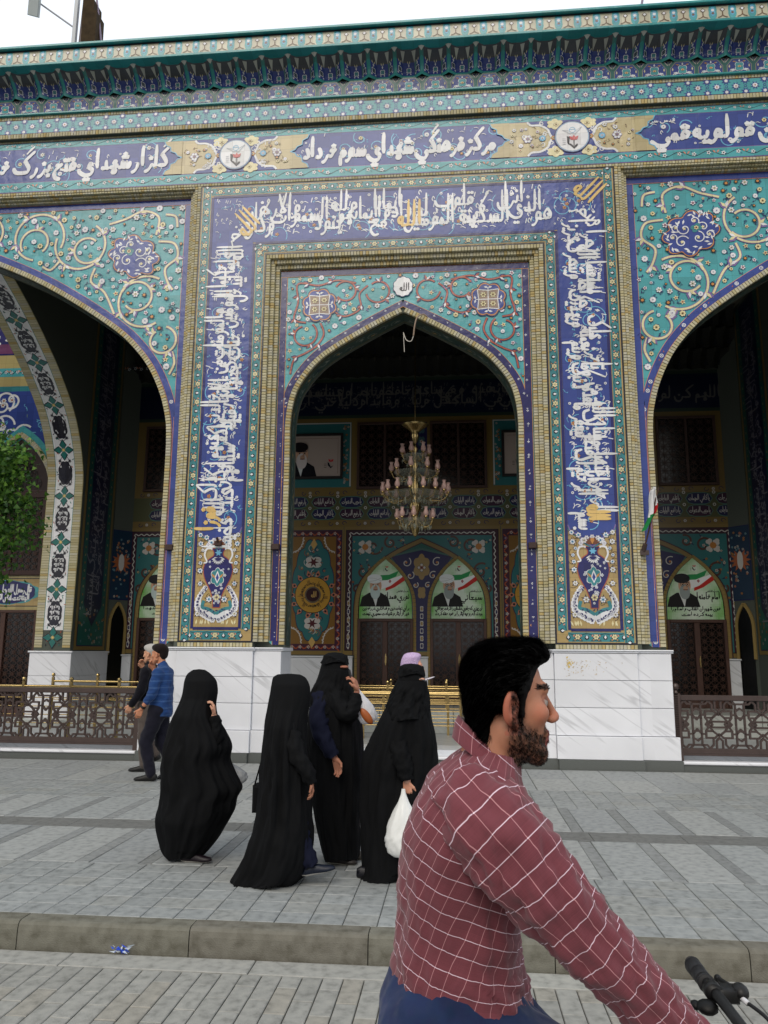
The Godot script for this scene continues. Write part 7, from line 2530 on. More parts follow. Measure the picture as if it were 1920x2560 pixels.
func odds() -> void:
	var t := thing("cable", "loose brown cable that curls out of the tip of the middle arch", "cable", "", Vector3(0.0, 6.9, -0.1))
	var s := Sol.new()
	s.col = lin(150, 130, 112)
	s.tube(curve3(PackedVector3Array([Vector3(0.40, 0.02, 0.02), Vector3(0.33, 0.05, 0.06), Vector3(0.24, -0.02, 0.1), Vector3(0.20, -0.16, 0.1), Vector3(0.18, -0.32, 0.08)]), 6), 0.012, -1, 6)
	s.col = lin(206, 200, 190)
	s.tube(curve3(PackedVector3Array([Vector3(0.18, -0.32, 0.08), Vector3(0.14, -0.40, 0.06), Vector3(0.06, -0.36, 0.02), Vector3(0.0, -0.14, -0.2)]), 6), 0.006, -1, 5)
	s.tube(curve3(PackedVector3Array([Vector3(0.0, -0.14, -0.2), Vector3(0.01, -0.32, -0.16), Vector3(0.02, -0.50, -0.14)]), 5), 0.005, -1, 5)
	put("wire", s.mesh(true), M.paint, t)
	for x in [-1.98, 1.98, -3.68]:
		s = Sol.new()
		s.col = lin(60, 46, 42)
		s.cbox(Vector3(x - 0.06, 3.16, -0.2), Vector3(x + 0.06, 3.25, -0.08), 0.008)
		put("steel_clip", s.mesh(), M.paint, shrine)
	s = Sol.new()
	s.col = lin(60, 40, 36)
	s.cbox(Vector3(-2.90, 3.205, -0.02), Vector3(-2.80, 3.28, 0.05), 0.01)
	s.tube(PackedVector3Array([Vector3(-2.85, 3.26, 0.04), Vector3(-2.85, 3.33, 0.09)]), 0.018, -1, 6)
	put("spotlight", s.mesh(), M.paint, shrine)
	# crumpled blue wrapper in the gutter
	t = thing("litter", "crumpled blue and clear plastic wrapper lying against the kerb face", "wrapper", "", Vector3(-1.16, -0.15, 6.905))
	s = Sol.new()
	for k in 26:
		s.col = [lin(40, 70, 180), lin(60, 96, 206), lin(196, 206, 216)][rng.randi() % 3]
		var o := Vector3(R(-0.05, 0.05), R(0.005, 0.04), R(-0.012, 0.02))
		s.tri(o, o + Vector3(R(-0.03, 0.03), R(-0.01, 0.02), R(-0.02, 0.02)), o + Vector3(R(-0.03, 0.03), R(0.0, 0.02), R(-0.02, 0.02)))
	put("wrapper", s.mesh(), M.print, t)
	# yellow smears and grime on the right socle are part of the marble: thin stains
	var m := Mos.new()
	for k in 70:
		var o := Vector2(2.35 + absf(rng.randfn(0, 0.28)), 1.50 - absf(rng.randfn(0, 0.10)))
		if o.x > 3.3 or o.y < 1.27:
			continue
		m.leaf(o, R(0, TAU), R(0.01, 0.04), R(0.004, 0.012), [lin(196, 176, 130), lin(186, 164, 132), lin(170, 156, 140)][rng.randi() % 3], 0)
	for k in 30:
		m.disc(Vector2(2.42 + rng.randfn(0, 0.025), 1.47 + rng.randfn(0, 0.03)), R(0.004, 0.014), lin(206, 180, 104), 1, 5)
	put("stain", m.mesh(), M.print, shrine, Transform3D(Basis(), Vector3(0, 0, 0.1025)))

func things_on_porch() -> void:
	poster(IC - 0.82, "green banner of a white-bearded man in a white turban, over the left middle door", ["نوری همدانی", 0.66], ["برای نجات دین و فداکاری در راه دین", "غیر از ایثار و شهادت مسیری نیست"], false, false)
	poster(IC + 0.82, "green banner of a grey-bearded man in glasses, over the right middle door", ["سبحانی", 0.5], ["آن چیزی که جلوی دشمنان را گرفت جوانانی", "بودند که روحیه ایثار را بر خود حفظ کردند"], false, true)
	poster(5.2 + 0.82, "green banner of a man in a dark turban, inside the right arch", ["امام خامنه ای", 0.62], ["خون شهیدان انقلاب و اسلام را", "بیمه کرده است"], true, true)
	poster(-5.12 - 0.82, "green banner in the left arch, mostly hidden by the pier", ["امام", 0.3], ["یاد و خاطره شهدا", "زنده باشند"], true, false)
	portrait(-2.61, "framed photograph of a man in a black turban, upper left behind the middle arch", false)
	portrait(2.70, "framed photograph with a small red emblem, mostly hidden upper right behind the middle arch", true)
	chandelier()
	fence(-13.4, -3.98, "dark brown metal fence of interlaced octagons left of the left pier", -7.9)
	fence(3.90, 13.4, "dark brown metal fence of interlaced octagons right of the right pier", 3.93)
	railing(-1.7, 1.72, -2.4, 0.1, 0.875, "brass railing nearest the threshold of the middle arch", false, 0.86)
	railing(-1.75, 1.85, -3.15, 0.1, 0.86, "second brass railing behind the threshold of the middle arch", false, 1.2)
	railing(-1.8, 1.9, -4.6, 0.46, 0.87, "third brass railing on the step before the middle doors", true, 1.2)
	railing(-1.8, 1.9, -5.4, 0.46, 0.88, "brass railing closest to the middle doors", true, 1.2)
	railing(-8.4, -4.0, -1.5, 0.1, 0.98, "brass railing just behind the left fence", true, 0.86)
	railing(-7.0, -4.2, -3.1, 0.1, 1.0, "brass railing deeper inside the left arch", true, 0.9)
	flag()
	tree()
	roof_things()
	odds()


# ------------------------------------------------------------------ people: distance fields meshed with surface nets
class Field:
	var pr := []   # [kind, a, b, ra, rb, k, cut, basis]
	func cap(a: Vector3, b: Vector3, ra: float, rb: float, k := 0.02) -> void:
		pr.append([0, a, b, ra, rb, k, false, null])
	func ell(o: Vector3, r: Vector3, k := 0.015, bs = null, cut := false) -> void:
		pr.append([1, o, r, minf(r.x, minf(r.y, r.z)), 0.0, k, cut, bs])
	func one(q: Array, p: Vector3) -> float:
		if q[0] == 0:
			var a: Vector3 = q[1]
			var ba: Vector3 = q[2] - a
			var pa := p - a
			var t := clampf(pa.dot(ba) / maxf(ba.length_squared(), 1e-9), 0.0, 1.0)
			return (pa - ba * t).length() - lerpf(q[3], q[4], t)
		var d: Vector3 = p - q[1]
		if q[7] != null:
			d = (q[7] as Basis).transposed() * d
		var r: Vector3 = q[2]
		var s := d / r
		var k0 := s.length()
		var k1 := (s / r).length()
		return k0 * (k0 - 1.0) / k1 if k1 > 1e-6 else -q[3]
	func at(p: Vector3, use: Array) -> float:
		var d := 1.0
		for q in use:
			var e := one(q, p)
			var k: float = q[5]
			if q[6]:
				e = -e
				var h := maxf(k - absf(d - e), 0.0) / k
				d = maxf(d, e) + h * h * k * 0.25
			else:
				var h := maxf(k - absf(d - e), 0.0) / k
				d = minf(d, e) - h * h * k * 0.25
		return d

class Flesh:
	var v := PackedVector3Array()
	var n := PackedVector3Array()
	var c := PackedColorArray()
	var ix := PackedInt32Array()
	func add(f: Field, cell: float, col: Callable, xf := Transform3D(), noise: FastNoiseLite = null, amp := 0.0) -> void:
		var lo := Vector3(1e9, 1e9, 1e9)
		var hi := -lo
		for q in f.pr:
			if q[6]:
				continue
			var rr: float = maxf(q[3], q[4]) if q[0] == 0 else 0.0
			var e: Vector3 = Vector3(rr, rr, rr) if q[0] == 0 else Vector3.ONE * maxf(q[2].x, maxf(q[2].y, q[2].z))
			lo = lo.min(q[1] - e)
			hi = hi.max(q[1] + e)
			if q[0] == 0:
				lo = lo.min(q[2] - e)
				hi = hi.max(q[2] + e)
		lo -= Vector3.ONE * cell * 3.0
		var B := 4
		var dim := Vector3i(((hi - lo) / (cell * B)).ceil()) + Vector3i.ONE
		var N := dim * B + Vector3i.ONE
		var g := PackedFloat32Array()
		g.resize(N.x * N.y * N.z)
		g.fill(1.0)
		var half := cell * B * 0.8661
		var act := []
		for bx in dim.x:
			for by in dim.y:
				for bz in dim.z:
					var o := lo + Vector3(bx, by, bz) * cell * B
					var m := o + Vector3.ONE * cell * B * 0.5
					var use := []
					var near := 1.0
					for q in f.pr:
						var e := f.one(q, m)
						if e < half * 1.25 + q[5] + amp:
							use.append(q)
							if not q[6]:
								near = minf(near, e)
					if near > half * 1.25 + 0.03 + amp:
						continue
					act.append(Vector3i(bx, by, bz) * B)
					for i in B + 1:
						for j in B + 1:
							for k in B + 1:
								var id := ((bx * B + i) * N.y + by * B + j) * N.z + bz * B + k
								if g[id] == 1.0:
									var p := o + Vector3(i, j, k) * cell
									var d := f.at(p, use)
									if noise != null:
										d += noise.get_noise_3dv(p) * amp
									g[id] = minf(d, 0.99)
		var sy := N.z
		var sx := N.y * N.z
		var vid := {}
		for b in act:
			for i in B:
				for j in B:
					for k in B:
						var id: int = (b.x + i) * sx + (b.y + j) * sy + b.z + k
						var e := [g[id], g[id + sx], g[id + sy], g[id + sx + sy], g[id + 1], g[id + sx + 1], g[id + sy + 1], g[id + sx + sy + 1]]
						var ng := 0
						for q in e:
							if q < 0.0:
								ng += 1
						if ng == 0 or ng == 8:
							continue
						var sum := Vector3()
						var cnt := 0
						for ed in [[0, 1], [2, 3], [4, 5], [6, 7], [0, 2], [1, 3], [4, 6], [5, 7], [0, 4], [1, 5], [2, 6], [3, 7]]:
							var a: float = e[ed[0]]
							var d: float = e[ed[1]]
							if (a < 0.0) != (d < 0.0):
								var t := a / (a - d)
								sum += Vector3(ed[0] & 1, (ed[0] >> 1) & 1, ed[0] >> 2).lerp(Vector3(ed[1] & 1, (ed[1] >> 1) & 1, ed[1] >> 2), t)
								cnt += 1
						var pos: Vector3 = lo + (Vector3(b.x + i, b.y + j, b.z + k) + sum / cnt) * cell
						var gr := Vector3(e[1] + e[3] + e[5] + e[7] - e[0] - e[2] - e[4] - e[6], e[2] + e[3] + e[6] + e[7] - e[0] - e[1] - e[4] - e[5], e[4] + e[5] + e[6] + e[7] - e[0] - e[1] - e[2] - e[3]).normalized()
						vid[id] = v.size()
						v.append(xf * pos)
						n.append((xf.basis.inverse().transposed() * gr).normalized())
						c.append(col.call(pos, gr))
		for id in vid:
			for ax in [[sx, sy, 1], [sy, 1, sx], [1, sx, sy]]:
				var s0: int = ax[0]
				var a: float = g[id]
				if id + s0 >= g.size():
					continue
				var d: float = g[id + s0]
				if (a < 0.0) == (d < 0.0):
					continue
				var q0: int = id
				var q1: int = id - ax[1]
				var q2: int = id - ax[1] - ax[2]
				var q3: int = id - ax[2]
				if not (vid.has(q1) and vid.has(q2) and vid.has(q3)):
					continue
				var w := [vid[q0], vid[q1], vid[q2], vid[q3]]
				if a < 0.0:
					ix.append_array(PackedInt32Array([w[0], w[2], w[1], w[0], w[3], w[2]]))
				else:
					ix.append_array(PackedInt32Array([w[0], w[1], w[2], w[0], w[2], w[3]]))
	func mesh() -> ArrayMesh:
		var arr := []
		arr.resize(Mesh.ARRAY_MAX)
		arr[Mesh.ARRAY_VERTEX] = v
		arr[Mesh.ARRAY_NORMAL] = n
		arr[Mesh.ARRAY_COLOR] = c
		arr[Mesh.ARRAY_INDEX] = ix
		var am := ArrayMesh.new()
		am.add_surface_from_arrays(Mesh.PRIMITIVE_TRIANGLES, arr)
		return am

var SKINC := lin(196, 142, 112)

# a head looking along +x, chin at -0.12, crown at +0.115
func head_field(f: Field, female := false) -> void:
	f.ell(Vector3(-0.012, 0.035, 0), Vector3(0.094, 0.084, 0.074))
	f.ell(Vector3(0.03, -0.03, 0), Vector3(0.058, 0.088, 0.058), 0.02)
	f.ell(Vector3(0.068, -0.104, 0), Vector3(0.022, 0.02, 0.024), 0.02)
	for s in [1.0, -1.0]:
		f.cap(Vector3(-0.005, -0.062, 0.055 * s), Vector3(0.06, -0.102, 0.016 * s), 0.022, 0.019, 0.02)
		f.ell(Vector3(0.060, -0.022, 0.042 * s), Vector3(0.026, 0.02, 0.022), 0.02)
		f.ell(Vector3(0.098, -0.002, 0.032 * s), Vector3(0.016, 0.012, 0.016), 0.012, null, true)
		f.ell(Vector3(0.0765, -0.002, 0.031 * s), Vector3(0.0125, 0.0125, 0.0125), 0.002)
		f.ell(Vector3(0.102, -0.038, 0.011 * s), Vector3(0.011, 0.0075, 0.008), 0.006)
		# ear: rim, bowl, lobe
		var eb := Basis(Vector3(0, 0, 1), -0.18) * Basis(Vector3(0, 1, 0), 0.35 * s)
		f.ell(Vector3(-0.012, -0.008, 0.079 * s), Vector3(0.021, 0.034, 0.010), 0.006, eb)
		f.ell(Vector3(-0.007, -0.006, 0.090 * s), Vector3(0.011, 0.020, 0.010), 0.005, eb, true)
		f.ell(Vector3(-0.004, -0.038, 0.076 * s), Vector3(0.010, 0.012, 0.008), 0.008)
	f.cap(Vector3(0.081, 0.024, -0.03), Vector3(0.081, 0.024, 0.03), 0.012, 0.012, 0.014)
	f.cap(Vector3(0.089, 0.012, 0), Vector3(0.112, -0.030, 0), 0.0065, 0.0085, 0.012)
	f.ell(Vector3(0.113, -0.034, 0), Vector3(0.0095, 0.0085, 0.0105), 0.008)
	f.cap(Vector3(0.085, -0.064, -0.016), Vector3(0.085, -0.064, 0.016), 0.0080, 0.0080, 0.009)
	f.cap(Vector3(0.083, -0.077, -0.013), Vector3(0.083, -0.077, 0.013), 0.0085, 0.0085, 0.009)
	f.ell(Vector3(0.098, -0.0705, 0), Vector3(0.010, 0.0016, 0.02), 0.002, null, true)

func hand_field(f: Field, wr: Vector3, fw: Vector3, pn: Vector3, th: Vector3, s := 1.0, curl := 0.5) -> void:
	# wrist, finger direction, palm normal, side of the thumb
	fw = fw.normalized()
	th = (th - fw * th.dot(fw)).normalized()
	pn = (pn - fw * pn.dot(fw) - th * pn.dot(th)).normalized()
	for i in 4:
		var o := (0.028 - 0.019 * i) * s
		var kn := wr + fw * (0.088 - 0.006 * absf(i - 1.2)) * s + th * o
		f.cap(wr + fw * 0.012 * s + th * o * 0.6, kn, 0.0135 * s, 0.0115 * s, 0.012)
		var ln: float = [0.070, 0.078, 0.072, 0.056][i] * s
		var d := (fw * cos(curl * 0.7) + pn * sin(curl * 0.7)).normalized()
		var d2 := (fw * cos(curl * 1.7) + pn * sin(curl * 1.7)).normalized()
		var d3 := (fw * cos(curl * 2.4) + pn * sin(curl * 2.4)).normalized()
		var m := kn + d * ln * 0.46
		var m2 := m + d2 * ln * 0.30
		f.cap(kn, m, 0.0098 * s, 0.0090 * s, 0.004)
		f.cap(m, m2, 0.0090 * s, 0.0083 * s, 0.003)
		f.cap(m2, m2 + d3 * ln * 0.24, 0.0083 * s, 0.0072 * s, 0.003)
	var tb := wr + fw * 0.025 * s + th * 0.024 * s
	var t1 := tb + (fw * 0.7 + th * 0.6 + pn * 0.25).normalized() * 0.042 * s
	var t2 := t1 + (fw * 0.85 + th * 0.15 + pn * 0.45).normalized() * 0.030 * s
	f.cap(tb, t1, 0.0145 * s, 0.011 * s, 0.01)
	f.cap(t1, t2, 0.011 * s, 0.0088 * s, 0.004)

func bare(base: Color, spots: Array) -> Callable:   # skin near the given points, dark under-sleeve elsewhere
	return func(p: Vector3, _n: Vector3) -> Color:
		for q in spots:
			if p.distance_to(q[0]) < q[1]:
				return base
		return lin(13, 14, 16)

func skin_col(base: Color) -> Callable:
	return func(_p: Vector3, _n: Vector3) -> Color: return base

func shoe(root: Node3D, heel: Vector3, dir: Vector3, up: Vector3, col: Color, sole: Color, s := 1.0) -> void:
	dir = dir.normalized()
	var side := dir.cross(up).normalized()
	up = side.cross(dir).normalized()
	var sol := Sol.new()
	sol.tf = Transform3D(Basis(dir, up, side), heel)
	var rows := [[-0.015, 0.010, 0.03, 0.075], [0.02, 0.0, 0.036, 0.095], [0.08, 0.0, 0.036, 0.088], [0.14, 0.0, 0.040, 0.066], [0.19, 0.0, 0.044, 0.052], [0.235, 0.004, 0.036, 0.042], [0.258, 0.010, 0.016, 0.028]]
	var prev := []
	for r in rows.size():
		var q: Array = rows[r]
		var rg := []
		for k in 12:
			var a := TAU * k / 12
			var y: float = q[1] + (q[3] - q[1]) * (0.5 + 0.5 * clampf(sin(a) * 1.35, -1, 1))
			rg.append(Vector3(q[0], y, cos(a) * q[2] * (1.0 if sin(a) < 0.3 else 0.82)) * s)
		if r > 0:
			for k in 12:
				var k2 := (k + 1) % 12
				var low := sin(TAU * (k + 0.5) / 12) < -0.35
				sol.col = sole if low else col
				sol.quad(prev[k], prev[k2], rg[k2], rg[k])
		sol.col = col
		if r == 0 or r == rows.size() - 1:
			for k in range(1, 11):
				if r == 0:
					sol.tri(rg[0], rg[k + 1], rg[k])
				else:
					sol.tri(rg[0], rg[k], rg[k + 1])
		prev = rg
	put("shoe", sol.mesh(true), M.paint, root)

# draped cloth from outline rows [y, left, right]; depth gives half depth by height fraction
func drape(rows: Array, z: float, depth: Array, seed_: int, fold: float, lean := 0.0, open_hem := true) -> ArrayMesh:
	var lp := PackedVector2Array()
	var rp := PackedVector2Array()
	for r in rows:
		lp.append(Vector2(r[1], r[0]))
		rp.append(Vector2(r[2], r[0]))
	lp = curve(lp, 6)
	rp = curve(rp, 6)
	var n := lp.size()
	var seg := 84
	var nz := FastNoiseLite.new()
	nz.seed = seed_
	nz.frequency = 1.0
	nz.fractal_octaves = 3
	var top: float = rows[0][0]
	var bot: float = rows[rows.size() - 1][0]
	var st := SurfaceTool.new()
	st.begin(Mesh.PRIMITIVE_TRIANGLES)
	st.set_smooth_group(0)
	var g := []
	for i in n:
		var c := (lp[i] + rp[i]) * 0.5
		var rx := absf(rp[i].x - lp[i].x) * 0.5
		var f := clampf((top - c.y) / (top - bot), 0.0, 1.0)
		var rz := 0.1
		for k in depth.size() - 1:
			if f >= depth[k][0] and f <= depth[k + 1][0]:
				rz = lerpf(depth[k][1], depth[k + 1][1], (f - depth[k][0]) / (depth[k + 1][0] - depth[k][0]))
		var ring := PackedVector3Array()
		for k in seg:
			var a := TAU * k / seg
			var amp := fold * clampf((f - 0.05) * 3.0, 0.12, 1.0)
			var w := nz.get_noise_3d(cos(a) * 1.9, f * 1.5, sin(a) * 1.9 + 7.0) * 1.7
			w += 1.9 * (absf(nz.get_noise_3d(cos(a) * 4.2 + f * 1.4, f * 1.1 + 3.0, sin(a) * 4.2)) - 0.22)
			w += 0.25 * nz.get_noise_3d(cos(a) * 9.0, f * 5.0 + 9.0, sin(a) * 9.0)
			var side := absf(sin(a))   # keep the traced outline: fold mostly on the faces
			var rr := 1.0 + amp * w * (0.35 + 0.65 * side) / 0.2
			var ca := signf(cos(a)) * pow(absf(cos(a)), 0.92)
			var sa := signf(sin(a)) * pow(absf(sin(a)), 0.92)
			ring.append(Vector3(c.x + ca * rx * rr, c.y + (0.012 * sin(a * 3.0 + f * 4.0) if i > n - 8 else 0.0), z + lean * f + sa * rz * rr))
		g.append(ring)
	var vv := PackedVector3Array()
	for i in n:
		vv.append_array(g[i])
	vv.append(Vector3((lp[0].x + rp[0].x) * 0.5, top + 0.006, z))
	for p in vv:
		st.add_vertex(p)
	for i in n - 1:
		for k in seg:
			var a := i * seg + k
			var b := i * seg + (k + 1) % seg
			for q in [a, b, b + seg, a, b + seg, a + seg]:
				st.add_index(q)
	for k in seg:
		for q in [vv.size() - 1, (k + 1) % seg, k]:
			st.add_index(q)
	st.generate_normals()
	return st.commit()

func cloth_mat(nm: String, col: Color) -> StandardMaterial3D:
	var m := mat(nm, col, 0.82, false, 0.25)
	var w := noise_tex(0.35, 2, [], 256, FastNoiseLite.TYPE_SIMPLEX, 71)
	bump(m, w, 0.05)
	tri_map(m, 3.0)
	return m

func sleeve(root: Node3D, nm: String, pts: PackedVector3Array, r0: float, r1: float, m: Material, sd := 1) -> void:
	var c := curve3(pts, 7)
	var nz := FastNoiseLite.new()
	nz.seed = sd
	nz.frequency = 9.0
	var st := SurfaceTool.new()
	st.begin(Mesh.PRIMITIVE_TRIANGLES)
	st.set_smooth_group(0)
	var seg := 28
	var up := Vector3(0.1, 0.2, 0.97)
	for i in c.size():
		var d := (c[mini(i + 1, c.size() - 1)] - c[maxi(i - 1, 0)]).normalized()
		var x := up.cross(d).normalized()
		var y := d.cross(x)
		up = y
		var f := float(i) / (c.size() - 1)
		for k in seg:
			var a := TAU * k / seg
			var r := lerpf(r0, r1, f)
			var p := c[i] + (x * cos(a) + y * sin(a)) * r
			p += (x * cos(a) + y * sin(a)) * nz.get_noise_3dv(p * 2.0) * r * 0.45
			st.add_vertex(p)
	for i in c.size() - 1:
		for k in seg:
			var a := i * seg + k
			var b := i * seg + (k + 1) % seg
			for q in [a, b + seg, b, a, a + seg, b + seg]:
				st.add_index(q)
	st.generate_normals()
	put(nm, st.commit(), m, root)

func plain_body(f: Field, hip: Vector3, neck: Vector3, head: Vector3, z_sh: float, feet: Array) -> void:   # slim figure inside the drapery
	f.cap(hip, neck + Vector3(0, -0.06, 0), 0.085, 0.065, 0.05)
	f.cap(neck + Vector3(0, -0.10, -z_sh * 0.6), neck + Vector3(0, -0.10, z_sh * 0.6), 0.04, 0.04, 0.05)
	f.cap(neck + Vector3(0, -0.04, 0), head, 0.04, 0.045, 0.03)
	f.ell(head, Vector3(0.085, 0.11, 0.075), 0.03)
	for q in feet:
		f.cap(hip, q[0], 0.075, 0.05, 0.03)
		f.cap(q[0], q[1], 0.05, 0.034, 0.02)

func women() -> void:
	var blk := cloth_mat("black_cloth", lin(13, 14, 16))
	var blk2 := cloth_mat("black_veil", lin(11, 12, 14))
	var navy := cloth_mat("navy_cloth", lin(19, 22, 40))
	var sk := mat("skin", Color.WHITE, 0.5, true, 0.35)
	sk.subsurf_scatter_enabled = true
	sk.subsurf_scatter_strength = 0.08
	var dk := skin_col(lin(150, 104, 84))
	var md := skin_col(lin(196, 148, 124))
	# ---- woman in a chador, leftmost of the four
	var t := thing("person", "woman wrapped in a black chador, hand raised to her face, before the left pier", "person", "women in black walking along the pavement")
	var z := 5.42
	var s := Flesh.new()
	var f := Field.new()
	plain_body(f, Vector3(-1.28, 0.78, z), Vector3(-1.25, 1.22, z), Vector3(-1.235, 1.33, z), 0.14, [[Vector3(-1.22, 0.44, z + 0.06), Vector3(-1.245, 0.07, z + 0.06)], [Vector3(-1.33, 0.42, z - 0.06), Vector3(-1.40, 0.10, z - 0.06)]])
	f.cap(Vector3(-1.25, 1.10, z + 0.07), Vector3(-1.08, 0.93, z + 0.10), 0.04, 0.035, 0.02)
	f.cap(Vector3(-1.08, 0.93, z + 0.10), Vector3(-1.095, 1.10, z + 0.09), 0.033, 0.024, 0.02)
	s.add(f, 0.014, bare(lin(196, 148, 124), [[Vector3(-1.095, 1.10, z + 0.09), 0.035], [Vector3(-1.40, 0.1, z), 0.05]]))
	f = Field.new()
	hand_field(f, Vector3(-1.095, 1.105, z + 0.09), Vector3(-0.1, 1, -0.1), Vector3(-1, 0.2, 0.2), Vector3(0.2, 0, 1), 0.85, 0.7)
	s.add(f, 0.0045, md)
	put("body", s.mesh(), sk, t)
	put("chador", drape([[1.454, -1.312, -1.219], [1.421, -1.357, -1.168], [1.369, -1.377, -1.123], [1.296, -1.385, -1.108], [1.241, -1.393, -1.113], [1.168, -1.412, -1.121], [1.078, -1.442, -1.102], [0.970, -1.478, -1.036], [0.863, -1.502, -0.982], [0.756, -1.519, -0.997], [0.650, -1.532, -0.943], [0.545, -1.537, -0.883], [0.458, -1.539, -0.924], [0.371, -1.542, -0.939], [0.266, -1.535, -1.005], [0.162, -1.522, -1.067], [0.076, -1.498, -1.137], [0.025, -1.446, -1.201]], z, [[0.0, 0.05], [0.06, 0.105], [0.16, 0.125], [0.25, 0.19], [0.45, 0.23], [0.8, 0.22], [1.0, 0.12]], 3, 0.030), blk, t)
	sleeve(t, "sleeve", PackedVector3Array([Vector3(-1.20, 0.98, z + 0.06), Vector3(-1.08, 0.92, z + 0.09), Vector3(-1.075, 1.01, z + 0.095), Vector3(-1.095, 1.10, z + 0.09)]), 0.08, 0.038, blk2, 4)
	var so := Sol.new()
	shoe(t, Vector3(-1.295, 0.0, z + 0.06), Vector3(1, 0.04, 0.1), Vector3.UP, lin(22, 20, 22), lin(160, 156, 150), 0.88)
	shoe(t, Vector3(-1.46, 0.02, z - 0.06), Vector3(1, -0.18, 0.0), Vector3.UP, lin(22, 20, 22), lin(150, 146, 140), 0.85)
	var b := thing("plastic_bag", "clear grey plastic bag showing behind the raised arm of the woman in the chador", "bag", "", Vector3(-0.96, 0.64, 5.30))
	put("bag", bag_shape(0.07, 0.20, 11), bag_mat("clear_bag", lin(150, 154, 158), 0.75), b, Transform3D(Basis(Vector3(0, 0, 1), 0.55), Vector3()))
	# ---- second woman, seen from behind
	t = thing("person", "woman in a long black cloak seen from behind, navy trousers and white-soled sneaker showing", "person", "women in black walking along the pavement")
	z = 5.91
	s = Flesh.new()
	f = Field.new()
	plain_body(f, Vector3(-0.43, 0.80, z), Vector3(-0.41, 1.20, z), Vector3(-0.395, 1.32, z), 0.13, [[Vector3(-0.33, 0.44, z + 0.05), Vector3(-0.235, 0.12, z + 0.05)], [Vector3(-0.5, 0.42, z - 0.05), Vector3(-0.60, 0.10, z - 0.05)]])
	f.cap(Vector3(-0.38, 1.08, z + 0.06), Vector3(-0.30, 0.88, z + 0.13), 0.036, 0.032, 0.02)
	f.cap(Vector3(-0.30, 0.88, z + 0.13), Vector3(-0.20, 0.71, z + 0.15), 0.030, 0.023, 0.02)
	s.add(f, 0.014, bare(lin(150, 104, 84), [[Vector3(-0.20, 0.71, z + 0.15), 0.04]]))
	f = Field.new()
	hand_field(f, Vector3(-0.205, 0.715, z + 0.15), Vector3(0.18, -1, 0.0), Vector3(-1, -0.1, 0.1), Vector3(0.2, 0, 1), 0.85, 0.55)
	s.add(f, 0.0045, dk)
	put("body", s.mesh(), sk, t)
	put("cloak", drape([[1.439, -0.502, -0.335], [1.415, -0.536, -0.292], [1.362, -0.545, -0.263], [1.295, -0.553, -0.255], [1.212, -0.564, -0.260], [1.129, -0.575, -0.272], [1.031, -0.582, -0.276], [0.900, -0.591, -0.266], [0.771, -0.597, -0.246], [0.643, -0.599, -0.235], [0.515, -0.615, -0.225], [0.389, -0.634, -0.218], [0.263, -0.664, -0.215], [0.169, -0.694, -0.225], [0.075, -0.737, -0.25], [0.018, -0.772, -0.30], [0.004, -0.760, -0.36]], z, [[0.0, 0.05], [0.05, 0.10], [0.17, 0.13], [0.26, 0.18], [0.5, 0.21], [0.8, 0.22], [1.0, 0.2]], 8, 0.030), blk, t)
	sleeve(t, "sleeve", PackedVector3Array([Vector3(-0.40, 1.08, z + 0.06), Vector3(-0.33, 0.92, z + 0.15), Vector3(-0.25, 0.80, z + 0.17), Vector3(-0.20, 0.70, z + 0.15)]), 0.08, 0.042, blk, 6)
	sleeve(t, "trouser_leg", PackedVector3Array([Vector3(-0.34, 0.50, z + 0.06), Vector3(-0.29, 0.30, z + 0.06), Vector3(-0.215, 0.13, z + 0.05)]), 0.08, 0.06, navy, 7)
	so = Sol.new()
	shoe(t, Vector3(-0.255, 0.055, z + 0.05), Vector3(1, 0.22, 0.0), Vector3.UP, lin(18, 22, 40), lin(170, 168, 162), 0.86)
	shoe(t, Vector3(-0.66, 0.0, z - 0.05), Vector3(1, 0.0, 0.0), Vector3.UP, lin(18, 22, 40), lin(170, 168, 162), 0.86)
	b = thing("shoulder_bag", "black shoulder bag on a thin strap behind the cloaked woman in the sneaker", "bag", "", Vector3(-0.63, 0.56, 5.86))
	so = Sol.new()
	so.col = Color.WHITE
	so.cbox(Vector3(-0.03, -0.10, -0.07), Vector3(0.06, 0.09, 0.07), 0.015)
	put("pouch", so.mesh(), blk2, b)
	so = Sol.new()
	so.col = Color.WHITE
	so.tube(curve3(PackedVector3Array([Vector3(-0.02, 0.08, 0.05), Vector3(0.03, 0.27, 0.05), Vector3(0.10, 0.50, 0.02)]), 4), 0.006, -1, 5)
	put("strap", so.mesh(true), blk2, b)
	# ---- tall woman on the phone
	t = thing("person", "tall veiled woman in black on the phone, a bag hung from her wrist", "person", "women in black walking along the pavement")
	z = 5.32
	s = Flesh.new()
	f = Field.new()
	plain_body(f, Vector3(-0.16, 0.86, z), Vector3(-0.17, 1.34, z), Vector3(-0.155, 1.47, z), 0.15, [[Vector3(-0.11, 0.48, z + 0.07), Vector3(-0.12, 0.07, z + 0.07)], [Vector3(-0.16, 0.48, z - 0.07), Vector3(0.0, 0.07, z - 0.07)]])
	f.ell(Vector3(-0.088, 1.487, z + 0.055), Vector3(0.045, 0.013, 0.05), 0.02, Basis(Vector3.UP, 0.5))
	f.cap(Vector3(-0.14, 1.22, z + 0.08), Vector3(-0.02, 1.12, z + 0.20), 0.04, 0.034, 0.02)
	f.cap(Vector3(-0.02, 1.12, z + 0.20), Vector3(0.04, 1.30, z + 0.16), 0.032, 0.024, 0.02)
	f.cap(Vector3(-0.22, 1.22, z + 0.08), Vector3(-0.20, 1.0, z + 0.20), 0.04, 0.034, 0.02)
	f.cap(Vector3(-0.20, 1.0, z + 0.20), Vector3(-0.115, 0.80, z + 0.25), 0.032, 0.025, 0.02)
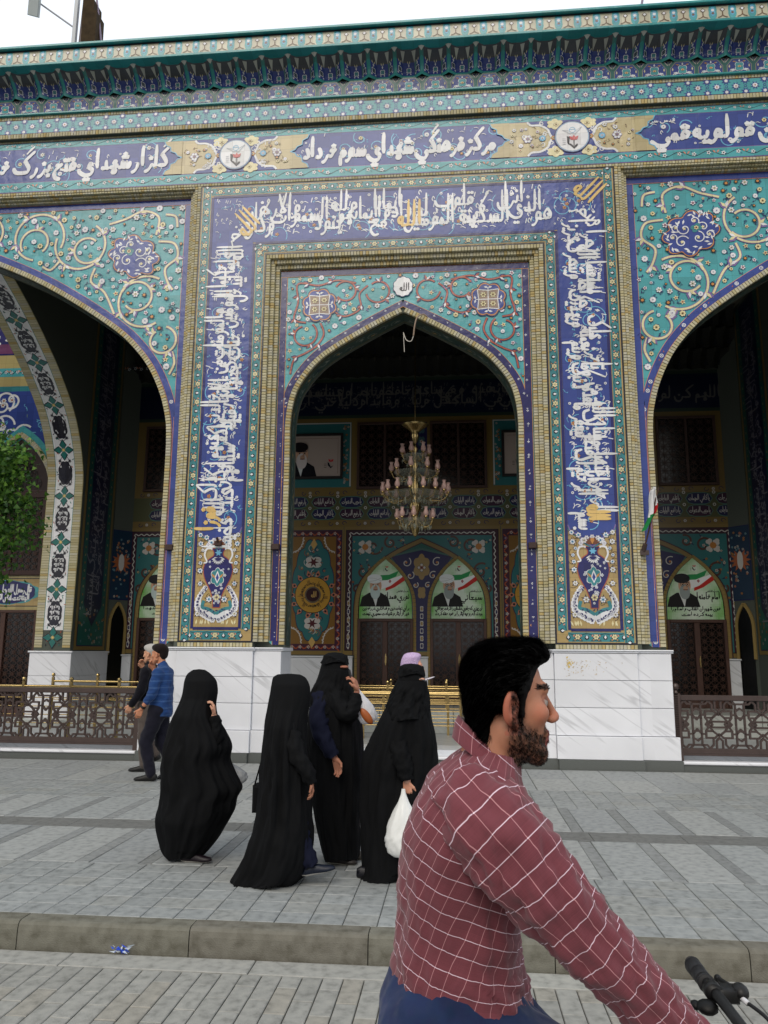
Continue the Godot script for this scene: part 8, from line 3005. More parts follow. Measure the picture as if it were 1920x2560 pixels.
	s.add(f, 0.011, bare(lin(150, 100, 82), [[Vector3(-0.115, 0.80, z + 0.25), 0.05], [Vector3(0.04, 1.30, z + 0.16), 0.05], [Vector3(-0.075, 1.487, z + 0.07), 0.06]]))
	f = Field.new()
	hand_field(f, Vector3(0.045, 1.305, z + 0.16), Vector3(-0.35, 1, 0.05), Vector3(-0.8, -0.3, -0.5), Vector3(-0.3, 0.2, 1), 0.95, 0.65)
	hand_field(f, Vector3(-0.115, 0.805, z + 0.25), Vector3(0.38, -1, 0.05), Vector3(-1, -0.2, -0.3), Vector3(0.9, 0.2, 0.5), 0.95, 0.5)
	s.add(f, 0.0045, skin_col(lin(168, 116, 94)))
	put("body", s.mesh(), sk, t)
	put("abaya", drape([[1.585, -0.227, -0.105], [1.561, -0.257, -0.074], [1.495, -0.279, -0.058], [1.432, -0.292, -0.049], [1.358, -0.314, -0.041], [1.267, -0.342, -0.002], [1.158, -0.358, 0.030], [1.014, -0.366, 0.046], [0.835, -0.366, 0.060], [0.658, -0.350, 0.062], [0.483, -0.324, 0.057], [0.310, -0.290, 0.051], [0.139, -0.249, 0.050], [0.037, -0.218, 0.044]], z, [[0.0, 0.05], [0.05, 0.10], [0.15, 0.115], [0.22, 0.20], [0.45, 0.22], [0.8, 0.19], [1.0, 0.17]], 15, 0.026), blk, t)
	put("veil", drape([[1.597, -0.222, -0.112], [1.572, -0.262, -0.072], [1.515, -0.282, -0.052]], z, [[0.0, 0.05], [0.4, 0.104], [1.0, 0.117]], 51, 0.02), blk2, t)
	put("veil", drape([[1.468, -0.286, -0.046], [1.42, -0.298, -0.036], [1.35, -0.322, -0.030], [1.27, -0.352, -0.012], [1.19, -0.366, 0.004], [1.12, -0.350, -0.02]], z, [[0.0, 0.118], [0.3, 0.135], [0.7, 0.20], [1.0, 0.22]], 52, 0.03), blk2, t)
	sleeve(t, "sleeve", PackedVector3Array([Vector3(-0.15, 1.25, z + 0.10), Vector3(-0.02, 1.13, z + 0.22), Vector3(0.02, 1.20, z + 0.20), Vector3(0.042, 1.275, z + 0.165)]), 0.085, 0.036, blk, 9)
	sleeve(t, "sleeve", PackedVector3Array([Vector3(-0.24, 1.26, z + 0.09), Vector3(-0.25, 1.05, z + 0.20), Vector3(-0.19, 0.92, z + 0.25), Vector3(-0.125, 0.815, z + 0.25)]), 0.085, 0.045, navy, 10)
	so = Sol.new()
	shoe(t, Vector3(-0.17, 0.0, z + 0.07), Vector3(1, 0.0, 0.1), Vector3.UP, lin(40, 38, 34), lin(150, 146, 136), 0.85)
	shoe(t, Vector3(-0.06, 0.0, z - 0.07), Vector3(1, 0.0, 0.0), Vector3.UP, lin(90, 86, 80), lin(150, 146, 136), 0.85)
	b = thing("phone", "dark mobile phone held to the veil of the tall woman", "phone", "", Vector3(-0.008, 1.395, z + 0.155))
	so = Sol.new()
	so.tf = Transform3D(Basis(Vector3(0, 0, 1), 0.25), Vector3())
	so.col = lin(24, 24, 28)
	so.cbox(Vector3(-0.008, -0.07, -0.035), Vector3(0.004, 0.07, 0.035), 0.004)
	put("case", so.mesh(), M.paint, b)
	b = thing("plastic_bag", "thin white carrier bag with a brown loaf inside, hanging from a wrist", "bag", "", Vector3(0.095, 1.19, z + 0.16))
	put("bag", bag_shape(0.075, 0.28, 12), bag_mat("thin_bag", lin(226, 228, 236), 0.72), b, Transform3D(Basis(Vector3(0, 0, 1), 0.35), Vector3()))
	so = Sol.new()
	so.tf = Transform3D(Basis(Vector3(0, 0, 1), -0.9), Vector3(0.025, -0.075, 0.045))
	so.col = lin(160, 88, 44)
	so.ell(Vector3(), Vector3(0.075, 0.032, 0.022), 12, 8)
	put("loaf", so.mesh(true), M.paint, b)
	# ---- woman with the white bag
	t = thing("person", "woman in black veil and glasses carrying a full white bag, nearest the cyclist", "person", "women in black walking along the pavement")
	z = 5.69
	s = Flesh.new()
	f = Field.new()
	plain_body(f, Vector3(0.40, 0.82, z), Vector3(0.45, 1.24, z), Vector3(0.482, 1.39, z), 0.14, [[Vector3(0.36, 0.44, z + 0.06), Vector3(0.32, 0.07, z + 0.06)], [Vector3(0.45, 0.44, z - 0.06), Vector3(0.50, 0.07, z - 0.06)]])
	f.ell(Vector3(0.546, 1.409, z + 0.045), Vector3(0.042, 0.012, 0.045), 0.02, Basis(Vector3.UP, 0.25))
	f.cap(Vector3(0.44, 1.08, z + 0.07), Vector3(0.42, 0.88, z + 0.17), 0.04, 0.034, 0.02)
	f.cap(Vector3(0.42, 0.88, z + 0.17), Vector3(0.46, 0.70, z + 0.20), 0.032, 0.026, 0.02)
	s.add(f, 0.011, bare(lin(196, 150, 128), [[Vector3(0.46, 0.70, z + 0.20), 0.045], [Vector3(0.56, 1.409, z + 0.05), 0.06]]))
	f = Field.new()
	hand_field(f, Vector3(0.455, 0.70, z + 0.20), Vector3(0.12, -1, 0), Vector3(-0.6, 0, -0.8), Vector3(1, 0, 0.4), 0.9, 1.0)
	s.add(f, 0.0045, skin_col(lin(196, 142, 116)))
	put("body", s.mesh(), sk, t)
	put("chador", drape([[1.510, 0.412, 0.535], [1.486, 0.391, 0.560], [1.431, 0.380, 0.577], [1.369, 0.363, 0.587], [1.294, 0.325, 0.594], [1.209, 0.290, 0.615], [1.090, 0.231, 0.635], [0.956, 0.170, 0.659], [0.822, 0.122, 0.668], [0.690, 0.103, 0.654], [0.558, 0.098, 0.626], [0.428, 0.103, 0.602], [0.299, 0.111, 0.585], [0.139, 0.120, 0.571], [0.044, 0.121, 0.564], [0.006, 0.098, 0.564]], z, [[0.0, 0.05], [0.05, 0.10], [0.17, 0.12], [0.26, 0.19], [0.5, 0.21], [0.8, 0.2], [1.0, 0.19]], 21, 0.028), blk, t)
	put("veil", drape([[1.517, 0.418, 0.530], [1.494, 0.386, 0.566], [1.438, 0.374, 0.583]], z, [[0.0, 0.05], [0.4, 0.104], [1.0, 0.118]], 53, 0.02), blk2, t)
	put("veil", drape([[1.392, 0.366, 0.596], [1.34, 0.340, 0.602], [1.27, 0.312, 0.612], [1.20, 0.290, 0.622], [1.12, 0.30, 0.618]], z, [[0.0, 0.122], [0.4, 0.15], [1.0, 0.212]], 54, 0.03), blk2, t)
	sleeve(t, "sleeve", PackedVector3Array([Vector3(0.40, 1.04, z + 0.08), Vector3(0.41, 0.88, z + 0.18), Vector3(0.44, 0.79, z + 0.20), Vector3(0.455, 0.71, z + 0.20)]), 0.085, 0.05, blk2, 12)
	so = Sol.new()
	shoe(t, Vector3(0.10, 0.0, z + 0.06), Vector3(1, 0, 0), Vector3.UP, lin(20, 20, 22), lin(40, 40, 42), 0.85)
	so = Sol.new()
	so.col = lin(150, 150, 156)
	so.tube(PackedVector3Array([Vector3(0.575, 1.42, z + 0.075), Vector3(0.60, 1.418, z + 0.03), Vector3(0.602, 1.405, z + 0.03), Vector3(0.585, 1.395, z + 0.07), Vector3(0.54, 1.418, z + 0.105)]), 0.002, -1, 4)
	put("glasses", so.mesh(), M.metalgrey, t)
	b = thing("plastic_bag", "full white carrier bag hanging from a hand, beside the cyclist's back", "bag", "", Vector3(0.435, 0.42, z + 0.23))
	put("bag", bag_shape(0.125, 0.46, 14), bag_mat("white_bag", lin(232, 234, 232), 0.96), b)
	# ---- woman in a lilac scarf, and the figure in a visor cap, behind
	t = thing("person", "woman in a lilac patterned headscarf, walking behind the veiled woman with the white bag", "person")
	z = 4.3
	s = Flesh.new()
	f = Field.new()
	head_field(f, true)
	var hx := Transform3D(Basis(Vector3.UP, -0.15), Vector3(0.405, 1.47, z))
	s.add(f, 0.0075, skin_col(lin(206, 152, 130)), hx)
	f = Field.new()
	plain_body(f, Vector3(0.40, 0.82, z), Vector3(0.40, 1.32, z), Vector3(0.40, 1.44, z), 0.15, [[Vector3(0.42, 0.45, z + 0.08), Vector3(0.50, 0.07, z + 0.08)], [Vector3(0.38, 0.45, z - 0.08), Vector3(0.28, 0.07, z - 0.08)]])
	f.cap(Vector3(0.42, 1.25, z + 0.17), Vector3(0.50, 1.05, z + 0.17), 0.045, 0.036, 0.02)
	f.cap(Vector3(0.50, 1.05, z + 0.17), Vector3(0.575, 0.99, z + 0.15), 0.034, 0.026, 0.02)
	s.add(f, 0.014, skin_col(lin(206, 152, 130)))
	f = Field.new()
	hand_field(f, Vector3(0.575, 0.99, z + 0.15), Vector3(0.35, -1, 0.1), Vector3(-1, 0, 0), Vector3(0.4, 0, 1), 0.85, 0.5)
	s.add(f, 0.005, skin_col(lin(206, 152, 130)))
	put("body", s.mesh(), sk, t)
	var lil := mat("lilac_print", Color.WHITE, 0.8, false, 0.2)
	lil.albedo_texture = noise_tex(0.11, 2, [[0.0, Color8(104, 70, 130)], [0.40, Color8(150, 116, 170)], [0.47, Color8(206, 190, 214)], [1.0, Color8(222, 210, 226)]], 512, FastNoiseLite.TYPE_CELLULAR, 81)
	tri_map(lil, 4.0)
	put("headscarf", drape([[1.60, 0.36, 0.46], [1.58, 0.325, 0.487], [1.53, 0.303, 0.478], [1.47, 0.295, 0.47], [1.41, 0.29, 0.462], [1.36, 0.275, 0.47], [1.30, 0.25, 0.52], [1.22, 0.23, 0.54]], z, [[0.0, 0.05], [0.1, 0.095], [0.4, 0.10], [0.6, 0.10], [1.0, 0.18]], 31, 0.012), lil, t)
	put("dress", drape([[1.34, 0.30, 0.50], [1.22, 0.25, 0.555], [1.05, 0.24, 0.55], [0.8, 0.23, 0.56], [0.5, 0.22, 0.58], [0.25, 0.20, 0.60]], z, [[0.0, 0.12], [0.15, 0.2], [1.0, 0.22]], 33, 0.02), lil, t)
	so = Sol.new()
	shoe(t, Vector3(0.45, 0, z + 0.08), Vector3(1, 0, 0), Vector3.UP, lin(60, 50, 60), lin(120, 116, 110), 0.85)
	shoe(t, Vector3(0.22, 0, z - 0.08), Vector3(1, 0, 0), Vector3.UP, lin(60, 50, 60), lin(120, 116, 110), 0.85)
	t = thing("person", "figure in a pale visor cap and glasses, face just showing past the black veil", "person")
	z = 4.75
	s = Flesh.new()
	f = Field.new()
	head_field(f)
	s.add(f, 0.0075, skin_col(lin(206, 150, 126)), Transform3D(Basis(Vector3.UP, -0.1).scaled(Vector3.ONE * 0.92), Vector3(0.445, 1.325, z)))
	f = Field.new()
	plain_body(f, Vector3(0.42, 0.72, z), Vector3(0.43, 1.16, z), Vector3(0.44, 1.29, z), 0.13, [[Vector3(0.43, 0.4, z + 0.07), Vector3(0.44, 0.06, z + 0.07)], [Vector3(0.41, 0.4, z - 0.07), Vector3(0.36, 0.06, z - 0.07)]])
	s.add(f, 0.014, skin_col(lin(206, 150, 126)))
	put("body", s.mesh(), sk, t)
	put("coat", drape([[1.20, 0.38, 0.50], [1.12, 0.33, 0.565], [0.95, 0.31, 0.58], [0.7, 0.31, 0.585], [0.35, 0.31, 0.58]], z, [[0.0, 0.09], [0.2, 0.17], [1.0, 0.18]], 35, 0.012), lil, t)
	so = Sol.new()
	so.col = lin(214, 208, 216)
	so.ell(Vector3(0.435, 1.375, z), Vector3(0.098, 0.07, 0.085), 14, 8)
	so.tf = Transform3D(Basis(Vector3(0, 0, 1), 0.32), Vector3(0.53, 1.365, z))
	so.ell(Vector3(0.03, 0, 0), Vector3(0.075, 0.008, 0.075), 14, 6)
	put("visor_cap", so.mesh(true), M.paint, t)
	so = Sol.new()
	so.col = lin(40, 36, 40)
	for sg in [1.0, -1.0]:
		so.tube(PackedVector3Array([Vector3(0.535, 1.335, z + 0.045 * sg), Vector3(0.545, 1.31, z + 0.04 * sg), Vector3(0.545, 1.31, z + 0.012 * sg), Vector3(0.54, 1.335, z + 0.01 * sg), Vector3(0.535, 1.335, z + 0.045 * sg)]), 0.003, -1, 4)
		so.tube(PackedVector3Array([Vector3(0.535, 1.333, z + 0.045 * sg), Vector3(0.44, 1.335, z + 0.078 * sg)]), 0.0025, -1, 4)
	put("glasses", so.mesh(), M.paint, t)

func bag_mat(nm: String, col: Color, a: float) -> StandardMaterial3D:
	var m := mat(nm, col, 0.35, false, 0.5)
	if a < 0.95:
		m.transparency = BaseMaterial3D.TRANSPARENCY_ALPHA_DEPTH_PRE_PASS
		m.albedo_color.a = a
	m.backlight_enabled = true
	m.backlight = Color(0.5, 0.5, 0.5)
	return m

func bag_shape(r: float, h: float, sd: int) -> ArrayMesh:   # thin bag: gathered neck above, heavy round belly below
	var nz := FastNoiseLite.new()
	nz.seed = sd
	nz.frequency = 1.0
	var st := SurfaceTool.new()
	st.begin(Mesh.PRIMITIVE_TRIANGLES)
	st.set_smooth_group(0)
	var prof := curve(PackedVector2Array([Vector2(0.10, 0.5), Vector2(0.16, 0.42), Vector2(0.35, 0.28), Vector2(0.7, 0.08), Vector2(0.96, -0.14), Vector2(1.0, -0.28), Vector2(0.85, -0.42), Vector2(0.5, -0.49), Vector2(0.05, -0.5)]), 5)
	var seg := 40
	for i in prof.size():
		for k in seg:
			var a := TAU * k / seg
			var f := float(i) / prof.size()
			var w := 0.22 * (absf(nz.get_noise_3d(cos(a) * 3.4, f * 1.6, sin(a) * 3.4)) - 0.2) + 0.10 * nz.get_noise_3d(cos(a) * 8.0, f * 5.0, sin(a) * 8.0)
			var rr := r * prof[i].x * (1.0 + w * 1.6)
			st.add_vertex(Vector3(cos(a) * rr, prof[i].y * h, sin(a) * rr * 0.62))
	for i in prof.size() - 1:
		for k in seg:
			var a := i * seg + k
			var b := i * seg + (k + 1) % seg
			for q in [a, b, b + seg, a, b + seg, a + seg]:
				st.add_index(q)
	st.generate_normals()
	return st.commit()

func walking_men() -> void:
	var sk: Material = M.skin
	for who in 2:
		var blue := who == 0
		var t := thing("person", "man in a blue shirt and dark trousers walking away past the left fence" if blue else "grey-haired man in black, mostly hidden on the far side of the man in blue", "person")
		var z := 1.79 if blue else 1.07
		var dx := 0.0 if blue else -0.44
		var hc := Vector3(-3.01 + dx + (0.04 if not blue else 0.0), 1.555, z)
		var col := lin(188, 130, 100) if blue else lin(196, 146, 118)
		var s := Flesh.new()
		var f := Field.new()
		head_field(f)
		var hb := Basis(Vector3.UP, PI - 0.25)
		s.add(f, 0.0075, skin_col(col), Transform3D(hb, hc))
		f = Field.new()
		var hip := Vector3(-2.96 + dx, 0.86, z)
		var nk := Vector3(-2.96 + dx, 1.40, z)
		f.cap(hip, nk + Vector3(0.01, -0.08, 0), 0.115, 0.10, 0.06)
		f.cap(nk + Vector3(0, -0.07, -0.15), nk + Vector3(0, -0.07, 0.15), 0.05, 0.05, 0.05)
		f.cap(nk, hc + Vector3(0.02, -0.04, 0), 0.055, 0.055, 0.03)
		var kneeA := Vector3(-3.09 + dx, 0.45, z + 0.09)
		var ankA := Vector3(-3.00 + dx, 0.08, z + 0.09)
		var kneeB := Vector3(-2.95 + dx, 0.46, z - 0.09)
		var ankB := Vector3(-2.80 + dx, 0.15, z - 0.09)
		if not blue:
			kneeA = Vector3(-3.40, 0.46, z + 0.09)
			ankA = Vector3(-3.38, 0.08, z + 0.09)
			kneeB = Vector3(-3.46, 0.45, z - 0.09)
			ankB = Vector3(-3.30, 0.2, z - 0.09)
		var legs := [[hip + Vector3(0, 0, 0.08), kneeA, ankA], [hip + Vector3(0, 0, -0.08), kneeB, ankB]]
		for l in legs:
			f.cap(l[0], l[1], 0.085, 0.058, 0.03)
			f.cap(l[1], l[2], 0.056, 0.036, 0.02)
		var shA := nk + Vector3(0.01, -0.08, 0.18)
		var elA := Vector3(-2.99 + dx, 1.06, z + 0.23)
		var wrA := Vector3(-3.12 + dx, 0.88, z + 0.21)
		var shB := nk + Vector3(0.0, -0.08, -0.18)
		var elB := Vector3(-3.06 + dx, 1.12, z - 0.22)
		var wrB := Vector3(-3.12 + dx, 1.36, z - 0.12)
		for a in [[shA, elA, wrA], [shB, elB, wrB]]:
			f.cap(a[0], a[1], 0.05, 0.04, 0.03)
			f.cap(a[1], a[2], 0.038, 0.027, 0.02)
		s.add(f, 0.016, skin_col(col))
		f = Field.new()
		hand_field(f, wrA, Vector3(-0.45, -1, 0), Vector3(0.8, -0.3, -0.5), Vector3(-1, 0.2, 0.4), 1.0, 0.6)
		hand_field(f, wrB, Vector3(-0.3, 1, 0.2), Vector3(1, 0, 0.4), Vector3(-0.6, 0, 0.6), 1.0, 0.8)
		s.add(f, 0.006, skin_col(col))
		put("body", s.mesh(), sk, t)
		var nz := FastNoiseLite.new()
		nz.frequency = 7.0
		nz.fractal_octaves = 2
		# shirt
		s = Flesh.new()
		f = Field.new()
		f.cap(hip + Vector3(0.01, -0.02, -0.04), nk + Vector3(0.02, -0.10, -0.05), 0.135, 0.115, 0.06)
		f.cap(hip + Vector3(0.01, -0.02, 0.04), nk + Vector3(0.02, -0.10, 0.05), 0.135, 0.115, 0.06)
		f.cap(nk + Vector3(0, -0.085, -0.15), nk + Vector3(0, -0.085, 0.15), 0.062, 0.062, 0.05)
		f.cap(nk + Vector3(0.005, -0.05, 0), nk + Vector3(0, 0.015, 0), 0.07, 0.066, 0.02)
		f.cap(shA, elA, 0.070, 0.058, 0.03)
		f.cap(shB, elB, 0.070, 0.058, 0.03)
		f.cap(elA, elA.lerp(wrA, 0.45 if blue else 0.95), 0.058, 0.050, 0.02)
		f.cap(elB, elB.lerp(wrB, 0.35 if blue else 0.9), 0.058, 0.050, 0.02)
		f.ell(Vector3(hip.x, hip.y - 0.165, z), Vector3(0.3, 0.09, 0.3), 0.01, null, true)
		var shirt := func(p: Vector3, _n: Vector3) -> Color:
			if not blue:
				return lin(20, 20, 24)
			var b := 0.85 + 0.3 * nz.get_noise_3d(p.x, p.y * 6.0, p.z)
			var c := lin(40, 70, 122) * b
			return c.lerp(lin(110, 144, 190), 0.22) if fmod(p.y + 10.0, 0.085) < 0.012 else c
		s.add(f, 0.012, shirt, Transform3D(), nz, 0.012)
		put("shirt", s.mesh(), M.cloth_any, t)
		s = Flesh.new()
		f = Field.new()
		f.cap(hip + Vector3(0, 0.0, -0.06), hip + Vector3(0, 0.0, 0.06), 0.122, 0.122, 0.05)
		for l in legs:
			f.cap(l[0], l[1], 0.108, 0.083, 0.03)
			f.cap(l[1], l[2] + Vector3(0, 0.02, 0), 0.082, 0.066, 0.02)
		var tc := lin(24, 26, 34) if blue else lin(84, 76, 72)
		s.add(f, 0.014, skin_col(tc), Transform3D(), nz, 0.012)
		put("trousers", s.mesh(), M.cloth_any, t)
		var so := Sol.new()
		shoe(t, Vector3(ankA.x + 0.06, 0.0, z + 0.09), Vector3(-1, 0.0, 0), Vector3.UP, lin(24, 24, 26), lin(34, 34, 34), 1.05)
		shoe(t, Vector3(ankB.x + 0.07, ankB.y - 0.06, z - 0.09), Vector3(-1, -0.45, 0), Vector3(-0.4, 1, 0), lin(24, 24, 26), lin(34, 34, 34), 1.05)
		# hair
		s = Flesh.new()
		f = Field.new()
		f.ell(Vector3(-0.025, 0.055, 0), Vector3(0.096, 0.082, 0.082), 0.02)
		f.ell(Vector3(0.03, 0.09, 0), Vector3(0.07, 0.045, 0.07), 0.03)
		f.ell(Vector3(-0.075, -0.01, 0), Vector3(0.04, 0.06, 0.06), 0.03)
		f.ell(Vector3(0.075, -0.01, 0), Vector3(0.10, 0.075, 0.12), 0.01, null, true)
		f.ell(Vector3(0.0, -0.03, 0.09), Vector3(0.035, 0.05, 0.04), 0.01, null, true)
		f.ell(Vector3(0.0, -0.03, -0.09), Vector3(0.035, 0.05, 0.04), 0.01, null, true)
		s.add(f, 0.007, skin_col(lin(22, 20, 20) if blue else lin(170, 168, 164)), Transform3D(hb, hc), nz, 0.008)
		put("hair", s.mesh(), M.cloth_any, t)
		if blue:
			so = Sol.new()
			so.col = lin(26, 28, 28)
			var d := (wrA - elA).normalized()
			so.tube(PackedVector3Array([wrA - d * 0.05, wrA - d * 0.022]), 0.036, -1, 12)
			put("wristwatch", so.mesh(true), M.paint, t)

# ------------------------------------------------------------------ the cyclist
func check_image() -> ImageTexture:   # woven maroon check: pale lines one way, pinkish the other
	var im := Image.create(512, 512, false, Image.FORMAT_RGB8)
	var base := Color8(112, 60, 68)
	im.fill(base)
	var r := RandomNumberGenerator.new()
	r.seed = 5
	for i in 512:
		im.fill_rect(Rect2i(i, 0, 1, 512), base * r.randf_range(0.93, 1.05))
	for j in range(0, 512, 2):
		var im2 := Image.create(512, 1, false, Image.FORMAT_RGB8)
		im2.fill(base * r.randf_range(0.90, 1.06))
		im.blend_rect(im2, Rect2i(0, 0, 512, 1), Vector2i(0, j))
	for k in 4:
		im.fill_rect(Rect2i(0, k * 128 + 30, 512, 6), Color8(186, 152, 164))
		im.fill_rect(Rect2i(0, k * 128 + 32, 512, 3), Color8(216, 200, 212))
		im.fill_rect(Rect2i(k * 128 + 60, 0, 5, 512), Color8(178, 128, 132))
		im.fill_rect(Rect2i(k * 128 + 70, 0, 3, 512), Color8(112, 54, 66))
		for j in 4:
			im.fill_rect(Rect2i(k * 128 + 60, j * 128 + 30, 5, 6), Color8(230, 218, 226))
	return ImageTexture.create_from_image(im)

func tube_cloth(root: Node3D, nm: String, pts: PackedVector3Array, rad: PackedFloat32Array, m: Material, sd: int, flat := 1.0, fold := 0.16, seg := 56) -> void:
	var c := curve3(pts, 12)
	var nz := FastNoiseLite.new()
	nz.seed = sd
	nz.frequency = 1.0
	nz.fractal_octaves = 3
	var st := SurfaceTool.new()
	st.begin(Mesh.PRIMITIVE_TRIANGLES)
	st.set_smooth_group(0)
	var up := Vector3(0.05, 0.15, 0.98)
	var ln := 0.0
	for i in c.size():
		if i > 0:
			ln += c[i].distance_to(c[i - 1])
		var d := (c[mini(i + 1, c.size() - 1)] - c[maxi(i - 1, 0)]).normalized()
		var x := up.cross(d).normalized()
		var y := d.cross(x)
		up = y
		var f := float(i) / (c.size() - 1) * (rad.size() - 1)
		var k0 := mini(int(f), rad.size() - 2)
		var r := lerpf(rad[k0], rad[k0 + 1], f - k0)
		for k in seg + 1:
			var a := TAU * k / seg
			var w := nz.get_noise_3d(cos(a) * 1.4, ln * 13.0, sin(a) * 1.4) + 0.6 * (absf(nz.get_noise_3d(cos(a) * 2.0 + ln * 16.0, ln * 9.0, sin(a) * 2.0 + 4.0)) - 0.2)
			var rr := r * (1.0 + fold * w * 1.5)
			st.set_uv(Vector2(a * 0.072 / 0.14, ln / 0.14))
			st.add_vertex(c[i] + x * cos(a) * rr + y * sin(a) * rr * flat)
	for i in c.size() - 1:
		for k in seg:
			var a := i * (seg + 1) + k
			var b := a + 1
			for q in [a, b + seg + 1, b, a, a + seg + 1, b + seg + 1]:
				st.add_index(q)
	st.generate_normals()
	put(nm, st.commit(), m, root)

func strands(src: Flesh, n: int, test: Callable, dirf: Callable, ln: float, w: float, lift: float, cols: Array) -> ArrayMesh:
	var v := PackedVector3Array()
	var nn := PackedVector3Array()
	var c := PackedColorArray()
	var made := 0
	var guard := 0
	while made < n and guard < n * 30:
		guard += 1
		var i := rng.randi() % src.v.size()
		if not test.call(src.v[i], src.n[i]):
			continue
		made += 1
		var p := src.v[i] + Vector3(R(-0.002, 0.002), R(-0.002, 0.002), R(-0.002, 0.002))
		var nr := src.n[i]
		var d: Vector3 = dirf.call(p, nr)
		d = (d + Vector3(R(-0.25, 0.25), R(-0.25, 0.25), R(-0.25, 0.25))).normalized()
		d = (d - nr * d.dot(nr)).normalized()
		var sd := d.cross(nr).normalized()
		var l := ln * R(0.6, 1.3)
		var col: Color = cols[rng.randi() % cols.size()]
		var pa := p - nr * 0.001
		var rows := 3
		var bend := R(-0.15, 0.15)
		for k in rows:
			var f := float(k + 1) / rows
			var pb := p + d * l * f + nr * lift * sin(f * 2.6) + sd * bend * l * f * f
			var w0 := w * (1.0 - 0.8 * (float(k) / rows))
			var w1 := w * (1.0 - 0.8 * f)
			var q := [pa - sd * w0, pa + sd * w0, pb + sd * w1, pb - sd * w1]
			for t in [0, 1, 2, 0, 2, 3]:
				v.append(q[t])
				nn.append((nr + d * 0.25).normalized())
				c.append(col)
			pa = pb
	var arr := []
	arr.resize(Mesh.ARRAY_MAX)
	arr[Mesh.ARRAY_VERTEX] = v
	arr[Mesh.ARRAY_NORMAL] = nn
	arr[Mesh.ARRAY_COLOR] = c
	var am := ArrayMesh.new()
	am.add_surface_from_arrays(Mesh.PRIMITIVE_TRIANGLES, arr)
	return am

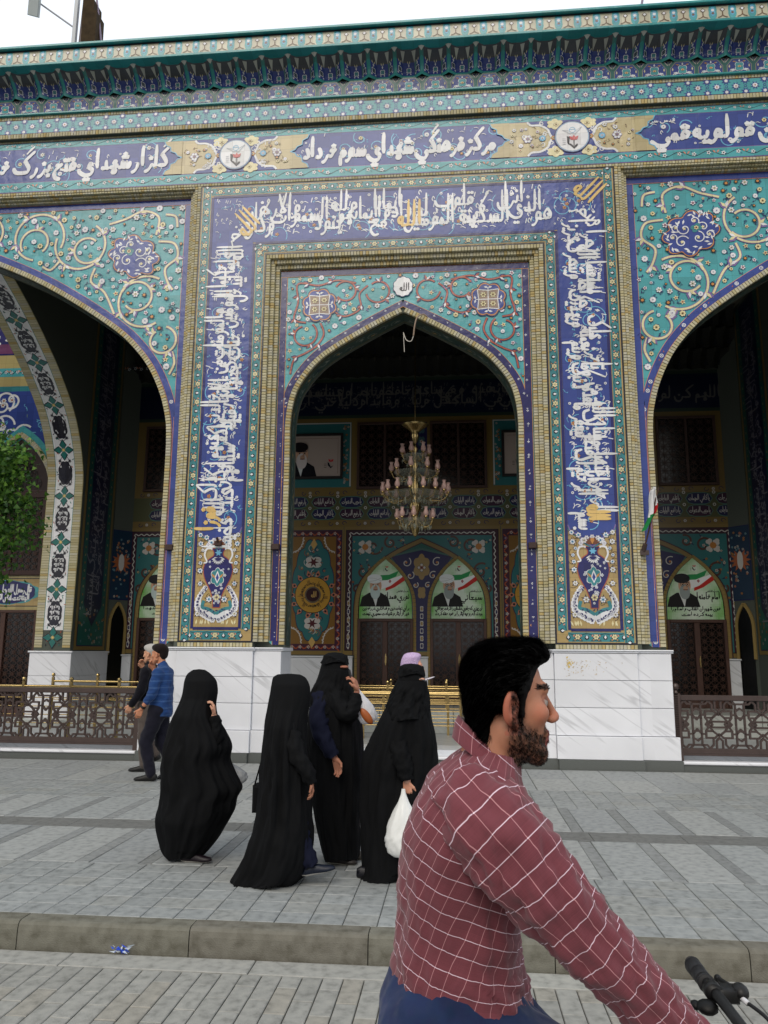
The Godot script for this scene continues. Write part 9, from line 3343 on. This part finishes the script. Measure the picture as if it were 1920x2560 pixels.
func cyclist() -> void:
	var t := thing("person", "bearded man in a maroon checked shirt riding a bicycle past in the foreground", "person")
	var nz := FastNoiseLite.new()
	nz.frequency = 60.0
	nz.fractal_octaves = 2
	var nz2 := FastNoiseLite.new()
	nz2.frequency = 14.0
	var hb := Basis(Vector3.UP, 0.17) * Basis(Vector3(0, 0, 1), 0.03)
	var hx := Transform3D(hb * Basis.from_scale(Vector3(0.87, 1.02, 0.96)), Vector3(0.925, 1.512, 10.035))
	var beard := func(p: Vector3) -> float:
		var line_ := -0.030 - maxf(p.x - 0.0, 0.0) * 0.42
		var b := smoothstep(0.012, -0.012, p.y - line_) * smoothstep(-0.035, -0.005, p.x)
		if p.x > 0.075 and p.y > -0.062 and p.y < -0.046:
			b = maxf(b, 0.85)   # moustache
		if p.x > 0.055 and p.y > -0.062:
			b *= 0.25 if not (p.x > 0.075 and p.y < -0.046) else 1.0
		b *= smoothstep(-0.150, -0.118, p.y) * 1.0
		if absf(p.z) > 0.048 and p.x > -0.012 and p.x < 0.03 and p.y > -0.06 and p.y < 0.04:
			b = maxf(b, smoothstep(0.032, 0.016, p.x))   # sideburn
		return clampf(b, 0.0, 1.0)
	var face := func(p: Vector3, n: Vector3) -> Color:
		var c := lin(164, 114, 90) * (1.0 + 0.10 * nz2.get_noise_3dv(p * 3.0))
		c = c.lerp(lin(196, 106, 90), 0.35 * smoothstep(0.03, 0.0, p.distance_to(Vector3(0.112, -0.036, 0))))
		c = c.lerp(lin(198, 108, 86), 0.30 * smoothstep(0.035, 0.0, Vector2(p.x - 0.062, p.y + 0.022).length()))
		if absf(p.z) > 0.068 and p.x < 0.02 and p.y > -0.06 and p.y < 0.03:
			c = lin(164, 98, 78)   # ear
		var e := p.distance_to(Vector3(0.078, -0.002, signf(p.z) * 0.031))
		if e < 0.0138 and p.x > 0.078:
			c = lin(150, 140, 132)
			if Vector2(p.y + 0.002, absf(p.z) - 0.031).length() < 0.0075:
				c = lin(26, 18, 15)
			if p.y > 0.0025 or p.y < -0.0085:
				c = lin(112, 70, 56)
		elif e < 0.019 and p.x > 0.07:
			c = c.lerp(lin(110, 68, 56), 0.55)
		if p.x > 0.058 and p.y > 0.021 and p.y < 0.034 and absf(p.z) > 0.010 and absf(p.z) < 0.052:
			c = c.lerp(lin(28, 22, 22), 0.9)
		var b: float = beard.call(p)
		c = c.lerp(lin(30, 22, 20), b * clampf(0.74 + 0.5 * nz.get_noise_3dv(p), 0.0, 0.95))
		if p.x > 0.078 and absf(p.z) < 0.023 and p.y < -0.0565 and p.y > -0.088:
			c = lin(142, 84, 80).lerp(lin(80, 42, 42), smoothstep(0.0035, 0.0, absf(p.y + 0.0705)))
		return c
	var s := Flesh.new()
	var f := Field.new()
	head_field(f)
	f.cap(Vector3(-0.03, -0.06, 0), Vector3(-0.055, -0.16, 0), 0.056, 0.062, 0.03)
	s.add(f, 0.0036, face, hx)
	var headskin := s
	var nhead := s.v.size()
	f = Field.new()
	var nk := Vector3(0.885, 1.41, 10.02)
	var hip := Vector3(0.80, 0.87, 9.95)
	f.cap(Vector3(0.87, 1.36, 10.01), nk + Vector3(0.015, 0.03, 0), 0.058, 0.054, 0.03)
	f.cap(hip, Vector3(0.83, 1.22, 9.98), 0.095, 0.10, 0.06)
	var shR := Vector3(0.865, 1.305, 10.13)
	var elR := Vector3(1.008, 1.155, 10.170)
	var wrR := Vector3(1.24, 0.925, 10.11)
	var shL := Vector3(0.865, 1.305, 9.84)
	var elL := Vector3(0.86, 1.05, 9.76)
	var wrL := Vector3(0.87, 0.88, 9.82)
	for a in [[shR, elR, wrR], [shL, elL, wrL]]:
		f.cap(Vector3(0.85, 1.30, 9.98), a[0], 0.07, 0.055, 0.04)
		f.cap(a[0], a[1], 0.052, 0.044, 0.03)
		f.cap(a[1], a[2], 0.042, 0.029, 0.02)
	for g in [[Vector3(0.80, 0.87, 10.04), Vector3(1.20, 0.74, 10.09), Vector3(1.06, 0.32, 10.07)], [Vector3(0.80, 0.87, 9.86), Vector3(1.16, 0.58, 9.84), Vector3(0.98, 0.18, 9.84)]]:
		f.cap(g[0], g[1], 0.085, 0.058, 0.03)
		f.cap(g[1], g[2], 0.055, 0.036, 0.02)
	s.add(f, 0.014, skin_col(lin(186, 124, 96)))
	f = Field.new()
	hand_field(f, Vector3(1.265, 0.905, 10.11), Vector3(1.0, -0.12, 0.0), Vector3(0.0, -1.0, 0), Vector3(0.1, 0.0, -1.0), 1.05, 1.15)
	hand_field(f, wrL, Vector3(0.5, -1.0, 0.1), Vector3(0.0, -1.0, 0), Vector3(0, 0.1, 1.0), 1.05, 0.5)
	s.add(f, 0.0045, skin_col(lin(190, 126, 96)))
	put("body", s.mesh(), M.skin, t)
	# beard hairs
	var hm := mat("hair_black", Color.WHITE, 0.75, true, 0.22)
	var inv := hx.affine_inverse()
	var dark := [lin(18, 15, 15), lin(26, 21, 20), lin(36, 29, 27), lin(14, 12, 12)]
	var head_only := Flesh.new()
	head_only.v = headskin.v.slice(0, nhead)
	head_only.n = headskin.n.slice(0, nhead)
	put("beard", strands(head_only, 7000, func(p, _n): return rng.randf() < beard.call(inv * p) - 0.45, func(p, _n): return Vector3(0.35, -1.0, 0.0), 0.0055, 0.00032, 0.0010, dark), hm, t)
	put("eyebrows", strands(head_only, 420, func(p, _n):
		var q: Vector3 = inv * p
		return q.x > 0.055 and q.y > 0.022 and q.y < 0.033 and absf(q.z) > 0.010 and absf(q.z) < 0.052, func(p, _n): return Vector3(-0.6, 0.15, signf((inv * p).z)), 0.010, 0.0006, 0.0015, dark), hm, t)
	# hair: a full, swept-back cap
	var hs := Flesh.new()
	f = Field.new()
	f.ell(Vector3(-0.014, 0.052, 0), Vector3(0.094, 0.074, 0.078), 0.02)
	f.ell(Vector3(0.052, 0.094, 0), Vector3(0.052, 0.032, 0.058), 0.025)
	f.ell(Vector3(0.083, 0.090, 0.0), Vector3(0.018, 0.021, 0.042), 0.015)
	f.ell(Vector3(-0.066, 0.005, 0), Vector3(0.038, 0.075, 0.066), 0.025)
	f.ell(Vector3(-0.066, -0.070, 0), Vector3(0.028, 0.046, 0.050), 0.02)
	for sg in [1.0, -1.0]:
		f.ell(Vector3(-0.02, 0.03, 0.064 * sg), Vector3(0.058, 0.048, 0.016), 0.02)
		f.ell(Vector3(0.016, -0.002, 0.064 * sg), Vector3(0.009, 0.045, 0.006), 0.008)
		f.ell(Vector3(-0.003, -0.022, 0.092 * sg), Vector3(0.032, 0.046, 0.030), 0.008, null, true)
	f.ell(Vector3(0.108, -0.012, 0), Vector3(0.082, 0.086, 0.14), 0.012, null, true)
	var hn := FastNoiseLite.new()
	hn.frequency = 30.0
	hn.fractal_octaves = 3
	hs.add(f, 0.0045, skin_col(lin(15, 13, 14)), hx, hn, 0.004)
	var hair := put("hair", hs.mesh(), hm, t)
	put("locks", strands(hs, 22000, func(p, _n):
		var q: Vector3 = inv * p
		return Vector3((q.x - 0.108) / 0.092, (q.y + 0.012) / 0.095, 0.0).length() > 1.0, func(p, n):
		var q: Vector3 = inv * p
		return Vector3(-1.0, 0.5 if q.x > 0.05 else (-0.2 if q.x > -0.04 else -1.0), 0.0), 0.022, 0.00034, 0.0022, [lin(18, 16, 17), lin(24, 21, 22), lin(34, 31, 33), lin(13, 11, 12)]), hm, hair)
	# checked shirt
	var ck := mat("checked_cloth", Color.WHITE, 0.78, false, 0.25)
	ck.albedo_texture = check_image()
	ck.rim_enabled = true
	ck.rim = 0.3
	var rows := [[1.424, 0.852, 0.932, 10.02, 0.055, 0.0], [1.402, 0.815, 0.942, 10.012, 0.105, 0.0], [1.372, 0.779, 0.950, 10.005, 0.155, 0.0], [1.334, 0.751, 0.954, 10.0, 0.185, 0.0], [1.267, 0.717, 0.957, 9.992, 0.192, 0.0], [1.191, 0.703, 0.952, 9.98, 0.182, 0.0], [1.096, 0.695, 0.946, 9.966, 0.172, 0.0], [1.001, 0.689, 0.948, 9.952, 0.174, 0.08], [0.925, 0.684, 0.966, 9.945, 0.180, 0.20], [0.845, 0.681, 0.972, 9.94, 0.184, 0.42], [0.74, 0.680, 0.976, 9.94, 0.186, 0.80], [0.70, 0.680, 0.978, 9.94, 0.187, 0.92]]
	var nc := FastNoiseLite.new()
	nc.seed = 12
	nc.frequency = 1.0
	nc.fractal_octaves = 3
	var st := SurfaceTool.new()
	st.begin(Mesh.PRIMITIVE_TRIANGLES)
	st.set_smooth_group(0)
	var seg := 120
	var sub := 9
	var ln := 0.0
	var prevc := Vector3()
	var nr := 0
	for i in rows.size() - 1:
		for j in sub + (1 if i == rows.size() - 2 else 0):
			var u := float(j) / sub
			var q := []
			for e in 6:
				q.append(cubic_interpolate(rows[i][e], rows[i + 1][e], rows[maxi(i - 1, 0)][e], rows[mini(i + 2, rows.size() - 1)][e], u))
			var cc := Vector3((q[1] + q[2]) * 0.5, q[0], q[3])
			if nr > 0:
				ln += cc.distance_to(prevc)
			prevc = cc
			nr += 1
			var rx: float = (q[2] - q[1]) * 0.5
			for k in seg + 1:
				var a := TAU * k / seg
				var low := smoothstep(1.22, 1.0, q[0]) * smoothstep(0.74, 0.90, q[0])
				var w := 0.010 * smoothstep(0.70, 0.85, q[0]) * nc.get_noise_3d(cos(a) * 1.6, q[0] * 4.0, sin(a) * 1.6)
				w += low * 0.022 * (absf(nc.get_noise_3d(cos(a) * 0.9 + 3.0, q[0] * 11.0 + cos(a) * 1.5, sin(a) * 0.9)) - 0.22)
				w += 0.010 * (absf(nc.get_noise_3d(cos(a) * 2.5 + q[0] * 9.0, q[0] * 5.0, sin(a) * 2.5)) - 0.2)
				var ca := signf(cos(a)) * pow(absf(cos(a)), 0.85)
				var sa := signf(sin(a)) * pow(absf(sin(a)), 0.9)
				st.set_uv(Vector2(a * 0.165 / 0.14 - 0.45 * ln / 0.14, ln / 0.14 + 0.30 * a * 0.165 / 0.14))
				st.add_vertex(cc + Vector3(ca * (rx + w), ca * rx * q[5] * 0.9, sa * (q[4] + w)))
	for i in nr - 1:
		for k in seg:
			var a := i * (seg + 1) + k
			var b := a + 1
			for q in [a, b, b + seg + 1, a, b + seg + 1, a + seg + 1]:
				st.add_index(q)
	st.generate_normals()
	var shirt := put("shirt", st.commit(), ck, t)
	tube_cloth(shirt, "sleeve", PackedVector3Array([Vector3(0.832, 1.335, 10.09), Vector3(0.876, 1.298, 10.142), Vector3(0.938, 1.235, 10.168), Vector3(1.008, 1.152, 10.172), Vector3(1.10, 1.058, 10.155), Vector3(1.19, 0.968, 10.125), Vector3(1.245, 0.918, 10.112)]), PackedFloat32Array([0.070, 0.088, 0.080, 0.068, 0.060, 0.050, 0.043]), ck, 41)
	tube_cloth(shirt, "sleeve", PackedVector3Array([Vector3(0.84, 1.335, 9.90), Vector3(0.865, 1.28, 9.84), Vector3(0.865, 1.16, 9.79), Vector3(0.86, 1.06, 9.77), Vector3(0.865, 0.97, 9.79), Vector3(0.87, 0.89, 9.815)]), PackedFloat32Array([0.07, 0.082, 0.074, 0.064, 0.054, 0.045]), ck, 43)
	# collar: stand and fold
	st = SurfaceTool.new()
	st.begin(Mesh.PRIMITIVE_TRIANGLES)
	st.set_smooth_group(0)
	var cn := 48
	for r in 5:
		for k in cn + 1:
			var a := lerpf(-2.85, 2.85, float(k) / cn) + PI   # open at the throat (+x)
			var rad_: float = [0.060, 0.062, 0.066, 0.074, 0.080][r]
			var yy: float = [-0.025, 0.008, 0.022, 0.008, -0.022][r]
			var front := maxf(0.0, cos(a))
			var p := Vector3(0.887, 1.418, 10.02) + Vector3(cos(a) * rad_ * 0.95, yy - 0.052 * (cos(a) + 0.2) - (0.022 * front * (r - 2) if r > 2 else 0.0), sin(a) * rad_ * 1.05)
			st.set_uv(Vector2(a * 0.075 / 0.14, r * 0.028 / 0.14))
			st.add_vertex(p)
	for r in 4:
		for k in cn:
			var a := r * (cn + 1) + k
			for q in [a, a + 1, a + cn + 2, a, a + cn + 2, a + cn + 1]:
				st.add_index(q)
	st.generate_normals()
	put("collar", st.commit(), ck, shirt)
	# jeans
	s = Flesh.new()
	f = Field.new()
	f.cap(Vector3(0.80, 0.87, 9.88), Vector3(0.80, 0.87, 10.03), 0.135, 0.135, 0.06)
	f.cap(Vector3(0.80, 0.90, 9.95), Vector3(0.82, 1.0, 9.95), 0.13, 0.125, 0.05)
	for g in [[Vector3(0.82, 0.86, 10.04), Vector3(1.20, 0.75, 10.09), Vector3(1.06, 0.32, 10.07)], [Vector3(0.82, 0.86, 9.86), Vector3(1.16, 0.58, 9.84), Vector3(0.98, 0.18, 9.84)]]:
		f.cap(g[0], g[1], 0.122, 0.086, 0.05)
		f.cap(g[1], g[2], 0.084, 0.064, 0.03)
	var jn := FastNoiseLite.new()
	jn.frequency = 16.0
	jn.fractal_octaves = 3
	s.add(f, 0.012, func(p: Vector3, _n: Vector3): return lin(34, 46, 78) * (1.0 + 0.5 * jn.get_noise_3dv(p * 0.6)), Transform3D(), jn, 0.008)
	put("jeans", s.mesh(), M.cloth_any, t)
	var so := Sol.new()
	shoe(t, Vector3(1.0, 0.235, 10.07), Vector3(1, -0.1, 0), Vector3.UP, lin(40, 40, 44), lin(150, 150, 150), 1.05)
	shoe(t, Vector3(0.93, 0.085, 9.84), Vector3(1, -0.05, 0), Vector3.UP, lin(40, 40, 44), lin(150, 150, 150), 1.05)

func bicycle() -> void:
	var t := thing("bicycle", "dark bicycle ridden by the man in the checked shirt, black grip and brake lever showing", "bicycle")
	var blk := lin(24, 24, 27)
	var s := Sol.new()
	for w in [["wheel", 0.44], ["wheel", 1.66]]:
		s = Sol.new()
		s.col = lin(18, 18, 18)
		var p := PackedVector3Array()
		for k in 41:
			p.append(Vector3(w[1] + cos(TAU * k / 40) * 0.315, 0.18 + sin(TAU * k / 40) * 0.315, 9.95))
		s.tube(p, 0.018, -1, 8, false)
		var wn := put("wheel", s.mesh(true), M.black_rubber, t)
		s = Sol.new()
		s.col = lin(170, 170, 174)
		p = PackedVector3Array()
		for k in 41:
			p.append(Vector3(w[1] + cos(TAU * k / 40) * 0.295, 0.18 + sin(TAU * k / 40) * 0.295, 9.95))
		s.tube(p, 0.010, -1, 6, false)
		for k in 24:
			s.tube(PackedVector3Array([Vector3(w[1], 0.18, 9.95 + (0.03 if k % 2 else -0.03)), Vector3(w[1] + cos(TAU * k / 24) * 0.29, 0.18 + sin(TAU * k / 24) * 0.29, 9.95)]), 0.0012, -1, 4, false)
		s.tube(PackedVector3Array([Vector3(w[1], 0.18, 9.90), Vector3(w[1], 0.18, 10.0)]), 0.018, -1, 10)
		put("rim", s.mesh(true), M.metalgrey, wn)
	s = Sol.new()
	s.col = lin(40, 42, 60)
	for q in [[0.44, 0.18, 0.80, 0.60, 0.010], [0.44, 0.18, 0.95, 0.14, 0.012], [0.95, 0.14, 0.78, 0.68, 0.016], [0.95, 0.14, 1.46, 0.62, 0.018], [0.80, 0.60, 1.43, 0.70, 0.016], [1.42, 0.76, 1.49, 0.56, 0.020], [1.49, 0.56, 1.66, 0.18, 0.014]]:
		s.tube(PackedVector3Array([Vector3(q[0], q[1], 9.95), Vector3(q[2], q[3], 9.95)]), q[4], -1, 10)
	put("frame", s.mesh(true), M.paint, t)
	s = Sol.new()
	s.col = blk
	s.ell(Vector3(0.76, 0.72, 9.95), Vector3(0.13, 0.03, 0.07), 14, 8)
	put("saddle", s.mesh(true), M.black_rubber, t)
	s = Sol.new()
	s.col = blk
	s.tube(PackedVector3Array([Vector3(0.95, 0.14, 9.84), Vector3(0.95, 0.14, 10.07)]), 0.02, -1, 10)
	s.tube(PackedVector3Array([Vector3(0.95, 0.14, 10.04), Vector3(1.07, 0.24, 10.04)]), 0.012, -1, 8)
	s.tube(PackedVector3Array([Vector3(0.95, 0.14, 9.87), Vector3(0.90, 0.02, 9.87)]), 0.012, -1, 8)
	put("crank", s.mesh(true), M.metalgrey, t)
	s = Sol.new()
	s.col = blk
	s.tube(curve3(PackedVector3Array([Vector3(1.385, 0.865, 9.60), Vector3(1.388, 0.868, 9.72), Vector3(1.40, 0.855, 9.82), Vector3(1.415, 0.835, 9.88), Vector3(1.415, 0.835, 10.0), Vector3(1.40, 0.855, 10.06), Vector3(1.385, 0.868, 10.16), Vector3(1.383, 0.868, 10.28)]), 5), 0.0125, -1, 12)
	s.tube(PackedVector3Array([Vector3(1.415, 0.835, 9.94), Vector3(1.42, 0.75, 9.95)]), 0.022, -1, 10)
	put("handlebar", s.mesh(true), M.paint, t)
	for g in [[9.575, 9.70], [10.18, 10.30]]:
		s = Sol.new()
		s.col = Color.WHITE
		var z0: float = g[0]
		var z1: float = g[1]
		var pr := [[0.0, 0.010], [0.004, 0.0165], [0.014, 0.0195], [0.06, 0.0185], [0.10, 0.0180], [0.118, 0.0195], [0.125, 0.0195]]
		for i in pr.size() - 1:
			s.tube(PackedVector3Array([Vector3(1.386, 0.866, lerpf(z0, z1, pr[i][0] / 0.125)), Vector3(1.386, 0.867, lerpf(z0, z1, pr[i + 1][0] / 0.125))]), pr[i][1], pr[i + 1][1], 16)
		put("grip", s.mesh(true), M.black_rubber, t)
	for zz in [9.735, 10.14]:
		s = Sol.new()
		s.col = blk
		s.tube(PackedVector3Array([Vector3(1.387, 0.867, zz - 0.012), Vector3(1.387, 0.867, zz + 0.014)]), 0.020, -1, 14)
		s.tf = Transform3D(Basis(Vector3(0, 1, 0), 0.0), Vector3(1.415, 0.862, zz))
		s.cbox(Vector3(-0.02, -0.016, -0.018), Vector3(0.026, 0.016, 0.018), 0.006)
		s.ell(Vector3(0.030, 0.006, 0.0), Vector3(0.020, 0.018, 0.024), 10, 7)
		s.tf = Transform3D()
		var dz := -1.0 if zz < 9.95 else 1.0
		s.tube(curve3(PackedVector3Array([Vector3(1.435, 0.860, zz), Vector3(1.452, 0.855, zz + 0.03 * dz), Vector3(1.446, 0.848, zz + 0.09 * dz), Vector3(1.438, 0.845, zz + 0.13 * dz)]), 5), 0.0075, 0.006, 8)
		s.ell(Vector3(1.438, 0.845, zz + 0.132 * dz), Vector3(0.009, 0.009, 0.011), 8, 6)
		put("brake_lever", s.mesh(true), M.paint, t)
		s = Sol.new()
		s.col = blk
		s.tf = Transform3D(Basis(Vector3(1, 0, 0), 0.2), Vector3(1.365, 0.845, zz + 0.03))
		s.ell(Vector3(), Vector3(0.024, 0.014, 0.022), 10, 7)
		s.ell(Vector3(-0.022, -0.004, -0.012), Vector3(0.012, 0.009, 0.014), 8, 6)
		put("shifter", s.mesh(true), M.black_rubber, t)
		s = Sol.new()
		s.col = lin(200, 200, 204)
		s.tube(PackedVector3Array([Vector3(1.442, 0.862, zz + 0.012), Vector3(1.450, 0.858, zz + 0.035)]), 0.006, -1, 8)
		s.col = blk
		s.tube(curve3(PackedVector3Array([Vector3(1.450, 0.858, zz + 0.03), Vector3(1.475, 0.845, zz + 0.10), Vector3(1.485, 0.79, zz + 0.16), Vector3(1.47, 0.68, zz + 0.18), Vector3(1.46, 0.60, 9.95)]), 6), 0.0042, -1, 7)
		put("brake_cable", s.mesh(true), M.paint, t)

func rest_of_scene() -> void:
	ground()
	porch()
	side_wing()
	things_on_porch()
	var ca := mat("cloth_any", Color.WHITE, 0.82, true, 0.25)
	ca.rim_enabled = true
	ca.rim = 0.2
	women()
	walking_men()
	cyclist()
	bicycle()
